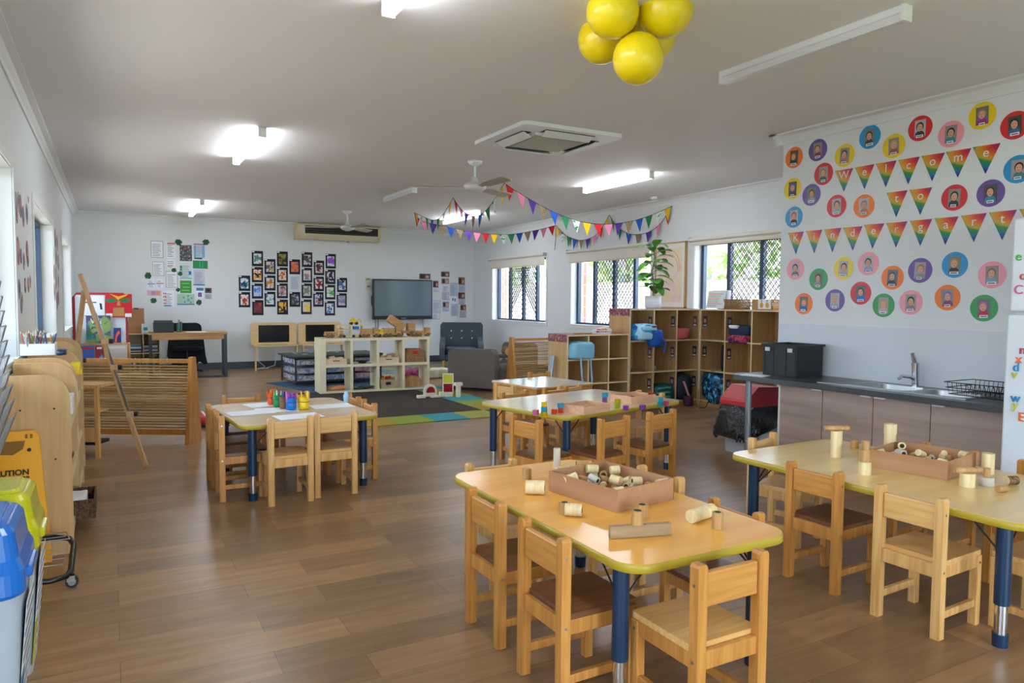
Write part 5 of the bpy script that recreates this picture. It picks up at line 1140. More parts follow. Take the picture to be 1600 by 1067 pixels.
# light desks against the wall
def station(x, label):
    t = thing('play_station', label, 'play panel', (x, 13.62, 0), 0, 'pair of pale wooden screen panels')
    pw = wood('station_ply', '#dfc08a', '#d3b07a', .5, 0)
    b = MB(); b.prism(rrect(-.405, .405, .44, .85, .06, 5), 'y', .0, .03, pw); b.build('panel', t)
    MB().box(-.27, .27, -.004, -.0005, .49, .80, mat('panel_screen', '#1b1e22', .15)).build('screen', t)
    MB().box(-.39, .39, -.26, -.001, .43, .455, pw).build('ledge', t)
    MB().box(-.2, .2, -.255, -.2, .4551, .462, mat('mat_green', '#79b45c', .6)).build('green_strip', t)
    for s in (-1, 1): b = MB(); b.prism([(-.24, 0), (-.19, 0), (-.17, .30), (-.1, .429), (-.24, .429)], 'x', s*.36-.012, s*.36+.012, pw); b.build('leg', t)
station(2.58, 'left of the two pale wooden panels with a dark screen on the back wall'); station(3.42, 'right one of two pale wooden screen panels, half hidden by the cube shelf')
tag(MB().tube([(2.35, 13.9, .42), (2.36, 13.9, .12), (2.45, 13.8, .03), (2.3, 13.7, .01), (2.5, 13.72, .01)], .006, WHITE, n=6).tube([(2.62, 13.9, .42), (2.68, 13.88, .25), (2.62, 13.8, .05), (2.45, 13.72, .015)], .006, WHITE, n=6).build('cable'), 'white power cable trailing below the left wooden screen panel', 'cable')
# black trolley with trays
t = thing('tray_trolley', 'black metal craft trolley with see-through trays and collage bits on top', 'trolley', (2.96, 11.1, 0), radians(4)); TB = mat('trolley_brown', '#221a18', .4)
W, D = .66, .36
b = MB()
for x in (-W, -.22, .22, W):
    for y in (-D, D): b.cyl((x, y, .03), (x, y, .42), .014, TB, n=8)
for z in (.06, .17, .30, .41):
    for x in (-W, -.22, .22, W): b.cyl((x, -D, z), (x, D, z), .009, TB, n=6)
for z in (.06, .41):
    for y in (-D, D): b.cyl((-W, y, z), (W, y, z), .011, TB, n=6)
b.build('frame', t); MB().box(-W-.05, W+.05, -D-.04, D+.04, .425, .45, mat('trolley_top', '#394440', .5)).build('top', t)
TRY = mat('tray_clear', '#c4ced8', .2, alpha=.25)
cols = [('#8a2f52', ['#2f5fb8', '#d03a62', '#e8909c']), ('#2a4f8a', ['#2aa07a', '#8a3aa0', '#d8d8e0']), ('#7a4f88', ['#20a8c0', '#e8b8a8', '#3a62c8'])]
i = 0
for z in (.08, .19, .315):
    for x in (-.44, 0, .44):
        i += 1; tr_ = MB().box(x-.20, x+.20, -D+.01, D-.01, z, z+.004, TRY).box(x-.20, x+.20, -D+.01, -D+.014, z, z+.08, TRY).box(x-.2, x-.196, -D+.014, D-.01, z, z+.08, TRY).box(x+.196, x+.2, -D+.014, D-.01, z, z+.08, TRY).build('tray', t)
        MB().box(x-.185, x+.185, -D+.025, D-.02, z+.005, z+.065, blobs('scraps%d' % (i % 3), cols[i % 3][0], cols[i % 3][1], 16, .5)).build('scraps', tr_)
rn = random.Random(9); SC = ['#dfe6dc', '#e3d27a', '#8cc4a8', '#e9ece6', '#d89a9a', '#a9c7b8', '#5fa58a', '#ded0c0']
for k in range(22):
    x, y = 2.96+rn.uniform(-.6, .4), 11.1+rn.uniform(-.3, .3); a = rn.uniform(0, 3); c = SC[k % 8]; w, h = rn.uniform(.05, .1), rn.uniform(.03, .07)
    tag(MB().cbox((x, y, .453+k*.0022), (w, h, .002), mat('scrap'+c, c, .7), (0, 0, a)).build('paper_scrap'), 'small %s paper scrap on top of the black trolley' % cname(c), 'paper', 'paper scraps on the trolley')
BRUG = blobs('blue_rug', '#2c4a66', ['#1f3450', '#45708c', '#33566e'], 6, .5, .95)
tag(MB().prism([(2.02, 11.38), (2.42, 9.75), (4.0, 9.95), (3.8, 11.6)], 'z', .0, .008, BRUG).build('rug'), 'dark blue patterned rug under the black trolley', 'rug')
# main rug from carpet tiles
t = thing('tile_rug', 'dark brown rug bordered with turquoise, green and mustard squares', 'rug', (4.10, 7.00, 0), radians(0)); 
dkr = bump(mat('rug_brown', '#33291f', .95, noise=('#3d3227', 90, 2, .4, .6)), 300, .4); TL = {'t': '#3a929c', 'g': '#8a9a34', 'm': '#a98e2c', 'l': '#a3a248'}
for k in TL: TL[k] = bump(mat('rug_tile_'+k, TL[k], .95), 300, .4)
MB().box(-2.0, -.35, .46, 2.9, 0, .010, dkr).build('field', t)
# border squares: front row and right column (plan)
fr_ = 'mgmgtl'; xs = [-2.35+i*.42 for i in range(7)]
for i, k in enumerate('gmgtl'):
    MB().prism([(-2.355+i*.405, 0), (-2.355+(i+1)*.405-.001, 0), (-2.355+(i+1)*.405-.001, .459), (-2.355+i*.405, .459)], 'z', 0, .011, TL[k]).build('border_tile', t)
for i, k in enumerate('mgtgmt'): MB().box(-.349, .10+.0*i, .46+i*.41, .46+(i+1)*.41-.001, 0, .011, TL[k]).build('border_tile', t)
MB().box(-.329, .10, 0, .459, 0, .011, dkr).build('border_tile', t)
# ============================================================ MIDDLE AND RIGHT OF THE ROOM, SMALL THINGS
K = kx.matrix_world if False else Matrix.Translation((2.475, 9.70, 0)) @ Matrix.Rotation(radians(-3.5), 4, 'Z')
def onk(x, y, z): return K @ Vector((x, y, z))
# toy trucks on the cube shelf
TW = wood('toy_wood', '#c99c63', '#a97a42', .55, 0); TD = mat('toy_dark', '#7a5530', .6)
def truck(x, y, z, s, label, load):
    t = thing('toy_truck', label, 'toy truck', onk(x, y, z), radians(-3.5), 'wooden toy trucks on the cube shelf')
    MB().box(-.13*s, .13*s, -.045*s, .045*s, .03*s, .055*s, TW).build('chassis', t)
    MB().box(.05*s, .12*s, -.042*s, .042*s, .0552*s, .13*s, TW).box(.1202*s, .124*s, -.03*s, .03*s, .085*s, .12*s, TD).build('cab', t, bevel=.003)
    if load == 'box': MB().box(-.12*s, .035*s, -.05*s, .05*s, .0552*s, .12*s, LOGB).build('load_box', t, bevel=.002)
    if load == 'tip': MB().cbox((-.06*s, 0, .13*s), (.17*s, .09*s, .07*s), TW, (0, radians(35), 0)).build('tipper', t, bevel=.002)
    if load == 'logs':
        for k in range(3): MB().cyl((-.12*s, -.03*s+k*.03*s, .072*s), (.03*s, -.03*s+k*.03*s, .072*s), .014*s, LOGB, n=10).build('log', t)
    for xx in (-.09, -.03, .085):
        for sy in (-1, 1): MB().cyl((xx*s, sy*.046*s, .026*s), (xx*s, sy*.062*s, .026*s), .026*s, TD, n=16).build('wheel', t)
truck(.17, .14, .756, 1.0, 'wooden toy truck at the left end on top of the cube shelf', 'logs')
truck(.66, .12, .756, 1.0, 'wooden toy truck beside the yellow crane on the cube shelf', 'box')
truck(.98, .13, .756, 1.05, 'wooden toy truck with a square load in the middle of the cube shelf top', 'box')
truck(1.16, .22, .756, 1.5, 'large wooden tipper truck with its bed raised on the cube shelf', 'tip')
truck(1.42, .13, .756, 1.0, 'wooden toy truck at the right end on top of the cube shelf', 'logs')
t = thing('toy_garage', 'two storey wooden toy car carrier with a yellow car on its roof', 'toy', onk(.40, .15, .756), radians(-3.5))
MB().box(-.18, .18, -.06, .06, .02, .035, LOG).box(-.18, .18, -.06, .06, .10, .112, LOG).box(-.16, .17, -.058, .058, .16, .175, LOG).build('deck', t)
for x in (-.17, 0, .16): MB().box(x-.006, x+.006, -.06, .06, .035, .16, LOG).build('post', t)
for x in (-.1, .03, .12): MB().cyl((x, -.075, .02), (x, -.061, .02), .02, BLACK, n=14).build('wheel', t)
MB().pillow((.07, -.03, .135), (.09, .05, .04), BLUE, seed=2).build('blue_car', t)
def digger(x, label, s):
    t = thing('toy_digger', label, 'toy', onk(x, .12, .756+(.177 if s < 1 else 0)), radians(-3.5), 'yellow toy vehicles on the cube shelf')
    MB().pillow((0, 0, .05*s), (.13*s, .07*s, .05*s), YEL, seed=3).build('body', t); MB().box(-.04*s, .01*s, -.028*s, .028*s, .07*s, .105*s, YEL).build('cab', t, bevel=.003)
    for xx in (-.04, .04): MB().cyl((xx*s, -.04*s, .022*s), (xx*s, .04*s, .022*s), .022*s, BLACK, n=14).build('wheel', t)
    MB().tube([(.05*s, 0, .05*s), (.09*s, 0, .09*s), (.12*s, 0, .03*s)], .008*s, YEL, n=6).build('arm', t)
digger(.44, 'small yellow toy vehicle on the roof of the toy car carrier', .9); digger(.84, 'yellow toy digger between the trucks on the cube shelf', 1.05)
# things in the shelf cells: cell c (0..3), row r (0 low, 1 high)
def cell(c, r): return (c*cwk+.03+(cwk-.03)/2, .06, .03+r*rhk)
def traybox(c, r, label, pieces=6):
    x, y, z = cell(c, r); p = onk(x-.02, .14, z+.001); t = thing('wooden_tray', label, 'tray', p, radians(-3.5), 'wooden trays in the cube shelf')
    w = .145; b = MB(); lw = mat('light_ply', '#dcc0a0', .6)
    b.box(-w, w, -.12, .12, 0, .008, lw).box(-w, w, -.12, -.112, .008, .085, lw).box(-w, w, .112, .12, .008, .085, lw).box(-w, -w+.008, -.112, .112, .008, .085, lw).box(w-.008, w, -.112, .112, .008, .085, lw); b.build('box', t)
    MB().box(-.045, .045, -.1215, -.1201, .05, .062, HOLE).build('handle_slot', t)
    rn = random.Random(c*5+r)
    for k in range(pieces): MB().cbox((rn.uniform(-.09, .09), rn.uniform(-.07, .07), .06+k*.008), (rn.uniform(.06, .13), .05, .03), LOG if k % 2 else lw, (rn.uniform(-.3, .3), rn.uniform(-.3, .3), rn.uniform(0, 3))).build('wooden_piece', t)
traybox(0, 1, 'wooden tray of blocks in the upper left cell of the cube shelf'); traybox(2, 1, 'wooden tray of blocks in the upper third cell of the cube shelf', 8)
def basket(p, w, d, h, m_, label, red=True, rz=0, nm='wicker_basket'):
    t = thing(nm, label, 'basket', p, rz); b = MB(); b.box(-w, w, -d, d, 0, .012, m_)
    for z in range(int(h/.022)):
        zz = .012+z*.022; k = .003*(z % 2); b.box(-w-k, w+k, -d-k, -d+.012, zz, zz+.020, m_).box(-w-k, w+k, d-.012, d+k, zz, zz+.020, m_).box(-w-k, -w+.012, -d+.0121, d-.0121, zz, zz+.020, m_).box(w-.012, w+k, -d+.0121, d-.0121, zz, zz+.020, m_)
    b.build('woven_body', t, bevel=.003); return t
WK = bump(mat('wicker', '#b18a5a', .8, noise=('#7f5c35', (60, 60, 140), 2, .42, .6)), 90, .8, dist=.008)
x, y, z = cell(3, 1); t = basket(onk(x, .14, z+.001), .135, .11, .17, WK, 'woven basket with a red tag in the upper right cell of the cube shelf', rz=radians(-3.5)); MB().cbox((0, -.118, .145), (.07, .008, .05), RED).build('red_tag', t, bevel=.002); MB().pillow((0, 0, .17), (.22, .17, .05), mat('mixed_toys', '#b06a4a', .7), seed=8).build('contents', t)
x, y, z = cell(2, 0); GB = mat('felt_beige', '#b5a380', .9); t = thing('storage_basket', 'beige basket with red toys in the lower third cell of the cube shelf', 'basket', onk(x-.03, .12, z+.001), radians(-3.5)); b = MB(); taper(b, (.10, .09), (.115, .10), 0, .13, GB, .02); b.build('basket', t); MB().box(-.035, .035, -.107, -.0985, .06, .10, BLACK).build('label_plate', t)
rn = random.Random(4)
for k in range(9): MB().ball((rn.uniform(-.07, .07), rn.uniform(-.06, .06), .135+.02*(k % 2)), .022, [RED, RED, YEL, mat('mag_pink', '#c03a78', .4)][k % 4], n=10, k=6).build('toy', t)
x, y, z = cell(0, 0); tag(MB().lathe([(.0, 0), (.11, 0), (.125, .02), (.12, .05), (0, .055)], LOGB).build('wooden_bowl', loc=onk(x, .19, z+.002)), 'round wooden bowl in the lower left cell of the cube shelf', 'bowl')
tag(MB().tube([(-.1, 0, .03), (0, 0, .05), (.1, 0, .045)], [.02, .03, .018], mat('toy_coral', '#d98a6a', .6), n=10).build('toy_figure', loc=onk(x+.02, .09, z+.002)), 'coral coloured toy lying in the lower left cell of the cube shelf', 'toy')
x, y, z = cell(1, 1); tag(MB().lathe([(0, 0), (.06, 0), (.05, .015), (.09, .035), (.1, .045), (0, .045)], BLACK).build('black_dish', loc=onk(x, .15, z+.002)), 'black dish in the upper second cell of the cube shelf', 'dish')
x, y, z = cell(1, 0)
for k in range(3): tag(MB().cbox((0, 0, .006), (.22, .15, .01), mat('bk'+'abc'[k], ['#20282c', '#51606a', '#2a4038'][k], .5), (0, 0, .3*k)).build('book', loc=onk(x-.05+.06*k, .15, z+.002+k*.012)), ['black thin book at the bottom of the pile in the lower second cell', 'grey blue thin book in the middle of the pile in the lower second cell', 'dark green thin book on top of the pile in the lower second cell'][k], 'book')
tag(MB().prism([(-.13, 0), (.13, 0), (.13, .11)]+[(.13-.26*(i/10), .11+.05*sin(pi*i/10)) for i in range(1, 10)]+[(-.13, .11)], 'y', -.05, .05, LOGB).build('wooden_arch', loc=onk(cell(3, 0)[0], .2, cell(3, 0)[2]+.002)), 'pale wooden arch piece in the lower right cell of the cube shelf', 'toy')
# blocks on the rug
CRB = mat('block_cream', '#e6dcc4', .6); GRF = mat('ruby_acrylic', '#a01030', .15)
def at0(px, py, z=.012): v = at_z(px, py, z); v.z = z; return v
p = at0(672, 619); t = thing('rainbow_block', 'white arch block with a red window on the rug', 'block', p); MB().prism([(-.09, 0), (.09, 0), (.09, .07)]+[(.09*cos(pi*i/12), .07+.09*sin(pi*i/12)) for i in range(1, 12)]+[(-.09, .07)], 'y', -.02, .02, CRB).build('arch', t); MB().prism([(-.06, .05), (.06, .05)]+[(.06*cos(pi*i/10), .07+.06*sin(pi*i/10)) for i in range(0, 11)], 'y', -.0225, -.0205, GRF).build('red_window', t)
p = at0(700, 614); t = thing('window_block', 'upright square block with yellow and crimson panes on the rug', 'block', p, radians(-25)); MB().box(-.075, -.06, -.02, .02, 0, .27, CRB).box(.06, .075, -.02, .02, 0, .27, CRB).box(-.06, .06, -.02, .02, .255, .27, CRB).box(-.06, .06, -.02, .02, .13, .14, CRB).build('frame', t); MB().box(-.06, .06, -.004, .004, .141, .254, mat('lime_acrylic', '#cfd016', .2)).build('yellow_pane', t); MB().box(-.06, .06, -.004, .004, .02, .129, GRF).build('crimson_pane', t)
p = at0(716, 620); tag(MB().box(-.025, .025, -.025, .025, 0, .15, CRB).box(-.05, .05, -.03, .03, .1501, .19, CRB).build('block_tower', loc=p), 'small T shaped tower of cream blocks on the turquoise square', 'blocks')
for i, (px, py, w, h, lb) in enumerate(((658, 622, .11, .04, 'low cream block at the left end of the blocks on the rug'), (680, 621, .12, .03, 'flat cream block in front of the red window arch'), (690, 620, .06, .07, 'square cream block between the arch and the coloured panes'), (701, 620, .10, .06, 'rounded cream block in front of the coloured panes'))):
    o = MB().box(-w/2, w/2, -.03, .03, 0, h, CRB).build('building_block', loc=at0(px, py), bevel=.006); tag(o, lb, 'block')
# armchairs
UP1 = bump(mat('upholstery_slate', '#46545f', .95, noise=('#3b4852', 200, 2, .4, .6)), 400, .3); UP2 = bump(mat('upholstery_taupe', '#6e655e', .95, noise=('#625a54', 200, 2, .4, .6)), 400, .3)
t = thing('wing_armchair', 'slate blue buttoned wing armchair in the far corner', 'armchair', (5.80, 12.45, 0), radians(-25))
b = MB(); b.prism([(-.36, .2), (.36, .2), (.41, .60), (.41, .80), (.37, .85), (-.37, .85), (-.41, .80), (-.41, .60)], 'y', .22, .34, UP1); b.build('backrest', t, bevel=.03, seg=3)
for i in range(3):
    for j in range(2): MB().ball((-.2+i*.2, .218, .55+j*.14), .012, TAGW, n=8, k=6).build('button', t)
for i in range(4):
    pass
for s in (-1, 1):
    b = MB(); b.prism([(-.32, .16), (.22, .16), (.22, .58), (.05, .50), (-.28, .46), (-.33, .40)], 'x', *sorted((s*.31, s*.41)), UP1); b.build('arm', t, bevel=.03, seg=3)
    for y in (-.27, .28): MB().cyl((s*.34, y, 0), (s*.33, y, .158), .018, PINE, r1=.026).build('leg', t)
MB().box(-.31, .31, -.30, .22, .16, .27, UP1).build('seat_base', t, bevel=.02); MB().pillow((0, -.04, .33), (.60, .56, .13), UP1, lump=.03, e=.3).build('seat_cushion', t)
def tub(loc, rz, label, s=1.0):
    t = thing('tub_armchair', label, 'armchair', loc, rz, 'taupe tub armchairs')
    b = MB(); b.prism([(-.36*s, .05), (.36*s, .05), (.36*s, .52*s)]+[(.36*s-.12*s+.12*s*cos(a), .48*s+.11*s*sin(a)) for a in (.4, .8, 1.2)]+[(-.36*s+.12*s-.12*s*cos(a), .48*s+.11*s*sin(a)) for a in (1.2, .8, .4)]+[(-.36*s, .52*s)], 'y', .22*s, .38*s, UP2); b.build('backrest', t, bevel=.07, seg=5)
    for q in (-1, 1):
        b = MB(); b.box(*sorted((q*.24*s, q*.38*s)), -.36*s, .2*s, .05, .27*s, UP2); b.cyl((q*.31*s, -.36*s, .285*s), (q*.31*s, .22*s, .285*s), .085*s, UP2, n=18); b.build('arm', t, bevel=.03, seg=3)
    MB().box(-.24*s, .24*s, -.34*s, .2*s, .05, .2*s, UP2).build('seat_base', t, bevel=.02); MB().pillow((0, -.07*s, .26*s), (.47*s, .5*s, .12*s), UP2, lump=.03, e=.3).build('seat_cushion', t)
    for x in (-.3, .3):
        for y in (-.3, .32): MB().cyl((x*s, y*s, 0), (x*s, y*s, .05), .02, BLACK).build('foot', t)
tub((4.72, 9.40, 0), radians(128), 'taupe tub armchair with its back to us, in front of the wing armchair', 1.02)
tub((5.75, 10.55, 0), radians(-75), 'taupe tub armchair mostly hidden behind the right bamboo divider', .98)
tag(MB().cyl((-.09, 0, .065), (.09, 0, .065), .065, BARK, n=20, capm=LOGB).build('wooden_drum', loc=(5.46, 10.02, .42), rot=(0, 0, radians(-100))), 'short round log with a pale cut end lying on the taupe armchair', 'log')
tag(MB().pillow((0, 0, .07), (.40, .26, .14), mat('cushion_magenta', '#8a2c5c', .9, noise=('#b05a80', 14, 2, .45, .55)), seed=2).build('cushion', loc=(4.30, 11.2, .0)), 'magenta patterned cushion on the floor left of the taupe armchair', 'cushion')
tag(MB().pillow((0, 0, .08), (.42, .30, .16), mat('cushion_cream', '#ddd8c4', .9, noise=('#c9c0a0', 8, 2, .45, .55)), seed=5).build('cushion', loc=(4.66, 11.0, 0)), 'cream cushion on the floor left of the taupe armchair', 'cushion')
tag(MB().box(3.7, 5.6, 11.3, 12.9, 0, .010, blobs('rug_far', '#7c8f84', ['#9aa87a', '#b8a860', '#6a8088'], 3, .5, .95)).build('rug'), 'grey green rug in the reading corner under the wing armchair', 'rug')
t = thing('striped_cushion', 'red and white striped cushion on the floor behind the left divider', 'cushion', (.87, 7.95, 0.0065)); STR = mat('stripes', '#c84a48', .9)
MB().pillow((0, 0, .05), (.34, .45, .10), STR, lump=.04).build('cushion', t)
for k in range(5): MB().pillow((-.13+k*.065, 0, .0515), (.026, .43, .103), TAGW, lump=.02).build('stripe', t)
tag(MB().box(.66, 1.02, 7.7, 8.3, .0, .006, mat('mat_navy', '#1e2c48', .9)).build('mat'), 'dark navy mat under the striped cushion', 'mat')

# contents of the pigeonholes -- B cells (col 0..2 left to right, row 0 low)
def bcell(c, r): return (5.295+c*cwB+.016, 6.724, .06+r*rhB+.017)
def ccell(c, r): return (6.37, 6.70-c*cwC-.016, .06+r*rhC+.017)
def acell(c, r): return (4.425+c*cwA+.016, 6.724, .06+r*rhA+.017)
BB = blobs('bag_aqua', '#3aa0d0', ['#1c5ab0', '#a8ddf0'], 8, .52, .6)
x, y, z = bcell(0, 2); t = thing('backpack', 'bright aqua and blue backpack bulging from the top left pigeonhole', 'backpack', (x+.16, y-.02, z))
MB().pillow((0, .02, .10), (.28, .34, .19), BB, seed=1).build('bag', t); MB().pillow((.12, -.08, .03), (.18, .12, .20), mat('bag_royal', '#1a56b8', .5), seed=2).build('front_pocket', t)
MB().pillow((-.03, -.15, .15), (.2, .04, .05), mat('bag_lightblue', '#9adcf0', .5), seed=3).build('flap', t); MB().cbox((.03, -.172, .17), (.06, .01, .02), mat('bag_maroon', '#8a1c3c', .5)).build('badge', t); MB().tube([(.12, -.12, .1), (.22, -.16, -.02), (.2, -.14, -.14)], .012, mat('bag_royal', '#1a56b8'), n=6).build('strap', t)
x, y, z = bcell(2, 2); tag(MB().pillow((0, 0, .07), (.20, .22, .13), mat('coral_cloth', '#e56a6e', .6), seed=6).build('lunch_bag', loc=(x+.11, y+.12, z)), 'coral pink lunch bag in the top right pigeonhole of the facing unit', 'bag')
tag(MB().ball((0, 0, .05), (.05, .05, .05), BLACK).build('black_hat', loc=(x+.05, y+.14, z+.135)), 'small black cap resting on the coral pink lunch bag', 'cap')
tag(MB().cbox((0, 0, .115), (.11, .004, .22), WHITE, (.1, 0, 0)).build('white_card', loc=(x+.12, y+.32, z)), 'white card standing at the back of the top right pigeonhole of the facing unit', 'card')
x, y, z = bcell(1, 1); tag(MB().pillow((0, 0, .03), (.10, .09, .06), mat('cream_cap', '#d9ceb0', .7), seed=2).build('cream_pouch', loc=(x+.06, y+.12, z)), 'cream pouch in the middle pigeonhole of the facing unit', 'pouch')
x, y, z = bcell(1, 0); t = thing('backpack', 'teal green striped backpack lying in the bottom middle pigeonhole', 'backpack', (x+.17, y+.11, z)); GT = mat('bag_teal', '#1f5f62', .6); GT2 = mat('bag_mint', '#5fae9c', .6)
MB().pillow((0, 0, .10), (.31, .26, .20), GT, seed=4).build('bag', t)
for k in range(3): MB().tube([(-.13, -.10-.02*k, .05+.055*k), (0, -.15, .06+.055*k), (.13, -.10, .045+.055*k)], .012, GT2, n=6).build('piping', t)
x, y, z = bcell(2, 0); t = thing('backpack', 'navy round backpack with a pink stripe in the bottom right pigeonhole', 'backpack', (x+.12, y+.05, z)); MB().pillow((0, 0, .16), (.21, .24, .31), mat('bag_navy', '#1c2433', .7), seed=5, e=.6).build('bag', t); MB().tube([(-.07, -.12, .24), (-.05, -.15, .15), (.0, -.14, .06)], .016, mat('bag_rose', '#c98a94', .7), n=6).build('stripe', t); MB().pillow((-.02, -.15, -.0), (.1, .1, .12), mat('bag_plum', '#4a2436', .7), seed=2).build('pocket', t)
x, y, z = acell(0, 2); t = thing('bag', 'light blue cloth bag hanging over the low pigeonhole unit with two long straps', 'bag', (x+.14, y-.03, z)); LB = mat('bag_pale_blue', '#7fb8d0', .7)
MB().pillow((0, .0, .10), (.27, .24, .19), LB, seed=7).build('bag', t)
for k, xx in enumerate((-.06, .07)): MB().tube([(xx, -.10, .03), (xx-.01, -.125, -.06), (xx+.012, -.12, -.22), (xx, -.12, -.32)], .011, mat('strap_blue', '#8fb0c4', .7), n=6).build('strap', t)
# C cells
x, y, z = ccell(1, 2); t = thing('clothes_bundle', 'navy and red folded clothing in the top middle pigeonhole by the window', 'clothing', (x+.10, y-.20, z)); MB().pillow((0, 0, .12), (.22, .34, .14), mat('cloth_navy', '#1f3350', .8), seed=4).build('navy_top', t); MB().pillow((-.02, .0, .03), (.24, .32, .10), blobs('cloth_redplaid', '#8a2440', ['#2a3060', '#c04060'], 20, .5), seed=6).build('red_cloth', t); MB().pillow((-.1, .06, .17), (.05, .14, .04), TAGW, seed=8).build('white_print', t)
x, y, z = ccell(0, 1); t = thing('jacket', 'dark navy jacket hanging in the middle left pigeonhole by the window', 'clothing', (x+.10, y-.33, z)); MB().pillow((0, 0, .16), (.12, .07, .32), mat('cloth_ink', '#1a2236', .8), seed=9).build('body', t); MB().tube([(-.05, .03, .03), (-.13, .09, .0), (-.10, .14, -.0)], .003, BLACK, n=5).build('drawstring', t)
x, y, z = ccell(0, 0); t = thing('backpack', 'blue galaxy patterned backpack in the bottom left pigeonhole by the window', 'backpack', (x+.10, y-.20, z)); GX = blobs('galaxy', '#10202e', ['#1c6a9c', '#5fb8d8', '#183a5c'], 14, .55, .5)
MB().pillow((0, 0, .17), (.24, .33, .33), GX, seed=11).build('bag', t); MB().pillow((-.10, -.08, .08), (.12, .16, .2), GX, seed=13).build('front_pocket', t); MB().tube([(-.12, .02, .02), (-.17, .0, -.05), (-.25, -.06, -.065), (-.28, .02, -.07)], .005, BLACK, n=5).build('strap', t)
# on top of cubbies
pt = thing('potted_fig', 'leafy green fig plant in a white pot on the tall pigeonhole unit', 'plant', (5.80, 6.92, 1.1975))
MB().lathe([(0, 0), (.085, 0), (.10, .02), (.098, .155), (.09, .155), (.088, .14), (0, .14)], WHITE, n=28).build('pot', pt)
MB().lathe([(0, .1401), (.086, .1402)], mat('soil', '#4a3626', .9)).build('soil', pt)
stem = [(0, 0, .14), (.01, .0, .30), (-.02, .01, .45), (.02, 0, .60), (.0, 0, .74)]
MB().tube(stem, [.009, .008, .007, .006, .004], mat('stem_brown', '#7a6a4a', .8), n=8).build('stem', pt)
LEAFG = mat('fig_leaf', '#3c7a2e', .35, noise=('#62a33c', 6, 2, .4, .6)); 
def leafmesh(b, o, d, L, Wd, droop, m_):
    o = Vector(o); d = Vector(d).normalized(); s = d.cross(Vector((0, 0, 1))).normalized(); u = s.cross(d); vs = []; N = 7
    for i in range(N):
        q = i/(N-1); c = o+d*(L*q)+Vector((0, 0, -droop*q*q*L)); w = Wd*(sin(pi*min(1, q*.92+.04))**.8)*(.75+.5*q)
        for k in (-1, 0, 1): v = c+s*(k*w/2)+u*(abs(k)*w*.12); vs.append(tuple(v))
    b.add(vs, [(i*3+k, i*3+k+1, (i+1)*3+k+1, (i+1)*3+k) for i in range(N-1) for k in (0, 1)], m_, True)
rn = random.Random(21)
for i in range(32):
    h = .20+.55*i/31; a = i*2.4+rn.uniform(-.3, .3); q = (h-.14)/.6*4; k = min(3, int(q)); base = Vector(stem[k]).lerp(Vector(stem[k+1]), q-k)
    e = rn.uniform(.05, .6) if i < 25 else rn.uniform(.4, 1.2); b = MB(); d = Vector((cos(a), sin(a), e)); st_ = base+d.normalized()*.05
    b.tube([base, st_], .003, LEAFG, n=5); leafmesh(b, st_, d, rn.uniform(.15, .22), rn.uniform(.11, .15), rn.uniform(.3, .9), LEAFG); b.build('leaf', pt)
t = thing('fruit_tray', 'white openwork tray of toy fruit on the low pigeonhole unit', 'tray', (4.98, 6.84, .907)); b = MB()
b.box(-.09, .09, -.06, .06, 0, .006, WHITE)
for i in range(9): b.box(-.09+i*.0213, -.083+i*.0213, -.062, -.058, .006, .035, WHITE).box(-.09+i*.0213, -.083+i*.0213, .058, .062, .006, .035, WHITE)
b.box(-.092, .092, -.063, -.057, .035, .045, WHITE).box(-.092, .092, .057, .063, .035, .045, WHITE).box(-.092, -.086, -.057, .057, .035, .045, WHITE).box(.086, .092, -.057, .057, .035, .045, WHITE); b.build('tray', t)
for i, (fx, c) in enumerate(((-.06, '#c8202a'), (-.025, '#9aa03a'), (.01, '#d8662a'), (.045, '#c8402a'))):
    tag(MB().ball((0, 0, 0), .024, mat('fruit'+c, c, .3), n=12, k=8).build('toy_fruit', loc=(4.98+fx, 6.83, .942)), ['red toy fruit at the left of the white tray', 'olive green toy fruit in the white tray', 'orange toy fruit in the white tray', 'orange red toy fruit at the right of the white tray'][i], 'toy fruit')
tag(MB().lathe([(0, 0), (.10, 0), (.11, .01), (.10, .05), (.05, .07), (0, .072)], mat('clay_cream', '#d8cdb4', .7), sy=.7).build('shallow_dome', loc=(5.10, 6.96, .907)), 'cream domed basket lid behind the toy fruit', 'lid')
tag(MB().lathe([(0, 0), (.12, 0), (.13, .012), (0, .016)], LOGB, sy=.6).build('wooden_board', loc=(4.72, 6.86, .907)), 'flat oval wooden board on the left end of the low pigeonhole unit', 'board')
# tray of papers, wicker baskets on the window unit
t = basket((6.50, 6.28, 1.1965), .10, .17, .11, WCK, 'wicker basket behind the stack of papers on the window pigeonholes')
o = thing('paper_stack', 'leaning stack of printed papers on the window pigeonholes', 'papers', (6.43, 6.44, 1.1965), radians(-75), rot=(0, 0, radians(-75)))
MB().cbox((-.02, -.05, .115), (.24, .004, .22), mat('page_mint', '#dfe8ea', .6), (radians(-14), 0, 0)).build('page', o); MB().cbox((.02, .0, .13), (.22, .05, .19), PAPER, (radians(-6), 0, 0)).build('page_bundle', o)
b = MB(); b.T = Matrix.Translation((-.02, -.0535, .115)) @ Matrix.Rotation(radians(-14), 4, 'X'); lines(b, -.10, .09, -.08, .09, 7, mat('ink_orange', '#d8905a', .7), -.001, .25); b.build('printing', o)
t = basket((6.50, 5.76, 1.1965), .09, .15, .13, mat('wicker_honey', '#c99a55', .8, noise=('#a87838', (60, 60, 140), 2, .42, .6)), 'honey wicker basket with a pineapple card on the window pigeonholes')
MB().box(-.098, -.0935, -.12, .06, .01, .12, TAGW).build('card', t)
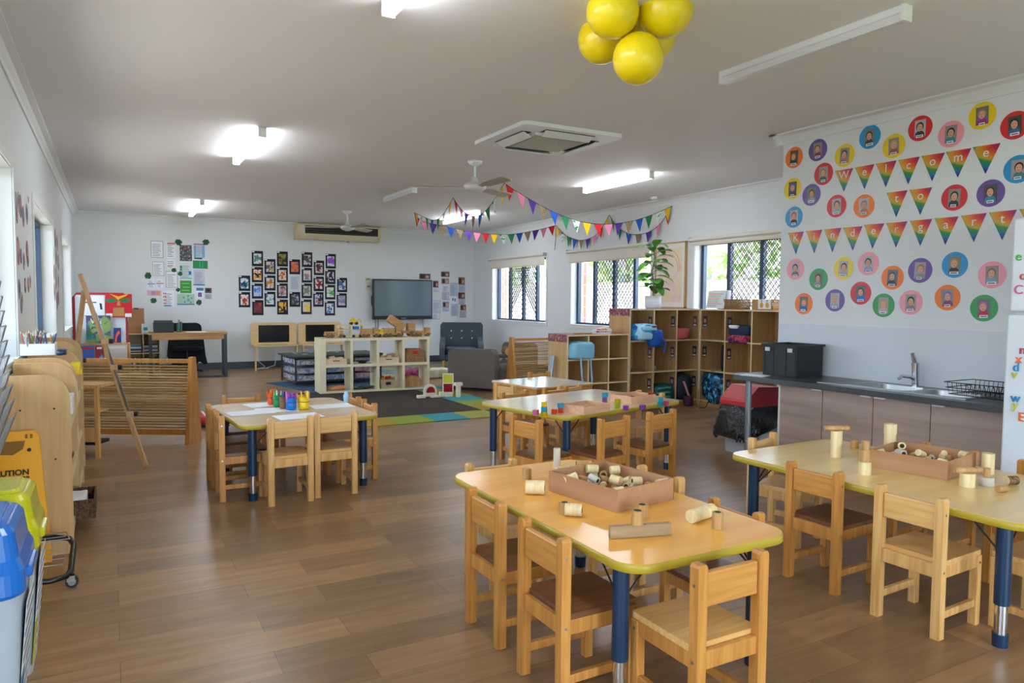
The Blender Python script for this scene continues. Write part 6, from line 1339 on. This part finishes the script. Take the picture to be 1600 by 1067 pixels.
for y in (-.07, .01):
    b = MB(); b.prism(ell(y, .055, .024, .032, 14), 'x', -.1, -.0981, mat('pineapple', '#d9a520', .5)); b.prism([(y-.018, .115), (y, .088), (y+.018, .115), (y, .104)], 'x', -.1, -.0981, mat('pine_leaf', '#7a8a3a', .5)); b.build('pineapple_print', t)
tag(MB().cyl((6.6, 6.05, 1.1965), (6.6, 6.05, 1.30), .035, mat('cup_grey', '#a8acb0', .4), n=16).build('cup'), 'grey cup between the two wicker baskets', 'cup')
# silver folding legs / scooter left of low cubby
t = thing('folded_stand', 'grey metal folding stand leaning on the left side of the low pigeonhole unit', 'stand', (4.30, 6.95, 0))
for k in range(3): MB().tube([(-.05+.02*k, -.06+.05*k, .02), (.03+.02*k, -.04+.05*k, .35), (.075+.01*k, -.03+.05*k, .66)], .013, mat('tube_grey', '#8c979c', .35, metal=.5), n=8).build('tube', t)

# ---------------------------------------------------------- on the tables
def cylp(px, py, r, h, zt, m_, label, cat='wooden piece', lying=None, core=False, grp=None, nm='wooden_cylinder'):
    p = at_z(px, py, zt+.0006)
    t = thing(nm, label, cat, (p.x, p.y, zt+.0006), 0, grp)
    if lying is None:
        b = MB().cyl((0, 0, 0), (0, 0, h), r, m_, n=22, capm=LOG if m_ is BARK else None); b.build('log', t, bevel=.0015)
        if core: MB().cyl((0, 0, h), (0, 0, h+.0006), r*.55, HOLE, n=16).build('core', t)
    else:
        d = Vector((cos(lying), sin(lying), 0)); c = Vector((0, 0, r)); MB().cyl(c-d*h/2, c+d*h/2, r, m_, n=22, capm=LOG if m_ is BARK else None).build('log', t, bevel=.0015)
        if core: MB().cyl(c-d*(h/2+.0006), c-d*h/2, r*.45, HOLE, n=16).cyl(c+d*h/2, c+d*(h/2+.0006), r*.45, HOLE, n=16).build('core', t)
    return t
def cbox_tray(px, py, W, L, Hh, deg, label, seed, zt, n, n_m):
    p = Vector((px, py, zt+.0006)); t = thing('cardboard_box', label, 'box', (p.x, p.y, zt+.0006), radians(deg)); e = .004
    MB().box(-L/2, L/2, -W/2, W/2, 0, e, CARD).build('base', t)
    for q in ((-L/2, L/2, -W/2, -W/2+e), (-L/2, L/2, W/2-e, W/2), (-L/2, -L/2+e, -W/2+e, W/2-e), (L/2-e, L/2, -W/2+e, W/2-e)): MB().box(q[0], q[1], q[2], q[3], e, Hh, CARD).build('side', t)
    MB().box(-L/2-.0006, -L/2+.001, -W/2-.0006, -W/2+.001, 0, Hh, HOLE).build('corner_gap', t)
    rn = random.Random(seed); R = Matrix.Rotation(radians(deg), 4, 'Z')
    nx, ny = n
    k = 0
    for i in range(nx):
        for j in range(ny):
            for lv in (0, 1):
                if lv and (i*3+j) % 4: continue
                k += 1; r = rn.uniform(.013, .019); h = rn.uniform(.035, .055)
                x = -L/2+.035+(L-.07)*i/(nx-1)+rn.uniform(-.006, .006); y = -W/2+.035+(W-.07)*j/(ny-1)+rn.uniform(-.006, .006); z = e+.03+lv*.034
                a, tl = rn.uniform(0, pi), rn.uniform(-.5, .5); d = Vector((cos(a)*cos(tl), sin(a)*cos(tl), sin(tl)))
                c = Matrix.Translation(p) @ R @ Vector((x, y, z)); m_ = [LOG, LOGB, LOG, LOGB, mat('log_grey', '#c9c4b4', .7)][k % 5]
                b = MB().cyl(-d*h/2, d*h/2, r, m_, n=16)
                if k % 3 == 0: b.cyl(-d*(h/2+.0006), -d*h/2, r*.6, HOLE, n=12)
                if k % 3 == 1: b.cyl(d*h/2, d*(h/2+.0006), r*.5, HOLE, n=12)
                tag(b.build('wooden_offcut', loc=c), '%s wooden offcut %s the %s' % (['pale', 'tan', 'cream', 'honey', 'grey'][k % 5], ['with a dark hole lying in', 'with a hollow end lying in', 'without a hole lying in'][k % 3], n_m), 'wooden piece', 'offcuts in the '+n_m)
cbox_tray(1.757, 2.342, .32, .39, .085, 98.7, 'open cardboard box of wooden offcuts on the nearest table', 3, ZT, (6, 5), 'cardboard box on the nearest table')
cbox_tray(3.37, 2.04, .33, .35, .085, 100, 'open cardboard box of wooden offcuts on the right-hand table', 8, ZT, (5, 5), 'cardboard box on the right-hand table')
gt = 'loose wooden pieces on the nearest table'
cylp(823, 748, 0.0196, 0.0476, ZT, LOGB, 'short upright tan cylinder at the far left of the nearest table', grp=gt)
cylp(836, 772, 0.0284, 0.0770, ZT, LOG, 'pale log piece lying near the left side of the box, its core facing us', lying=radians(-35), core=True, grp=gt)
cylp(882, 802, 0.0216, 0.0420, ZT, LOGB, 'upright hollow piece left of the lying dark cored one', core=True, grp=gt)
cylp(896, 806, 0.0230, 0.0616, ZT, LOG, 'lying log piece with a dark core below the box', lying=radians(-40), core=True, grp=gt)
cylp(1003, 808, 0.0230, 0.0476, ZT, LOGB, 'upright hollow ring behind the plank on the nearest table', core=True, grp=gt)
cylp(1096, 812, 0.0242, 0.1320, ZT, LOG, 'long pale log lying at the right of the nearest table', lying=radians(12), core=False, grp=gt)
cylp(1121, 826, 0.0196, 0.0588, ZT, LOGB, 'upright tan cylinder at the right corner of the nearest table', core=True, grp=gt)
p = at_z(1000, 838, ZT); t = thing('wooden_plank', 'grainy wooden plank standing on edge near the front of the nearest table', 'plank', (p.x, p.y, ZT+.0006), radians(-17)); MB().box(-.108, .108, -.011, .011, 0, .042, wood('plank_grey', '#a88c68', '#8a6c48', .6, 0)).build('plank', t, bevel=.002)
q = Matrix.Translation((p.x, p.y, 0)) @ Matrix.Rotation(radians(-17), 4, 'Z') @ Vector((-.01, 0, 0))
tag(MB().cyl((0, 0, 0), (0, 0, .046), .021, LOGB, n=20).cyl((0, 0, .046), (0, 0, .0466), .013, HOLE, n=16).build('wooden_ring', loc=(q.x, q.y, ZT+.0432)), 'upright hollow ring standing on top of the plank', 'wooden piece')
cylp(870, 731, 0.0165, 0.0935, ZT, mat('log_grey', '#c9c4b4'), 'tall thin grey log standing at the far edge of the nearest table', grp=gt)
cylp(882, 737, 0.0143, 0.0990, ZT, LOG, 'pale log lying in front of the tall thin grey one', lying=radians(5), grp=gt)
cylp(912, 728, 0.0132, 0.0770, ZT, LOGB, 'brown stick lying at the far edge of the nearest table', lying=radians(-10), grp=gt)
gr = 'wooden pieces on the right-hand table'
def stack(px, py, parts, names, zt=ZT):
    p = at_z(px, py, zt); z = zt+.0006; parts = [(a_, b_*1.12, c_*1.12, d_) for a_, b_, c_, d_ in parts]
    for (kind, r, h, m_), lb in zip(parts, names):
        if kind == 'c': tag(MB().cyl((0, 0, 0), (0, 0, h), r, m_, n=22).build('wooden_cylinder', loc=(p.x, p.y, z), bevel=.0015), lb, 'wooden piece', gr); z += h+.0004
        else: tag(MB().cyl((-r, 0, h/2), (r, 0, h/2), h/2, m_, n=14).build('wooden_rod', loc=(p.x, p.y, z), rot=(0, 0, radians(-28))), lb, 'wooden piece', gr); z += h+.0004
stack(1306, 714, [('c', .023, .058, LOG), ('c', .025, .062, LOG), ('r', .055, .024, LOGB)], ['bottom pale log of the T shaped stack at the far left of the right-hand table', 'second pale log of the T shaped stack on the right-hand table', 'rod laid across the top of the T shaped stack on the right-hand table'])
stack(1335, 700, [('c', .019, .038, LOGB)], ['tan cylinder standing alone right of the T shaped stack'])
stack(1351, 741, [('c', .024, .052, LOG), ('c', .020, .05, LOGB), ('c', .015, .036, LOGB)], ['pale log at the bottom of the stack against the box', 'tan log in the middle of the stack against the box', 'small tan ring on top of the stack against the box'])
stack(1390, 706, [('c', .026, .088, LOG), ('c', .028, .045, LOG)], ['tall pale log standing behind the box', 'short pale log on top of the tall one behind the box'])
stack(1511, 760, [('c', .027, .052, LOG), ('r', .052, .022, LOGB)], ['pale log under a rod, right of the box', 'rod lying on a pale log, right of the box'])
stack(1541, 758, [('c', .026, .032, mat('log_grey', '#c9c4b4')), ('c', .012, .034, LOGB)], ['low grey log disc right of the box', 'small tan cylinder on the low grey disc'])
stack(1543, 740, [('c', .024, .085, LOG)], ['tall pale log standing behind the low grey disc'])
cylp(1580, 757, .019, .05, ZT, BARK, 'bark covered log lying near the right edge of the photo', lying=radians(-20), grp=gr)
cylp(1565, 769, .015, .042, ZT, LOGB, 'smooth tan cylinder lying in front of the bark covered log', lying=radians(-15), grp=gr)
# middle table: coloured translucent blocks, wooden trays
Z2 = .53
def acr(px, py, cols, label):
    p = at_z(px, py, Z2); z = Z2+.0006; nm = ['bottom', 'top'] if len(cols) == 2 else ['bottom', 'middle', 'top']
    for i, c in enumerate(cols):
        o = MB().box(-.0165, .0165, -.0165, .0165, 0, .033, mat('acrylic_'+c, c, .08, trans=.6)).build('acrylic_block', loc=(p.x, p.y, z), rot=(0, 0, rn.uniform(0, 1)), bevel=.001)
        tag(o, '%s%s' % (label[i] if isinstance(label, list) else label, ''), 'block', 'see-through coloured blocks on the middle table'); z += .0335
acr(837, 648, ['#e878b0'], ['pink block at the left end of the middle table']); acr(850, 651, ['#d8b414', '#2aa0c0', '#e0b818'], ['yellow block at the bottom of the leftmost stack of three', 'blue block in the middle of the leftmost stack of three', 'yellow block on top of the leftmost stack of three'])
acr(866, 647, ['#e8501c'], ['orange block left in the pair before the near wooden tray']); acr(876, 645, ['#e8481c', '#3aa8c8'], ['orange block with a blue one on it, before the near wooden tray', 'light blue block on top of the orange one']); acr(884, 640, ['#f09018'], ['amber block touching the near wooden tray'])
acr(945, 635, ['#e8b820', '#9a58b0', '#48b0d8'], ['yellow block at the bottom of the stack between the trays', 'purple block in the middle of the stack between the trays', 'blue block on top of the stack between the trays'])
acr(965, 638, ['#a8d028', '#d8cc20'], ['lime block under a yellow one', 'yellow block on top of the lime one']); acr(978, 641, ['#9a4ac0'], ['purple block standing alone left of the far wooden tray']); acr(1004, 640, ['#9a50b8'], ['purple block standing alone in front of the far wooden tray'])
acr(1017, 627, ['#f0a020', '#d83020'], ['amber block under a red one right of the far wooden tray', 'red block on top of the amber one']); acr(1032, 635, ['#18a8b0', '#30b0d0'], ['teal block near the right end of the middle table', 'blue block on top of the teal one']); acr(1040, 634, ['#e858a8'], ['pink block beside the teal ones near the right end of the middle table'])
def wtray(px, py, label, deg):
    p = at_z(px, py, Z2); t = thing('wooden_tray', label, 'tray', (p.x, p.y, Z2+.0006), radians(deg), 'wooden trays on the middle table'); b = MB(); lw = wood('tray_pine', '#dcb08c', '#cb9a74', .5, 0); W, L = .105, .135
    b.box(-L, L, -W, W, .0, .006, lw).box(-L, L, -W, -W+.007, .006, .055, lw).box(-L, L, W-.007, W, .006, .055, lw).box(-L, -L+.007, -W+.007, W-.007, .006, .055, lw).box(L-.007, L, -W+.007, W-.007, .006, .055, lw); b.build('box', t)
    b = MB()
    for k in range(1, 4): b.box(-L+k*2*L/4-.002, -L+k*2*L/4+.002, -W+.007, W-.007, .006, .038, lw)
    b.box(-L+.007, L-.007, -.002, .002, .006, .038, lw); b.build('dividers', t); return t
wtray(915, 643, 'empty pale wooden tray, nearer of the two on the middle table', 14); wtray(989, 627, 'pale wooden tray with dark pieces, farther of the two on the middle table', 10)
p = at_z(987, 624, Z2+.02); tag(MB().pillow((0, 0, 0), (.07, .05, .03), mat('dark_plum', '#3a2038', .6), seed=2).build('dark_pieces', loc=(p.x, p.y, Z2+.03)), 'dark purple piece lying in the farther wooden tray', 'piece')
# left table: paper and pots
for px, py, a, lb in ((390, 645, 8, 'sheet of white paper at the left corner of the left-hand table'), (518, 634, 0, 'sheet of white paper at the right of the left-hand table'), (466, 650, 5, 'sheet of white paper in front of the pencil pots'), (432, 640, -10, 'sheet of white paper under the left pots'), (416, 632, 12, 'sheet of white paper behind the pencil pots, left')):
    p = at_z(px, py, ZT+.001); tag(MB().box(-.148, .148, -.105, .105, 0, .0006, PAPER).build('paper_sheet', loc=(p.x, p.y, ZT+.0006+.0007*(abs(a) % 5)), rot=(0, 0, radians(a))), lb, 'paper', 'sheets of paper on the left-hand table')
cd_ = thing('caddy', 'black wire ring holding the pencil pots on the left-hand table', 'caddy', tuple(at_z(452, 640, ZT+.003)))
o0 = at_z(452, 640, ZT+.003)
pots = [('orange', ORA, 424, 632), ('green', GREEN, 434, 635), ('brown', BRN, 444, 638), ('blue', BLUE, 455, 640), ('yellow', YEL, 475, 639)]
b = MB()
for nm_, m_, px, py in pots:
    p = at_z(px, py, ZT+.003); r = .032 if nm_ not in ('blue', 'yellow') else .036
    if nm_ in ('orange',): r = .028
    b.tube([(p.x-o0.x+(r+.006)*cos(a), p.y-o0.y+(r+.006)*sin(a), .055) for a in [2*pi*i/16 for i in range(16)]], .0018, BLKM, n=4, closed=True)
    t = thing('pencil_pot', '%s plastic pot of pens on the left-hand table' % nm_, 'pot', (p.x, p.y, ZT+.0032)); MB().lathe([(0, 0), (r*.86, 0), (r, .01), (r*1.03, .085), (r*.98, .085), (r*.95, .02), (0, .015)], m_, n=20).build('pot', t)
    rn_ = random.Random(px)
    pc = {'orange': ['#e8502a', '#e8a02a', '#e8402a'], 'green': ['#1a9a5a', '#e8e4da', '#6ac48a'], 'brown': ['#2a4a80', '#3a2a24', '#245a8a'], 'blue': ['#7a3ab0', '#c040a0', '#6a50c8', '#d070c0'], 'yellow': ['#f0d020', '#f0a040', '#f0dc3a']}[nm_]
    for k in range(6 if nm_ != 'blue' else 9):
        a = rn_.uniform(0, 2*pi); q = rn_.uniform(.2, .75)*r; tl = rn_.uniform(.1, .35); c = pc[k % len(pc)]
        s_ = Vector((p.x+q*cos(a), p.y+q*sin(a), ZT+.02)); e_ = s_+Vector((cos(a)*tl*.06, sin(a)*tl*.06, rn_.uniform(.078, .10)))
        tag(MB().cyl(s_, e_, .0055, mat('pen'+c, c, .3), n=8).cyl(e_, e_+(e_-s_).normalized()*.014, .0048, mat('pen'+c, c), n=8).build('felt_pen'), '%s felt pen standing in the %s pot on the left-hand table' % (cname(c), nm_), 'pen', 'felt pens in the %s pot' % nm_)
b.build('wire_ring', cd_)
tag(MB().cyl((0, 0, 0), (0, 0, .02), .02, mat('clear_blue', '#9cc4e0', .2), n=14).lathe([(.02, .02), (.024, .05), (.014, .07), (.014, .085), (0, .085)], mat('clear_blue', '#9cc4e0')).build('small_bottle', loc=tuple(at_z(541, 628, ZT+.001))), 'small clear blue bottle at the far right corner of the left-hand table', 'bottle')

# ============================================================ OUTSIDE
PAV = mat('paving', '#b9b2a6', .9, noise=('#a49c90', 4, 4, .4, .6)); GRA = mat('lawn', '#6a8a3c', .95, noise=('#557530', 10, 4, .4, .6))
struct('ground', MB().box(XR+TH, 40, -20, 45, -.14, -.05, PAV).box(-40, XL-TH, -20, 45, -.14, -.05, PAV).box(XL-TH, XR+TH, -30, YF-TH, -.14, -.05, GRA).box(XL-TH, XR+TH, YB+TH, 45, -.14, -.05, GRA))
FEN = mat('fence_slat', '#b9b1ad', .8)
def fence(x, y0, y1, h, label):
    t = thing('fence', label, 'fence', (x, y0, -.05)); b = MB(); y = 0
    while y < y1-y0: b.box(-.01, .01, y, y+.11, 0, h, FEN); y += .12
    b.build('paling', t); k = 0
    while k <= y1-y0: MB().box(.011, .09, k-.045, k+.045, 0, h-.1, FEN).build('post', t); k += 2.4
    for z in (.3, h-.3): MB().box(.011, .04, 0, y1-y0, z-.04, z+.04, FEN).build('rail', t)
fence(10.2, -2, 26, 1.75, 'pale vertical board fence outside the right-hand windows')
fence(-4.2, -6, 18, 1.8, 'pale vertical board fence outside the left-hand windows')
BRK = bpy.data.materials.new('brick_wall'); BRK.use_nodes = True; n = BRK.node_tree.nodes; l = BRK.node_tree.links; bt = n.new('ShaderNodeTexBrick'); tc = n.new('ShaderNodeTexCoord'); mp = n.new('ShaderNodeMapping'); mp.inputs['Rotation'].default_value = (pi/2, 0, pi/2)
bt.inputs['Scale'].default_value = 1; bt.inputs['Brick Width'].default_value = .24; bt.inputs['Row Height'].default_value = .086; bt.inputs['Mortar Size'].default_value = .006
bt.inputs['Color1'].default_value = (*lin('#a5604c'), 1); bt.inputs['Color2'].default_value = (*lin('#8a4c3e'), 1); bt.inputs['Mortar'].default_value = (*lin('#cfc8bc'), 1)
l.new(tc.outputs['Object'], mp.inputs[0]); l.new(mp.outputs[0], bt.inputs['Vector']); l.new(bt.outputs[0], n['Principled BSDF'].inputs['Base Color'])
for y, lb in ((7.95, 'brick pier outside between the nearest and middle windows'), (10.75, 'brick pier outside between the middle and far windows'), (13.7, 'brick pier outside beyond the far window')):
    t = thing('brick_pier', lb, 'pier', (8.9, y*1.23, -.05), 0, 'brick piers outside'); MB().box(-.175, .175, -.175, .175, 0, 2.9, BRK).build('shaft', t); MB().box(-.2, .2, -.2, .2, 2.9, 2.98, TRIM).build('cap', t)
# neighbouring house
t = thing('neighbour_house', 'pale neighbouring house with dark windows beyond the fence', 'house', (16.5, 20, -.05)); HW = mat('house_wall', '#c9c4bc', .8)
MB().box(0, 7, -4, 6, 0, 3.2, HW).build('wall', t); b = MB(); b.prism([(-4.6, 3.2), (6.6, 3.2), (1, 5.4)], 'x', -.5, 7.5, mat('house_roof', '#70757a', .7)); b.build('roof', t)
for y in (-2.5, 1, 4): MB().box(-.03, -.001, y-.6, y+.6, 1.0, 2.3, mat('house_window', '#3d4854', .2)).build('window', t)
LF = mat('tree_leaf', '#7c9a58', .6, noise=('#a9c078', 1.5, 2, .35, .65)); TRK = mat('tree_bark', '#6a5442', .9)
def tree(x, y, h, r, label, n_=420, seed=1, low=.35):
    t = thing('tree', label, 'tree', (x, y, -.05)); MB().tube([(0, 0, 0), (.05, .03, h*.4), (0, 0, h*.75)], [.12, .09, .05], TRK, n=8).build('trunk', t); rn = random.Random(seed); b = MB()
    for i in range(n_):
        u = rn.uniform(-1, 1); a = rn.uniform(0, 2*pi); q = rn.uniform(.3, 1)**.5; s = (1-u*u)**.5; c = Vector((r*q*s*cos(a), r*q*s*sin(a), h*(1+low)/2+h*(1-low)/2*q*u))
        L = rn.uniform(.16, .3); d = Vector((rn.uniform(-1, 1), rn.uniform(-1, 1), rn.uniform(-.6, .6))).normalized(); e = d.cross(Vector((rn.uniform(-1, 1), rn.uniform(-1, 1), 1))).normalized()
        b.add([tuple(c-d*L), tuple(c+e*L*.45), tuple(c+d*L), tuple(c-e*L*.45)], [(0, 1, 2, 3)], LF)
    b.build('crown', t)
tree(12.0, 7.0, 4.2, 1.5, 'leafy tree beyond the fence seen through the nearest window', 420, 1); tree(12.4, 15.9, 3.6, 1.5, 'bushy tree beyond the fence seen through the middle window', 320, 2)
tree(12.4, 12.2, 3.2, 1.3, 'small bushy tree beyond the fence between the windows', 260, 3); tree(12.6, 22, 4.2, 1.8, 'large tree beyond the fence seen through the far window', 300, 4); tree(11.5, 9.6, 2.6, .9, 'low shrubby tree beyond the fence at the nearest window', 220, 5, .2)
t = thing('spiky_palm', 'spiky palm outside the nearest window', 'palm', (9.35, 9.0, -.05)); MB().cyl((0, 0, 0), (0, 0, 1.0), .08, TRK, n=10).build('trunk', t); b = MB(); rn = random.Random(5); PL = mat('palm_leaf', '#6f8f5c', .6)
for i in range(60):
    a = rn.uniform(0, 2*pi); e = rn.uniform(.1, 1.4); d = Vector((cos(a)*cos(e), sin(a)*cos(e), sin(e))); s_ = d.cross(Vector((0, 0, 1))).normalized()*.02; o_ = Vector((0, 0, 1.0)); L = rn.uniform(.5, .8); b.add([tuple(o_+s_), tuple(o_-s_), tuple(o_+d*L+Vector((0, 0, -.1)))], [(0, 1, 2)], PL)
b.build('fronds', t)
